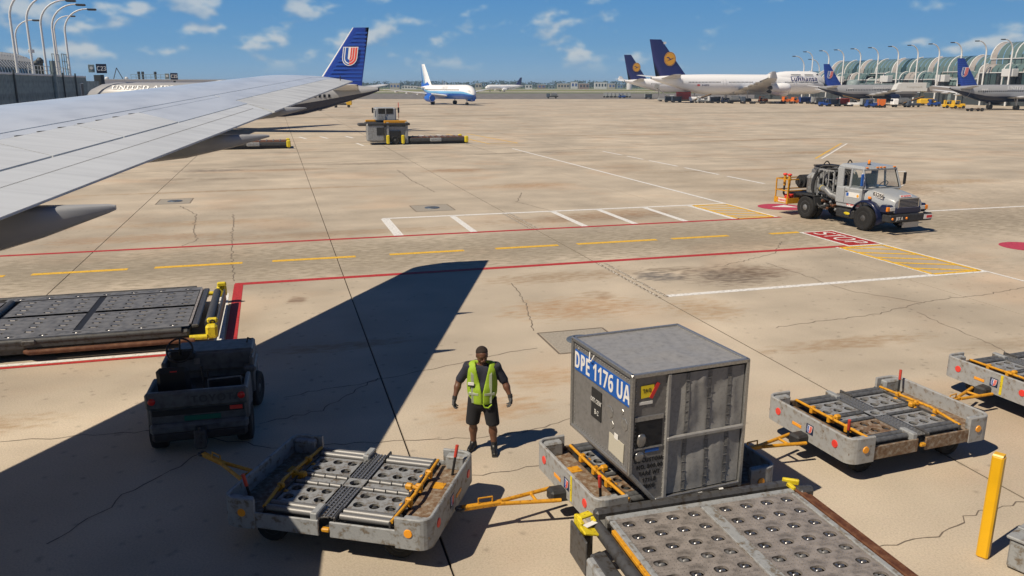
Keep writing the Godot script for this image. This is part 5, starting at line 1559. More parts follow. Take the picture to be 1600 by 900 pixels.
		for fx in [0.2, 0.5, 0.78]:
			var stp := S.new()
			var c0 := int(fx * 40)
			for j in 24:
				var off := Vector3(0, 0, 0.006)
				stp.quad(grid[c0][j] + off, grid[c0 + 2][j] + off, grid[c0 + 2][j + 1] + off, grid[c0][j + 1] + off)
				if j % 4 == 1: stp.box((grid[c0][j] + grid[c0 + 2][j]) * 0.5 + Vector3(0, 0, 0.008), Vector3(0.056, 0.006, 0.005))
			part(cp, "strap", stp.mesh(), M.strap)
	for x in [0.98, 1.28]:
		part(t, "paper_tag", S.new().box(Vector3(x, 0.0, 0.045), Vector3(0.06, 0.004, 0.12), 0.0, Basis(Vector3(1, 0, 0), 0.7)).mesh(), M.white_paint)
	# rivets
	var rv := S.new()
	for i in 22:
		for q in [[0.035, 0.0], [sx - 0.03, 0.0]]:
			var y: float = lerpf(0.5 if q[0] < 0.1 else 0.1, H - 0.08, i / 21.0)
			rv.ball(Vector3(q[0] + 0.02, y, 0.0), Vector3(0.007, 0.007, 0.005), 6, 4)
	for i in 26:
		for y in [K + 0.05, H - 0.07]: rv.ball(Vector3(0.002, y, -0.05 - i * 0.057), Vector3(0.005, 0.007, 0.007), 6, 4)
		if i < 20:
			for z in [-0.05, -D + 0.06]: rv.ball(Vector3(0.002, K + 0.08 + i * 0.056, z), Vector3(0.005, 0.007, 0.007), 6, 4)
	var ro := part(t, "rivets", rv.mesh(), M.alu_edge)
	ro.set_meta("kind", "stuff")
	# code plate on the side
	var nn := Vector3(-1, 0, 0)
	part(t, "code_plate", bx(Vector3(0.004, H - 0.26, -D * 0.5), Vector3(0.012, 0.27, 1.42)), M.decal_blue)
	text(t, "DPE 1176 UA", Vector3(-0.004, H - 0.26, -D * 0.5), Vector3(0, 0, 1), Vector3.UP, 0.215, M.white_paint, "Droid Sans", 0.82, true, 0.004)
	part(t, "torn_label", bx(Vector3(-0.003, H - 0.28, -1.27), Vector3(0.004, 0.12, 0.03), 0.0, Basis(Vector3(1, 0, 0), 0.14)), M.white_paint)
	var cardp := part(t, "card_holder", bx(Vector3(0.002, H - 0.66, -0.86), Vector3(0.012, 0.38, 0.26)), M.black_card)
	text(cardp, "OST CHW", Vector3(-0.007, H - 0.62, -0.86), Vector3(0, 0, 1), Vector3.UP, 0.055, M.white_paint, "Droid Serif", 0.8, false, 0.003)
	text(cardp, "B-2", Vector3(-0.007, H - 0.76, -0.84), Vector3(0, 0, 1), Vector3.UP, 0.06, M.white_paint, "Droid Serif", 0.9, false, 0.003)
	part(t, "paper_label", bx(Vector3(0.002, 0.62, -0.33), Vector3(0.008, 0.24, 0.36), 0.0, Basis(Vector3(1, 0, 0), 0.05)), M.paper)
	part(t, "small_label", bx(Vector3(-0.003, 0.76, -0.33), Vector3(0.006, 0.07, 0.09)), M.white_paint)
	for q in [[1.0, -0.52, 0.16, 0.2], [0.98, -0.16, 0.16, 0.12], [0.86, -0.46, 0.1, 0.14], [1.12, -0.22, 0.07, 0.13], [1.52, -1.4, 0.05, 0.1]]:
		part(t, "worn_sticker", S.new().lathe([[q[2] * 0.5, 0.0], [q[2] * 0.46, 0.004], [0.001, 0.0045]], Vector3(0.006, q[0], q[1]), Vector3(-1, 0, 0), 7, false).mesh(), M.alu_edge)
	part(t, "hand_strap", S.new().pipe([Vector3(-0.01, H - 0.03, -1.05), Vector3(-0.04, H - 0.12, -1.0), Vector3(-0.04, H - 0.12, -0.95), Vector3(-0.01, H - 0.04, -0.93)], 0.008, 5).mesh(), M.white_paint)
	# strip stickers, window and stencil
	part(t, "hazard_sticker", bx(Vector3(0.2, H - 0.2, 0.0), Vector3(0.17, 0.15, 0.006), 0.0, Basis(Vector3(0, 0, 1), 0.06)), M.decal_yellow)
	text(t, "TAG", Vector3(0.19, H - 0.19, 0.005), Vector3(1, 0.06, 0), Vector3(-0.06, 1, 0), 0.045, M.black, "Droid Sans", 1.0, false, 0.003)
	part(t, "red_sticker", bx(Vector3(0.29, H - 0.2, 0.006), Vector3(0.045, 0.2, 0.004), 0.0, Basis(Vector3(0, 0, 1), -0.5)), M.decal_red)
	part(t, "white_sticker", bx(Vector3(0.18, H - 0.34, 0.001), Vector3(0.18, 0.035, 0.005)), M.white_paint)
	var win := part(t, "document_window", bx(Vector3(0.235, H - 0.72, -0.002), Vector3(0.36, 0.32, 0.01)), M.window_dark)
	part(win, "window_frame", S.new().box(Vector3(0.235, H - 0.53, 0.004), Vector3(0.38, 0.06, 0.012), 0.004).box(Vector3(0.235, H - 0.9, 0.004), Vector3(0.38, 0.02, 0.012)).mesh(), M.alu_edge)
	part(t, "crumpled_foil", S.new().ball(Vector3(0.14, H - 0.8, 0.006), Vector3(0.07, 0.09, 0.02), 7, 5).ball(Vector3(0.12, H - 1.0, 0.006), Vector3(0.08, 0.07, 0.02), 6, 4).mesh(), M.bright_steel)
	part(t, "blue_sticker", bx(Vector3(0.29, H - 0.94, 0.001), Vector3(0.18, 0.04, 0.006)), M.decal_blue)
	var yy := H - 1.06
	for w in ["US CUSTOMS", "NO. 800.00", "TARE WT", "171LB", "78KG"]:
		text(t, w, Vector3(0.27, yy, -0.002), Vector3(1, 0, 0), Vector3.UP, 0.052, M.black, "Droid Sans", 0.95, true, 0.006)
		yy -= 0.085

func loaders() -> void:
	# ---- raised-roller bridge of the loader under our door
	var t := thing("container_loader", "container loader platform of tan tread plate with steel casters", "loader", Vector3(3.28, 0, -7.72))
	var Y := 0.62
	var W := 2.5; var Dp := 4.6
	# plates: cells with lozenge openings
	var cw := 0.272; var cd := 0.265
	if true:
		for half in 2:
			var nx := 4
			var x0 := 0.095 if half == 0 else 1.317
			for r in 16:
				var s := S.new()
				for i in nx:
					hole_cell(s, Vector3(i * cw + cw * 0.5, 0, 0), cw, cd, 0.078, 0.056, 0.03, 16, 0.7)
				var pl := part(t, "tread_plate", s.mesh(), M.plate_tan, Vector3(x0, Y, 0.25 + r * cd))
				for i in nx:
					var c := S.new()
					c.ball(Vector3(i * cw + cw * 0.5 + 0.008, -0.034, 0.004), Vector3(0.046, 0.038, 0.025), 14, 8)
					c.tube(Vector3(i * cw + cw * 0.5 - 0.055, -0.035, -0.01), Vector3(i * cw + cw * 0.5 - 0.03, -0.035, -0.01), 0.038)
					part(pl, "caster", c.mesh(), M.bright_steel if (r + half) % 2 == 0 or r < 3 else M.steel)
				# tread studs
				var sd := S.new()
				for a in 24:
					for b in 6:
						var px := 0.022 + a * 0.0453; var pz := -cd * 0.5 + 0.022 + b * 0.0442
						var m := fmod(px, cw) - cw * 0.5
						if absf(m) < 0.092 and absf(pz) < 0.068: continue
						sd.box(Vector3(px, 0.002, pz), Vector3(0.02, 0.005, 0.009), 0.0, Basis(Vector3.UP, 0.8 if (a + b) % 2 else -0.8))
				var so := part(pl, "tread_studs", sd.mesh(), M.plate_tan)
				so.set_meta("kind", "stuff")
	part(t, "centre_strip", bx(Vector3(1.25, Y + 0.004, Dp * 0.5), Vector3(0.136, 0.03, Dp - 0.3), 0.006), M.dolly_grey)
	part(t, "deck_bed", bx(Vector3(W * 0.5, Y - 0.13, Dp * 0.5 + 0.1), Vector3(W - 0.16, 0.12, Dp)), M.black)
	part(t, "front_border", bx(Vector3(W * 0.5, Y - 0.01, 0.075), Vector3(W - 0.06, 0.04, 0.09), 0.01), M.dolly_grey)
	part(t, "front_beam", S.new().box(Vector3(W * 0.5, Y - 0.03, -0.1), Vector3(W + 0.1, 0.12, 0.13), 0.03).mesh(), M.dark_steel)
	part(t, "side_border", bx(Vector3(0.07, Y - 0.005, Dp * 0.5 + 0.1), Vector3(0.07, 0.045, Dp - 0.1), 0.01), M.dolly_grey)
	part(t, "side_border", bx(Vector3(2.43, Y - 0.005, Dp * 0.5 + 0.1), Vector3(0.07, 0.045, Dp - 0.1), 0.01), M.dolly_grey)
	part(t, "side_rail", S.new().box(Vector3(2.53, Y - 0.03, Dp * 0.5), Vector3(0.09, 0.1, Dp), 0.012).box(Vector3(2.63, Y - 0.06, Dp * 0.5), Vector3(0.05, 0.08, Dp), 0.01).mesh(), M.rust_pipe)
	part(t, "yellow_angle", bx(Vector3(0.02, Y - 0.03, Dp * 0.5 + 0.2), Vector3(0.05, 0.05, Dp - 0.2), 0.008), M.yellow)
	part(t, "side_channel", S.new().tube(Vector3(-0.1, Y - 0.05, 0.05), Vector3(-0.1, Y - 0.05, Dp), 0.07).box(Vector3(-0.27, Y - 0.14, Dp * 0.5 + 0.3), Vector3(0.18, 0.12, Dp - 0.5), 0.02).mesh(), M.dark_steel)
	part(t, "side_cover", bx(Vector3(-0.36, Y - 0.24, Dp * 0.5 + 0.35), Vector3(0.12, 0.3, Dp - 0.5), 0.02), M.dolly_grey)
	part(t, "chassis", bx(Vector3(W * 0.5, 0.3, Dp * 0.5 + 0.2), Vector3(W - 0.3, 0.3, Dp - 0.4)), M.black)
	for z in [0.9, 3.6]:
		for x in [0.25, 2.25]: put_wheel(t, Vector3(x, 0.21, z), 0.21, 0.16, PI * 0.5)
	# yellow corner guide at the near end
	var gd := S.new()
	gd.box(Vector3(-0.28, Y - 0.12, 0.02), Vector3(0.05, 0.3, 0.22), 0.01)
	gd.box(Vector3(-0.2, Y + 0.03, -0.02), Vector3(0.18, 0.035, 0.1), 0.01, Basis(Vector3.UP, 0.3))
	gd.box(Vector3(-0.13, Y - 0.06, 0.08), Vector3(0.04, 0.2, 0.1), 0.01)
	gd.box(Vector3(-0.23, Y - 0.02, 0.24), Vector3(0.2, 0.03, 0.16), 0.008, Basis(Vector3(0, 0, 1), -0.25))
	var go := part(t, "corner_guide", gd.mesh(), M.lemon)
	part(go, "guide_frame", S.new().box(Vector3(-0.33, Y - 0.26, 0.15), Vector3(0.03, 0.42, 0.5), 0.01).box(Vector3(-0.22, Y - 0.3, 0.08), Vector3(0.16, 0.34, 0.03)).mesh(), M.dark_steel)
	part(t, "torn_tag", bx(Vector3(-0.2, Y + 0.02, 0.16), Vector3(0.16, 0.006, 0.07), 0.0, Basis(Vector3.UP, 0.4)), M.white_paint)
	var g2 := S.new()
	g2.box(Vector3(W + 0.04, Y + 0.03, -0.08), Vector3(0.2, 0.07, 0.05), 0.01, Basis(Vector3.UP, -0.6)).box(Vector3(W - 0.02, Y + 0.02, 0.02), Vector3(0.05, 0.05, 0.14), 0.01)
	part(t, "corner_guide", g2.mesh(), M.lemon)
	part(t, "roller_bracket", S.new().tube(Vector3(W + 0.02, Y - 0.0, 0.1), Vector3(W + 0.2, Y - 0.02, 0.1), 0.06).box(Vector3(W + 0.1, Y - 0.02, 0.12), Vector3(0.18, 0.12, 0.14), 0.02).mesh(), M.dark_steel)
	# ---- guard post with the pale box beside it
	var gp := thing("guard_post", "square yellow steel guard post with chamfered cap", "post", Vector3(7.68, 0, -6.62), 0.5)
	gp.rotation.z = -0.03
	part(gp, "post", S.new().box(Vector3(0, 0.645, 0), Vector3(0.128, 1.29, 0.128), 0.02).mesh(), M.post_yellow)
	part(gp, "cap", S.new().prism(PackedVector2Array([Vector2(-0.06, 0), Vector2(0.06, 0), Vector2(0.046, 0.02), Vector2(-0.046, 0.02)]), Vector3(0, 1.286, 0), Vector3(1, 0, 0), Vector3.UP, -0.054, 0.054).mesh(), M.post_yellow)
	var sb := thing("equipment_box", "low pale grey steel box beside the yellow guard post", "box", Vector3(8.6, 0, -6.2), 0.35)
	part(sb, "body", bx(Vector3(0, 0.2, 0), Vector3(1.5, 0.36, 0.9), 0.02), M.dolly_grey)
	part(sb, "lid", bx(Vector3(0, 0.4, 0), Vector3(1.56, 0.04, 0.96), 0.012), M.dolly_grey)
	part(sb, "lid_rib", bx(Vector3(-0.5, 0.43, 0), Vector3(0.06, 0.03, 0.94), 0.008), M.dolly_grey)
	# ---- dark loader parked along the stand
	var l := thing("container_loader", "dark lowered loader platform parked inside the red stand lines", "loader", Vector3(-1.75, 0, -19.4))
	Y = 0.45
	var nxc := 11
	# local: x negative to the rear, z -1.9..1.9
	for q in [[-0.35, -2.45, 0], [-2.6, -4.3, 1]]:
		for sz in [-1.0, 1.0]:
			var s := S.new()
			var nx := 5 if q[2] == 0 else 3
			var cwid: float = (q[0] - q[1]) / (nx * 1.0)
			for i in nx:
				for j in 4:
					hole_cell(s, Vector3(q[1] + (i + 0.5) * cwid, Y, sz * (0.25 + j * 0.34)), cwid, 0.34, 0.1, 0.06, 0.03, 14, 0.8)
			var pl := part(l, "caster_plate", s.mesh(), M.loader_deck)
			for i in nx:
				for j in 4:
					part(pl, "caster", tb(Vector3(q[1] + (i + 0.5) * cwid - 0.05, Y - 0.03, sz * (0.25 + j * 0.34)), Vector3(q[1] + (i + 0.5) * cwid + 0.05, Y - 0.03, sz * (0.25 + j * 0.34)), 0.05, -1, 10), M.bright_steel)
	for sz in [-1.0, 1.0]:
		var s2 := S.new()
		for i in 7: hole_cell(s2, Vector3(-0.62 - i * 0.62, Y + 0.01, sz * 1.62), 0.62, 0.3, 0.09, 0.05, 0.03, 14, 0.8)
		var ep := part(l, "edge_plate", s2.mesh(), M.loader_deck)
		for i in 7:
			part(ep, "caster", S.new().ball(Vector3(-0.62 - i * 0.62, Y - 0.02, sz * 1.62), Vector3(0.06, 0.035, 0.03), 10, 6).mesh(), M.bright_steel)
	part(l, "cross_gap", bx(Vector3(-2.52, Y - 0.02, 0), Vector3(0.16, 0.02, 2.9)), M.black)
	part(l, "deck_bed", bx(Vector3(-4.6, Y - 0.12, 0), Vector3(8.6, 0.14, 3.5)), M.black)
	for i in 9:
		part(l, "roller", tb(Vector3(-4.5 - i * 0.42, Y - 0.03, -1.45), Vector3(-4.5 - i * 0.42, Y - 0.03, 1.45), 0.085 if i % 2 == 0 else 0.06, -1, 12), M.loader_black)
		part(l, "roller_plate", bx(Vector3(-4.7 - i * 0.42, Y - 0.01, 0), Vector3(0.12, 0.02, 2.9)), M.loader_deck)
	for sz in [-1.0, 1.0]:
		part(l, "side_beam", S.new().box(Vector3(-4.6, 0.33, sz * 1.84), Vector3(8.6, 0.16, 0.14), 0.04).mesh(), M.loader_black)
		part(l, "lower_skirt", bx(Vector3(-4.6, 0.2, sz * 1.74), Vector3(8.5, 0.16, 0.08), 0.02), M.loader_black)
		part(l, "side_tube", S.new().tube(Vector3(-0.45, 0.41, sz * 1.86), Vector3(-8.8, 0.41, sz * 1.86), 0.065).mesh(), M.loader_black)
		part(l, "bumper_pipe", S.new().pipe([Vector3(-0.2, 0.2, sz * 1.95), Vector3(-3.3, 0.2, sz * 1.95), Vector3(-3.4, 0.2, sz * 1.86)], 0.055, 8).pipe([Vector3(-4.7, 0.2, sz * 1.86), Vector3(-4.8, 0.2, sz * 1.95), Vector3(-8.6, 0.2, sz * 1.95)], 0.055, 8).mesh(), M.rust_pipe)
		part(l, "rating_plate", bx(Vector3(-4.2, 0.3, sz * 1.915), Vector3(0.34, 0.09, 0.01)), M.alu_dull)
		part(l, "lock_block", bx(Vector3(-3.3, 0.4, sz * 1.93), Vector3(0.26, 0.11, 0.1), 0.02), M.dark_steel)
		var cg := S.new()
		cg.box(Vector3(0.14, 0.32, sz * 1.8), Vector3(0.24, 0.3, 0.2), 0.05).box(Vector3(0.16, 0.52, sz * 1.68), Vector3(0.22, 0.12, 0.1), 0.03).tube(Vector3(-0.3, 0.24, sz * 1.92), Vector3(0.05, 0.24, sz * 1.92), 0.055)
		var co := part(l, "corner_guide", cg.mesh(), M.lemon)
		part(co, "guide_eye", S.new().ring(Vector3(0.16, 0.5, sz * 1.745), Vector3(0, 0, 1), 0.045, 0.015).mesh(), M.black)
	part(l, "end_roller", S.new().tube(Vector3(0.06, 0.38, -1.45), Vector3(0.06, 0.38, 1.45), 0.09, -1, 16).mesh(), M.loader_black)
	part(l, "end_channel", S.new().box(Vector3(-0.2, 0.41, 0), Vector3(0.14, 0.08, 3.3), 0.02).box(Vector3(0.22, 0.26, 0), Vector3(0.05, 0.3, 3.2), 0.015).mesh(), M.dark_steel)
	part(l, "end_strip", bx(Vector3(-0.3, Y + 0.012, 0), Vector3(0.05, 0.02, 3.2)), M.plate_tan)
	for z in [-1.5, 1.5]:
		for x in [-2.0, -6.8]: put_wheel(l, Vector3(x, 0.19, z), 0.19, 0.2)
	# ---- far loaders on the next stand
	far_loader(Vector3(8.3, 0, -78.0), true, "grey container loader with raised cab and long lowered platform")
	far_loader(Vector3(-5.6, 0, -76.0), false, "dark lowered loader platform with yellow corners under the wing")

func far_loader(at: Vector3, cab: bool, label: String) -> void:
	var t := thing("cargo_loader", label, "loader", at)
	if cab:
		part(t, "chassis", bx(Vector3(1.7, 1.0, 0), Vector3(3.5, 1.5, 2.9), 0.12), M.dolly_grey)
		part(t, "power_pack", bx(Vector3(0.5, 1.15, 1.2), Vector3(1.6, 1.6, 0.9), 0.1), M.dolly_grey)
		part(t, "grille", bx(Vector3(0.95, 1.25, 1.66), Vector3(0.7, 0.7, 0.04)), M.dark)
		part(t, "raised_deck", bx(Vector3(1.75, 1.88, 0.2), Vector3(3.9, 0.22, 3.0), 0.04), M.dark)
		part(t, "deck_edge", bx(Vector3(2.4, 2.08, 1.2), Vector3(2.1, 0.26, 0.5), 0.04), M.yellow)
		part(t, "deck_edge", bx(Vector3(1.5, 2.1, -1.2), Vector3(3.2, 0.2, 0.3), 0.04), M.yellow)
		part(t, "well_shade", bx(Vector3(2.3, 0.75, 1.56), Vector3(1.1, 1.0, 0.1)), M.black)  # black plate on the front, painting the shade inside a scissor well
		part(t, "end_frame", S.new().box(Vector3(3.4, 1.1, 1.4), Vector3(0.25, 2.0, 0.3), 0.04).box(Vector3(1.65, 1.3, 1.5), Vector3(0.22, 1.5, 0.22), 0.03).mesh(), M.dolly_grey)
		for x in [1.6, 3.0]: part(t, "corner_guide", bx(Vector3(x, 0.5, 1.75), Vector3(0.28, 0.8, 0.3), 0.06), M.lemon)
		put_wheel(t, Vector3(2.3, 0.42, 1.5), 0.42, 0.3)
		var c := part(t, "cab", bx(Vector3(1.75, 2.72, -1.2), Vector3(2.0, 1.25, 1.6), 0.12), M.truck_grey)
		part(c, "cab_window", bx(Vector3(1.75, 3.02, -0.39), Vector3(1.4, 0.5, 0.03)), M.window_dark)
		part(c, "windscreen_bar", S.new().box(Vector3(1.75, 3.02, -0.36), Vector3(0.08, 0.55, 0.04)).box(Vector3(1.35, 2.45, -0.36), Vector3(0.7, 0.5, 0.06), 0.02).mesh(), M.dolly_grey)
		for s in [-1.0, 1.0]: part(c, "mirror", S.new().box(Vector3(1.75 + s * 1.22, 3.1, -0.4), Vector3(0.16, 0.5, 0.1), 0.03).tube(Vector3(1.75 + s * 0.95, 3.2, -0.5), Vector3(1.75 + s * 1.22, 3.2, -0.42), 0.03).mesh(), M.black)
		part(t, "cab_support", bx(Vector3(1.75, 2.05, -1.2), Vector3(1.7, 0.4, 1.3)), M.dark)
		part(t, "whip_aerial", tb(Vector3(3.0, 2.3, -0.6), Vector3(3.0, 3.8, -0.6), 0.03), M.red_dot)
		part(t, "bridge_nose", bx(Vector3(-0.55, 1.85, 0.6), Vector3(0.9, 0.26, 1.2), 0.08), M.dark_steel)
	var x0 := 3.7 if cab else 1.2
	part(t, "low_platform", bx(Vector3(x0 + 2.7, 0.42, 0.3), Vector3(5.4, 0.3, 2.8), 0.05), M.loader_black)
	part(t, "platform_top", bx(Vector3(x0 + 2.7, 0.6, 0.3), Vector3(5.2, 0.06, 2.5), 0.02), M.rust_pipe)
	part(t, "side_skirt", bx(Vector3(x0 + 2.7, 0.2, 0.3), Vector3(5.3, 0.3, 2.6)), M.black)
	part(t, "side_tank", bx(Vector3(x0 + 2.4, 0.42, 1.75), Vector3(1.1, 0.34, 0.14), 0.06), M.dolly_grey)
	for i in 8: part(t, "roller", tb(Vector3(x0 + 0.6 + i * 0.58, 0.63, -0.8), Vector3(x0 + 0.6 + i * 0.58, 0.63, 1.4), 0.06, -1, 8), M.loader_deck)
	for z in [1.7, -1.1]: part(t, "corner_guide", bx(Vector3(x0 + 5.35, 0.42, z), Vector3(0.36, 0.62, 0.3), 0.08), M.lemon)
	if not cab:
		for x in [-1.4, 0.7]: part(t, "corner_guide", bx(Vector3(x, 0.5, 1.6), Vector3(0.34, 0.7, 0.3), 0.08), M.lemon)
		part(t, "chassis", bx(Vector3(-0.4, 0.45, 0.2), Vector3(3.2, 0.7, 2.5), 0.06), M.black)
		put_wheel(t, Vector3(-0.3, 0.42, 1.45), 0.42, 0.3)
	for x in [x0 + 0.8, x0 + 4.6]: put_wheel(t, Vector3(x, 0.18, 1.2), 0.18, 0.16)

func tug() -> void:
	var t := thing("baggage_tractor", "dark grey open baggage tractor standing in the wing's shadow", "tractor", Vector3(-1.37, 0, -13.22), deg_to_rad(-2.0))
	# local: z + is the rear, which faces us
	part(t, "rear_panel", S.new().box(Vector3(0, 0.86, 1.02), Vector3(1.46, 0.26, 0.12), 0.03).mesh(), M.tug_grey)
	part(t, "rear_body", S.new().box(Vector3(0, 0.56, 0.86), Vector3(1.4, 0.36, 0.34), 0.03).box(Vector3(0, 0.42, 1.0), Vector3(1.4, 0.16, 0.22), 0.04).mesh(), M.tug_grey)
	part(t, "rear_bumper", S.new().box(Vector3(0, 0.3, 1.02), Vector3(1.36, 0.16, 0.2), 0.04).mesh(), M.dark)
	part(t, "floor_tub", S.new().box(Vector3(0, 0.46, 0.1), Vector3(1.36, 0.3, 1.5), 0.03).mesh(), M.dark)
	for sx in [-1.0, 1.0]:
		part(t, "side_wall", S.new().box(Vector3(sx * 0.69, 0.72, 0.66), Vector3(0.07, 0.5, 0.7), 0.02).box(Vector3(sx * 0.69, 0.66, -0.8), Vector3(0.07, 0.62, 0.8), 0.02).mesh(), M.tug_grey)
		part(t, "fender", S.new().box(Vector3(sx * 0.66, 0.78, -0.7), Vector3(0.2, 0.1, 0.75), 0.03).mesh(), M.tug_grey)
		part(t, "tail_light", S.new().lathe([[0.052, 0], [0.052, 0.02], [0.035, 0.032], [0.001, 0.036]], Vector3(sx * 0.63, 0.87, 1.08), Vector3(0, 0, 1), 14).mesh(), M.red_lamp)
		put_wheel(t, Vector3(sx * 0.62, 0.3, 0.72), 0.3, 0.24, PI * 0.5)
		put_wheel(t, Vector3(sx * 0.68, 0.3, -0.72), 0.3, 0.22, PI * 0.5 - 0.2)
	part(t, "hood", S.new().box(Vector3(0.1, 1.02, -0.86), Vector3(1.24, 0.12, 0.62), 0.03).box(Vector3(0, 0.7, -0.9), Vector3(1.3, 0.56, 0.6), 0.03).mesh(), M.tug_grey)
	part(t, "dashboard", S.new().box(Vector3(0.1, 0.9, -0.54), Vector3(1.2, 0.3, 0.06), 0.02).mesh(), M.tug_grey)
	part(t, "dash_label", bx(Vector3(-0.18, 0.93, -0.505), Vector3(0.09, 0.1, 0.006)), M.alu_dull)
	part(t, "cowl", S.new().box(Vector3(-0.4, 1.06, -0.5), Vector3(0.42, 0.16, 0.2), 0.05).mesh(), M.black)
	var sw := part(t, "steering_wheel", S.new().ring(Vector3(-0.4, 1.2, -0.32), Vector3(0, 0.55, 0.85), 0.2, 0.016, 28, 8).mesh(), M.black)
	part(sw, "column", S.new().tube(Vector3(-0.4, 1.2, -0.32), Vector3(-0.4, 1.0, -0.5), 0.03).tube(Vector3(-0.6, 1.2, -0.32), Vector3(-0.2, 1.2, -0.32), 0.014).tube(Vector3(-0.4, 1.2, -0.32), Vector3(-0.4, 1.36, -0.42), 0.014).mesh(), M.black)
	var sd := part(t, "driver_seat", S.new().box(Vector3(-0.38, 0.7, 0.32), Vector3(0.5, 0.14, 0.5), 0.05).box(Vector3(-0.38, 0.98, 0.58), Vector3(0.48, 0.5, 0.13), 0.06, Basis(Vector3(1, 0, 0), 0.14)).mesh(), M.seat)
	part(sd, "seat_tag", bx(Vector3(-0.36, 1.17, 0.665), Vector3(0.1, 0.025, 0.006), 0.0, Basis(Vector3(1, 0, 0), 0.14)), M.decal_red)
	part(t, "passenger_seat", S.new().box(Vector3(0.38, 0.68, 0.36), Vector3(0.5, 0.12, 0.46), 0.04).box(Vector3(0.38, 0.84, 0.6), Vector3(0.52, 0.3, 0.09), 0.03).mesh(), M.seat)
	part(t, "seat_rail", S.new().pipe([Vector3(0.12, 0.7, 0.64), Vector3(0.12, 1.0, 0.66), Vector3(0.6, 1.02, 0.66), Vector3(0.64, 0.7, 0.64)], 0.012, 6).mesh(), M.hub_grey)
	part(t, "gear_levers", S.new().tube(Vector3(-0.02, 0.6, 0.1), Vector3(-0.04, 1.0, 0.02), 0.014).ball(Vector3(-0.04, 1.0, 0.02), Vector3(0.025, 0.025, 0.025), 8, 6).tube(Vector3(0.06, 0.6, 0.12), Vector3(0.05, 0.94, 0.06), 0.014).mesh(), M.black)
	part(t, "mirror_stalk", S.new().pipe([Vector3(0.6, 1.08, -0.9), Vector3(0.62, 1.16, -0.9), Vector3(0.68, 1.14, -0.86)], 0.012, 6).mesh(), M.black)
	part(t, "recess_shade", bx(Vector3(0.0, 0.66, 1.035), Vector3(1.3, 0.09, 0.02)), M.black)  # flat black strip paints in the shade of a recess
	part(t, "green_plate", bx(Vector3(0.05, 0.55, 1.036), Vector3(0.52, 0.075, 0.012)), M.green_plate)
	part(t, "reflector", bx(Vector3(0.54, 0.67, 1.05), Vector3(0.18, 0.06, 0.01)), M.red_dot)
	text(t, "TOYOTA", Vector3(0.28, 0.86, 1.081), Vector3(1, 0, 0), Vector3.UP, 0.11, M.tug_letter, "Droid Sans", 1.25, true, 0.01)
	part(t, "hitch", S.new().box(Vector3(0.02, 0.3, 1.2), Vector3(0.16, 0.3, 0.24), 0.02).tube(Vector3(0.02, 0.18, 1.28), Vector3(0.02, 0.5, 1.28), 0.02).mesh(), M.dark_steel)

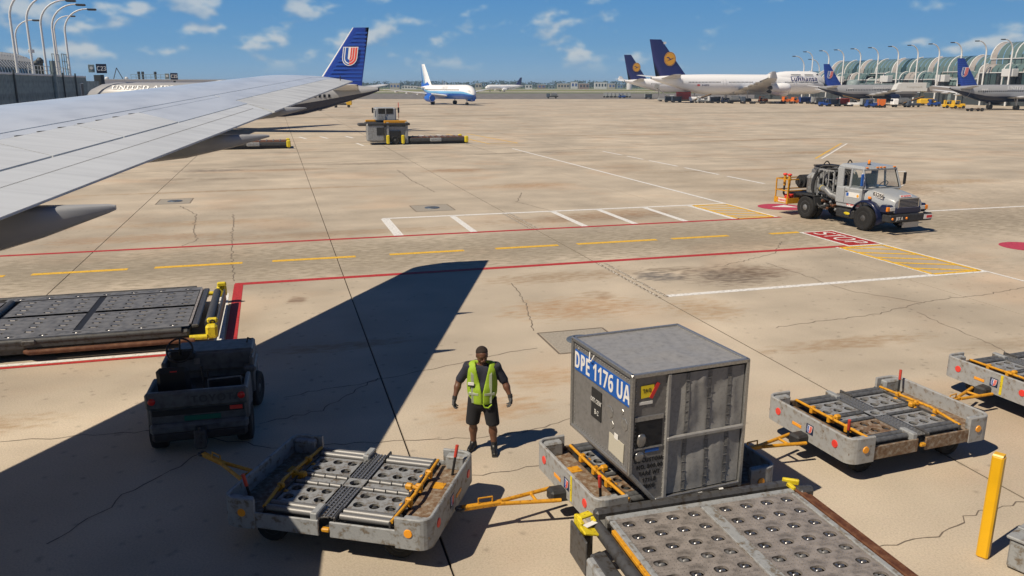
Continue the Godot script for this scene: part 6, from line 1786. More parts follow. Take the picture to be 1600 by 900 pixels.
func fuel_truck() -> void:
	var t := thing("hydrant_truck", "grey and navy hydrant fuel truck with hose gear and yellow rear basket", "truck", Vector3(22.3, 0, -25.75), atan2(0.1, 1.0))
	t.scale = Vector3(0.95, 0.95, 0.95)
	# local +z forward; x -1.1 is the side towards us; front axle z 0, rear axle z -3.3
	for x in [-1.0, 1.0]:
		put_wheel(t, Vector3(x * 0.98, 0.5, 0), 0.5, 0.29, PI * 0.5, M.hub)
		put_wheel(t, Vector3(x * 1.0, 0.5, -3.3), 0.5, 0.3, PI * 0.5, M.hub_grey)
		put_wheel(t, Vector3(x * 0.66, 0.5, -3.3), 0.5, 0.28, PI * 0.5, M.hub)
	part(t, "frame_rails", S.new().box(Vector3(-0.42, 0.72, -2.0), Vector3(0.1, 0.24, 5.6)).box(Vector3(0.42, 0.72, -2.0), Vector3(0.1, 0.24, 5.6)).tube(Vector3(-0.95, 0.5, 0), Vector3(0.95, 0.5, 0), 0.08).tube(Vector3(-0.95, 0.5, -3.3), Vector3(0.95, 0.5, -3.3), 0.12).mesh(), M.dark)
	# cab shell: lower box, pillars, roof
	var cab := part(t, "cab", S.new().box(Vector3(0, 1.27, -1.02), Vector3(1.94, 0.72, 1.5), 0.06).box(Vector3(0, 0.98, -1.02), Vector3(1.86, 0.4, 1.4), 0.04).mesh(), M.truck_grey)
	var rf := S.new()
	rf.loft([PackedVector3Array([Vector3(-0.86, 2.34, -0.42), Vector3(0.86, 2.34, -0.42), Vector3(0.88, 2.34, -1.72), Vector3(-0.88, 2.34, -1.72)]), PackedVector3Array([Vector3(-0.88, 2.4, -0.38), Vector3(0.88, 2.4, -0.38), Vector3(0.9, 2.42, -1.76), Vector3(-0.9, 2.42, -1.76)]), PackedVector3Array([Vector3(-0.76, 2.5, -0.5), Vector3(0.76, 2.5, -0.5), Vector3(0.78, 2.53, -1.7), Vector3(-0.78, 2.53, -1.7)])], true, true, false)
	part(cab, "roof", rf.mesh(), M.truck_grey)
	var pl := S.new()
	for x in [-1.0, 1.0]:
		pl.tube(Vector3(x * 0.93, 1.6, -0.2), Vector3(x * 0.85, 2.38, -0.46), 0.05, -1, 6)
		pl.tube(Vector3(x * 0.93, 1.6, -1.0), Vector3(x * 0.87, 2.38, -1.02), 0.045, -1, 6)
		pl.box(Vector3(x * 0.9, 1.98, -1.58), Vector3(0.08, 0.8, 0.34), 0.02)
	pl.box(Vector3(0, 1.75, -1.74), Vector3(1.8, 0.3, 0.05)).box(Vector3(0, 2.3, -1.74), Vector3(1.8, 0.16, 0.05))
	pl.box(Vector3(0, 1.62, -0.22), Vector3(1.86, 0.06, 0.1), 0.02)
	part(cab, "pillars", pl.mesh(), M.truck_grey)
	var ws := S.new()
	ws.quad(Vector3(-0.87, 1.65, -0.22), Vector3(0.87, 1.65, -0.22), Vector3(0.8, 2.35, -0.455), Vector3(-0.8, 2.35, -0.455))
	part(cab, "windscreen", ws.mesh(), M.glass)
	part(cab, "windscreen_seal", S.new().pipe([Vector3(-0.88, 1.65, -0.21), Vector3(0.88, 1.65, -0.21), Vector3(0.81, 2.36, -0.45), Vector3(-0.81, 2.36, -0.45), Vector3(-0.88, 1.65, -0.21)], 0.024, 6).mesh(), M.black)
	for x in [-1.0, 1.0]:
		var sg := S.new()
		sg.quad(Vector3(x * 0.935, 1.62, -1.0), Vector3(x * 0.935, 1.62, -0.26), Vector3(x * 0.86, 2.32, -0.48), Vector3(x * 0.87, 2.34, -1.0))
		part(cab, "side_window", sg.mesh(), M.glass)
		part(cab, "door_seam", S.new().box(Vector3(x * 0.972, 1.3, -0.28), Vector3(0.008, 0.62, 0.015)).box(Vector3(x * 0.972, 1.3, -1.24), Vector3(0.008, 0.62, 0.015)).mesh(), M.dark)
		part(cab, "door_handle", bx(Vector3(x * 0.985, 1.45, -1.12), Vector3(0.03, 0.035, 0.13), 0.01), M.black)
		var mr := part(cab, "mirror", S.new().box(Vector3(x * 1.12, 2.0, -0.2), Vector3(0.14, 0.48, 0.06), 0.02).mesh(), M.black if x > 0 else M.decal_blue)
		part(mr, "mirror_bracket", S.new().pipe([Vector3(x * 0.92, 2.25, -0.42), Vector3(x * 1.12, 2.27, -0.22), Vector3(x * 1.12, 1.72, -0.2), Vector3(x * 0.95, 1.62, -0.3)], 0.016, 6).mesh(), M.pole_white)
	for x in [-0.45, 0.45]: part(cab, "seat", bx(Vector3(x, 1.75, -1.4), Vector3(0.5, 0.7, 0.16), 0.06), M.seat)
	part(cab, "steering_wheel", S.new().ring(Vector3(0.45, 1.72, -0.62), Vector3(0, 0.6, -0.8), 0.2, 0.016).mesh(), M.black)
	part(cab, "dash_papers", S.new().box(Vector3(-0.4, 1.665, -0.36), Vector3(0.34, 0.012, 0.16), 0.0, Basis(Vector3.UP, 0.3)).box(Vector3(0.15, 1.665, -0.36), Vector3(0.3, 0.02, 0.12)).mesh(), M.white_paint)
	part(cab, "dashboard", bx(Vector3(0, 1.6, -0.45), Vector3(1.7, 0.1, 0.36)), M.black)
	for x in [-0.72, -0.18, 0.0, 0.18, 0.72]:
		part(cab, "marker_lamp", bx(Vector3(x, 2.46, -0.41), Vector3(0.12, 0.05, 0.07), 0.02), M.lens_amber)
	var bc := part(cab, "beacon_base", S.new().lathe([[0.07, 0], [0.07, 0.03], [0.05, 0.04]], Vector3(-0.1, 2.52, -0.95), Vector3.UP, 12).mesh(), M.black)
	part(bc, "beacon", S.new().lathe([[0.05, 0.03], [0.055, 0.12], [0.045, 0.18], [0.001, 0.2]], Vector3(-0.1, 2.52, -0.95), Vector3.UP, 12).mesh(), M.lens_amber)
	# hood with grey top and navy flanks
	var hd := S.new()
	var rows := []
	for q in [[-0.24, 0.9, 1.62], [0.2, 0.86, 1.56], [0.7, 0.8, 1.48], [1.05, 0.74, 1.41], [1.14, 0.7, 1.34]]:
		var row := PackedVector3Array()
		for p in [[-1.0, 0.85], [-1.0, 1.12], [-0.97, q[2] - 0.12], [-0.86, q[2] - 0.03], [-0.5, q[2]], [0.5, q[2]], [0.86, q[2] - 0.03], [0.97, q[2] - 0.12], [1.0, 1.12], [1.0, 0.85]]:
			row.append(Vector3(p[0] * q[1], p[1], q[0]))
		rows.append(row)
	hd.loft(rows, true, true, true)
	var hood := part(t, "hood", hd.mesh(), M.truck_grey)
	for x in [-1.0, 1.0]:
		var fd := S.new()
		var fr := []
		for i in 9:
			var a := lerpf(-0.25, PI + 0.05, i / 8.0)
			var o := Vector3(0, 0.55 + sin(a) * 0.66, cos(a) * 0.72)
			fr.append(PackedVector3Array([o + Vector3(x * 0.62, 0, 0), o + Vector3(x * 0.62, 0.04, 0), o + Vector3(x * 1.02, 0.03, 0), o + Vector3(x * 1.12, -0.04, 0), o + Vector3(x * 1.1, -0.07, 0)]))
		fd.loft(fr, true, true, true)
		fd.box(Vector3(x * 0.82, 0.98, 0.92), Vector3(0.5, 0.34, 0.42), 0.08)
		var fe := part(t, "fender", fd.mesh(), M.truck_navy)
		part(fe, "headlight", bx(Vector3(x * 0.78, 1.0, 1.13), Vector3(0.26, 0.16, 0.04), 0.02), M.lens_clear)
		part(fe, "turn_lamp", S.new().box(Vector3(x * 0.99, 1.0, 1.11), Vector3(0.16, 0.18, 0.08), 0.025).mesh(), M.lens_amber)
		part(fe, "side_marker", bx(Vector3(x * 0.9, 1.32, 0.05), Vector3(0.06, 0.1, 0.16), 0.02), M.lens_amber)
		part(t, "cab_step", S.new().box(Vector3(x * 0.9, 0.55, -1.05), Vector3(0.34, 0.36, 1.0), 0.05).mesh(), M.dark)
	part(t, "chin_panel", bx(Vector3(0, 0.93, 1.08), Vector3(1.3, 0.26, 0.2), 0.03), M.truck_navy)
	var gr2 := part(hood, "grille", bx(Vector3(0, 1.2, 1.13), Vector3(0.98, 0.38, 0.03)), M.black)
	for i in 7: part(gr2, "grille_bar", bx(Vector3(0, 1.045 + i * 0.052, 1.155), Vector3(0.96, 0.02, 0.025), 0.006), M.chrome)
	part(gr2, "grille_surround", S.new().box(Vector3(0, 1.4, 1.15), Vector3(1.04, 0.03, 0.03)).box(Vector3(0, 1.0, 1.15), Vector3(1.04, 0.03, 0.03)).box(Vector3(-0.51, 1.2, 1.15), Vector3(0.03, 0.42, 0.03)).box(Vector3(0.51, 1.2, 1.15), Vector3(0.03, 0.42, 0.03)).mesh(), M.chrome)
	var bm := part(t, "front_bumper", S.new().box(Vector3(0, 0.66, 1.3), Vector3(2.2, 0.3, 0.14), 0.04).box(Vector3(-1.06, 0.66, 1.14), Vector3(0.1, 0.28, 0.36), 0.03).box(Vector3(1.06, 0.66, 1.14), Vector3(0.1, 0.28, 0.36), 0.03).mesh(), M.dark)
	text(bm, "JET A", Vector3(-0.62, 0.66, 1.373), Vector3(1, 0, 0), Vector3.UP, 0.12, M.white_paint, "Droid Sans", 0.9, true, 0.004)
	for x in [-0.98, -0.26]:
		part(bm, "fog_lamp", S.new().lathe([[0.05, 0], [0.05, 0.02], [0.001, 0.035]], Vector3(x, 0.66, 1.37), Vector3(0, 0, 1), 12).mesh(), M.lens_amber)
	part(bm, "end_placard", bx(Vector3(0.86, 0.67, 1.372), Vector3(0.44, 0.18, 0.008)), M.white_paint)
	part(bm, "placard_mark", bx(Vector3(0.92, 0.67, 1.378), Vector3(0.28, 0.1, 0.006)), M.decal_red)
	part(t, "mud_plate", bx(Vector3(0.16, 0.36, 1.2), Vector3(0.86, 0.22, 0.02), 0.005), M.alu_edge)
	part(t, "tow_shackle", S.new().ring(Vector3(-0.42, 0.45, 1.32), Vector3(1, 0, 0), 0.06, 0.02).box(Vector3(-0.42, 0.42, 1.25), Vector3(0.1, 0.1, 0.1), 0.02).mesh(), M.dark_steel)
	# placards
	var nx := Vector3(-1, 0, 0)
	var p1 := part(hood, "number_plate", bx(Vector3(-0.835, 1.47, 0.42), Vector3(0.012, 0.2, 0.52), 0.0, Basis(Vector3(1, 0, 0), 0.12)), M.white_paint)
	text(p1, "63266", Vector3(-0.846, 1.47, 0.42), Vector3(0, -0.12, 1), Vector3(0, 1, 0.12), 0.15, M.black, "Droid Sans", 0.95, true, 0.006)
	var p2 := part(cab, "company_plate", bx(Vector3(-0.976, 1.34, -0.78), Vector3(0.008, 0.2, 0.72)), M.white_paint)
	part(p2, "blue_mark", bx(Vector3(-0.983, 1.34, -1.06), Vector3(0.006, 0.14, 0.13), 0.01), M.decal_blue)
	part(p2, "gold_mark", S.new().lathe([[0.06, 0], [0.06, 0.006]], Vector3(-0.98, 1.32, -0.5), nx, 12).mesh(), M.crane_gold)
	var p3 := part(cab, "smoking_placard", bx(Vector3(-0.936, 0.93, -0.74), Vector3(0.012, 0.2, 0.66)), M.white_paint)
	text(p3, "NO SMOKING", Vector3(-0.945, 0.93, -0.74), Vector3(0, 0, 1), Vector3.UP, 0.1, M.decal_red, "Droid Sans", 0.8, true, 0.005)
	var p4 := part(hood, "hood_placard", bx(Vector3(-0.1, 1.475, 1.06), Vector3(0.6, 0.1, 0.012), 0.0, Basis(Vector3(1, 0, 0), -0.5)), M.white_paint)
	text(p4, "NO SMOKING", Vector3(-0.1, 1.48, 1.07), Vector3(1, 0, 0), Vector3(0, 1, -0.5), 0.06, M.decal_red, "Droid Sans", 0.95, true, 0.005)
	part(t, "step_sticker", S.new().ball(Vector3(-1.075, 0.57, -0.9), Vector3(0.012, 0.06, 0.18), 10, 6).mesh(), M.lemon)
	# body behind the cab: frames, reel, pump block, pipework
	part(t, "rear_deck", bx(Vector3(0, 0.95, -3.3), Vector3(1.7, 0.1, 2.9), 0.02), M.dark)
	var rk := S.new()
	for z in [-2.0, -2.9]:
		for x in [-0.86, -0.2]:
			rk.box(Vector3(x, 1.6, z), Vector3(0.06, 1.2, 0.06))
		rk.box(Vector3(-0.53, 2.18, z), Vector3(0.72, 0.06, 0.06))
	for y in [1.2, 2.18]: rk.box(Vector3(-0.86, y, -2.45), Vector3(0.06, 0.06, 0.9))
	for z in [-2.3, -2.6]: rk.box(Vector3(-0.88, 1.6, z), Vector3(0.03, 1.1, 0.04))
	part(t, "reel_frame", rk.mesh(), M.dolly_grey)
	var rl := part(t, "hose_reel", S.new().ring(Vector3(0.1, 1.75, -2.2), Vector3(1, 0, 0), 0.52, 0.04, 28, 6).ring(Vector3(-0.6, 1.75, -2.2), Vector3(1, 0, 0), 0.52, 0.04, 28, 6).tube(Vector3(-0.62, 1.75, -2.2), Vector3(0.12, 1.75, -2.2), 0.16).mesh(), M.dolly_grey)
	for i in 6:
		part(rl, "spoke", tb(Vector3(-0.6, 1.75, -2.2), Vector3(-0.6, 1.75 + sin(TAU * i / 6) * 0.52, -2.2 + cos(TAU * i / 6) * 0.52), 0.02), M.dolly_grey)
	for i in 5: part(rl, "wound_hose", S.new().ring(Vector3(-0.5 + i * 0.13, 1.75, -2.2), Vector3(1, 0, 0), 0.42, 0.06, 24, 8).mesh(), M.black)
	part(t, "filter_vessel", S.new().lathe([[0.001, 0.0], [0.3, 0.04], [0.34, 0.14], [0.34, 0.7], [0.36, 0.72], [0.36, 0.78], [0.25, 0.92], [0.08, 1.0]], Vector3(-0.45, 1.0, -3.55), Vector3.UP, 16).mesh(), M.dolly_grey)
	part(t, "pump_block", S.new().box(Vector3(0.2, 1.85, -3.5), Vector3(1.1, 0.5, 1.0), 0.06).box(Vector3(0.1, 2.15, -3.4), Vector3(0.9, 0.12, 0.9), 0.03).tube(Vector3(-0.6, 1.95, -3.5), Vector3(0.0, 1.95, -3.5), 0.16).mesh(), M.hub_grey)
	part(t, "top_grating", bx(Vector3(0.1, 2.26, -3.4), Vector3(1.0, 0.05, 0.8)), M.black)
	part(t, "pump_stand", S.new().box(Vector3(0.2, 1.3, -3.5), Vector3(0.9, 0.7, 0.7), 0.04).mesh(), M.dark)
	part(t, "meter_drum", S.new().tube(Vector3(-0.6, 1.5, -4.3), Vector3(0.3, 1.5, -4.3), 0.3, -1, 16).tube(Vector3(-0.75, 1.5, -4.3), Vector3(-0.6, 1.5, -4.3), 0.18).mesh(), M.dark)
	part(t, "air_pipe", S.new().pipe([Vector3(-0.95, 1.45, -2.75), Vector3(-0.98, 1.38, -2.3), Vector3(-0.95, 1.18, -1.95), Vector3(-0.8, 1.1, -1.75)], 0.13, 10).mesh(), M.hub_grey)
	part(t, "pipe_sticker", S.new().ring(Vector3(-0.965, 1.42, -2.55), Vector3(0, -0.3, 0.95), 0.125, 0.012).mesh(), M.decal_yellow)
	for q in [[[-0.6, 2.25, -2.1], [-0.85, 2.15, -2.7], [-1.0, 1.7, -3.0], [-1.05, 1.0, -2.9], [-0.98, 0.6, -2.5], [-0.9, 0.75, -2.1]], [[-0.3, 2.3, -2.4], [-0.7, 2.25, -3.0], [-1.02, 1.5, -3.1], [-1.0, 0.8, -2.75]], [[0.1, 2.3, -1.95], [-0.1, 2.62, -2.0], [-0.3, 2.3, -2.0]], [[-0.2, 2.2, -2.9], [-0.4, 2.5, -3.0], [-0.6, 2.2, -3.1]]]:
		var cur := Curve3D.new()
		for i in q.size():
			var p := Vector3(q[i][0], q[i][1], q[i][2])
			var a := Vector3(q[maxi(i - 1, 0)][0], q[maxi(i - 1, 0)][1], q[maxi(i - 1, 0)][2]); var b := Vector3(q[mini(i + 1, q.size() - 1)][0], q[mini(i + 1, q.size() - 1)][1], q[mini(i + 1, q.size() - 1)][2])
			cur.add_point(p, (a - b) * 0.17, (b - a) * 0.17)
		part(t, "hose", S.new().pipe(Array(cur.tessellate(3, 6.0)), 0.05 if q.size() > 3 else 0.025, 8).mesh(), M.black)
	for i in 7: # valves and fittings between the axles
		var z := -1.7 - i * 0.16
		part(t, "valve", S.new().tube(Vector3(-0.9, 0.62 + (i % 3) * 0.12, z), Vector3(-0.6, 0.62 + (i % 2) * 0.2, z), 0.05).ball(Vector3(-0.92, 0.6 + (i % 3) * 0.14, z), Vector3(0.07, 0.07, 0.06), 8, 6).mesh(), M.rust_pipe if i % 2 else M.hub_grey)
	part(t, "mud_flap", S.new().box(Vector3(-0.98, 1.05, -3.3), Vector3(0.36, 0.04, 1.1), 0.01, Basis(Vector3(1, 0, 0), 0.0)).box(Vector3(-0.98, 0.85, -2.72), Vector3(0.34, 0.4, 0.03), 0.0, Basis(Vector3(1, 0, 0), -0.3)).mesh(), M.dark)
	# basket
	var bk := S.new()
	for x in [-1.3, 1.2]:
		for z in [-4.25, -5.05]: bk.box(Vector3(x, 1.05, z), Vector3(0.045, 1.1, 0.045))
	for y in [1.1, 1.6]:
		for z in [-4.25, -5.05]: bk.box(Vector3(-0.05, y, z), Vector3(2.54, 0.045, 0.045))
		for x in [-1.3, 1.2]: bk.box(Vector3(x, y, -4.65), Vector3(0.045, 0.045, 0.8))
	bk.box(Vector3(-0.05, 0.56, -4.65), Vector3(2.56, 0.06, 0.86))
	var bo := part(t, "basket", bk.mesh(), M.yellow)
	part(bo, "basket_skirt", S.new().box(Vector3(-0.05, 0.66, -4.2), Vector3(2.6, 0.24, 0.03)).box(Vector3(-1.33, 0.66, -4.65), Vector3(0.03, 0.24, 0.88)).mesh(), M.yellow)
	part(bo, "skirt_placard", bx(Vector3(-1.348, 0.67, -4.55), Vector3(0.008, 0.17, 0.5)), M.white_paint)
	text(bo, "FLAMMABLE", Vector3(-1.355, 0.67, -4.55), Vector3(0, 0, 1), Vector3.UP, 0.09, M.decal_red, "Droid Sans", 0.72, true, 0.005)
	part(bo, "red_can", bx(Vector3(-1.0, 0.76, -4.5), Vector3(0.34, 0.34, 0.3), 0.04), M.red_dot)
	for z in [-4.75, -4.45]:
		var nz := part(bo, "nozzle", S.new().tube(Vector3(-1.1, 1.3, z), Vector3(-1.1, 1.75, z), 0.06).tube(Vector3(-1.1, 1.5, z), Vector3(-0.98, 1.6, z), 0.035).mesh(), M.yellow)
		part(nz, "nozzle_cap", S.new().lathe([[0.07, 0.0], [0.1, 0.03], [0.1, 0.07], [0.04, 0.1]], Vector3(-1.1, 1.75, z), Vector3.UP, 12).mesh(), M.red_dot)
		part(nz, "nozzle_hose", S.new().pipe([Vector3(-1.1, 1.3, z), Vector3(-1.12, 0.95, z), Vector3(-1.0, 0.72, z + 0.1)], 0.045, 8).mesh(), M.black)
	part(t, "rear_crossbeam", bx(Vector3(0, 0.8, -4.5), Vector3(0.9, 0.12, 0.9)), M.dark)

# ---- small traffic round the far stands
func far_car(kind: String, label: String, px: float, d: float, turn := 0.0, col := "jet_navy", group := "") -> void:
	var p := fp(px, d)
	var yaw := deg_to_rad(-16.0) + turn
	var cats := {"tug": "tractor", "cart": "cart", "flat": "dolly", "belt": "belt loader", "stairs": "stairs", "truck": "truck", "can": "container", "van": "van", "lift": "lift truck"}
	var names := {"tug": "ramp_tractor", "cart": "baggage_cart", "flat": "flat_dolly", "belt": "belt_loader", "stairs": "stair_truck", "truck": "service_truck", "can": "cargo_unit", "van": "ramp_van", "lift": "catering_truck"}
	var t := thing(names[kind], label, cats[kind], p, yaw, group)
	var m: Material = M[col]
	var wz := 0.75
	var wheels := []
	match kind:
		"tug":
			part(t, "body", S.new().box(Vector3(0, 0.62, 0), Vector3(2.9, 0.6, 1.5), 0.08).box(Vector3(0.85, 1.0, 0), Vector3(1.1, 0.3, 1.4), 0.06).mesh(), m)
			part(t, "cab", S.new().box(Vector3(-0.5, 1.85, 0), Vector3(1.3, 0.08, 1.4), 0.02).box(Vector3(-1.1, 1.4, 0), Vector3(0.08, 0.9, 1.4)).box(Vector3(0.1, 1.4, 0.66), Vector3(0.07, 0.9, 0.07)).box(Vector3(0.1, 1.4, -0.66), Vector3(0.07, 0.9, 0.07)).mesh(), m)
			part(t, "seat", bx(Vector3(-0.6, 1.1, 0), Vector3(0.5, 0.6, 1.0), 0.06), M.seat)
			wheels = [-0.9, 0.95]
		"cart":
			part(t, "bed", bx(Vector3(0, 0.5, 0), Vector3(3.0, 0.14, 1.5), 0.03), M.dark_steel)
			part(t, "roof", bx(Vector3(0, 1.95, 0), Vector3(3.0, 0.08, 1.55), 0.02), m)
			part(t, "end_panel", S.new().box(Vector3(-1.47, 1.2, 0), Vector3(0.06, 1.5, 1.5)).box(Vector3(1.47, 1.2, 0), Vector3(0.06, 1.5, 1.5)).mesh(), m)
			part(t, "curtain", bx(Vector3(0, 1.2, -0.5), Vector3(2.9, 1.3, 0.06)), m)
			wheels = [-1.0, 1.0]
		"flat":
			part(t, "deck", bx(Vector3(0, 0.5, 0), Vector3(3.2, 0.12, 1.6), 0.03), M.dolly_rust)
			part(t, "end_rail", S.new().box(Vector3(-1.55, 0.62, 0), Vector3(0.08, 0.2, 1.6)).box(Vector3(1.55, 0.62, 0), Vector3(0.08, 0.2, 1.6)).mesh(), M.dolly_grey)
			wheels = [-1.1, 1.1]
		"belt":
			part(t, "body", S.new().box(Vector3(0, 0.7, 0), Vector3(4.6, 0.6, 1.7), 0.08).box(Vector3(-1.5, 1.25, 0.4), Vector3(1.0, 0.6, 0.8), 0.06).mesh(), m)
			part(t, "conveyor", S.new().box(Vector3(0.3, 1.7, -0.2), Vector3(7.0, 0.28, 0.9), 0.04, Basis(Vector3(0, 0, 1), 0.24)).mesh(), M.dark_steel)
			part(t, "side_rail", bx(Vector3(0.3, 1.95, 0.28), Vector3(7.0, 0.1, 0.06), 0.0, Basis(Vector3(0, 0, 1), 0.24)), M.yellow)
			wheels = [-1.5, 1.5]
		"stairs":
			part(t, "chassis", bx(Vector3(0, 0.7, 0), Vector3(5.4, 0.5, 2.0), 0.08), m)
			part(t, "cab", bx(Vector3(2.1, 1.4, 0), Vector3(1.3, 1.3, 1.9), 0.15), m)
			part(t, "flight", S.new().box(Vector3(-0.6, 2.6, 0), Vector3(6.2, 0.24, 1.5), 0.03, Basis(Vector3(0, 0, 1), -0.62)).mesh(), M.dolly_grey)
			part(t, "platform", S.new().box(Vector3(-3.3, 4.5, 0), Vector3(1.6, 0.2, 1.7)).box(Vector3(-3.3, 5.1, 0.8), Vector3(1.6, 1.0, 0.06)).mesh(), M.dolly_grey)
			part(t, "prop", S.new().box(Vector3(-2.4, 2.2, 0.6), Vector3(0.2, 4.0, 0.2)).box(Vector3(-2.4, 2.2, -0.6), Vector3(0.2, 4.0, 0.2)).mesh(), M.dolly_grey)
			wheels = [-1.7, 1.8]
		"truck":
			part(t, "bed", bx(Vector3(-0.9, 0.85, 0), Vector3(3.6, 0.4, 1.9), 0.05), M.dark)
			part(t, "cab", bx(Vector3(1.5, 1.35, 0), Vector3(1.4, 1.5, 1.9), 0.16), m)
			part(t, "windscreen", bx(Vector3(2.15, 1.7, 0), Vector3(0.14, 0.55, 1.6), 0.03), M.window_dark)
			part(t, "load", S.new().box(Vector3(-1.0, 1.5, 0), Vector3(2.6, 0.9, 1.6), 0.1).tube(Vector3(-2.0, 2.1, 0.2), Vector3(0.2, 2.1, 0.2), 0.25).mesh(), M.hub_grey)
			wheels = [-1.7, 1.4]
		"can":
			part(t, "shell", S.new().prism(PackedVector2Array([Vector2(-0.75, 0.5), Vector2(0.4, 0.5), Vector2(0.78, 0.95), Vector2(0.78, 2.1), Vector2(-0.75, 2.1)]), Vector3.ZERO, Vector3(1, 0, 0), Vector3.UP, -0.75, 0.75).mesh(), m)
			part(t, "frame", S.new().box(Vector3(0, 2.1, 0.74), Vector3(1.54, 0.06, 0.06)).box(Vector3(-0.74, 1.3, 0.75), Vector3(0.06, 1.6, 0.06)).box(Vector3(0.77, 1.5, 0.75), Vector3(0.06, 1.2, 0.06)).mesh(), M.alu_edge)
			part(t, "pallet_dolly", bx(Vector3(0, 0.42, 0), Vector3(1.9, 0.14, 1.6), 0.03), M.dark_steel)
			wheels = [-0.6, 0.6]
		"van":
			part(t, "body", S.new().box(Vector3(-0.3, 1.15, 0), Vector3(4.0, 1.4, 1.85), 0.2).box(Vector3(1.9, 0.85, 0), Vector3(1.0, 0.7, 1.8), 0.18).mesh(), m)
			part(t, "side_glass", bx(Vector3(0.6, 1.5, 0.92), Vector3(1.6, 0.45, 0.03)), M.window_dark)
			part(t, "windscreen", bx(Vector3(1.62, 1.45, 0), Vector3(0.2, 0.6, 1.6), 0.0, Basis(Vector3(0, 0, 1), 0.4)), M.window_dark)
			wheels = [-1.3, 1.5]
		"lift":
			part(t, "box", bx(Vector3(-0.8, 2.1, 0), Vector3(4.4, 2.4, 2.2), 0.06), m)
			part(t, "cab", bx(Vector3(2.1, 1.2, 0), Vector3(1.5, 1.4, 2.0), 0.16), m)
			part(t, "windscreen", bx(Vector3(2.8, 1.5, 0), Vector3(0.12, 0.5, 1.6)), M.window_dark)
			part(t, "chassis", bx(Vector3(0, 0.65, 0), Vector3(5.6, 0.4, 1.8)), M.dark)
			wheels = [-1.8, 1.9]
	for x in wheels:
		for z in [-1.0, 1.0]: put_wheel(t, Vector3(x, 0.36, z * wz), 0.36, 0.24)

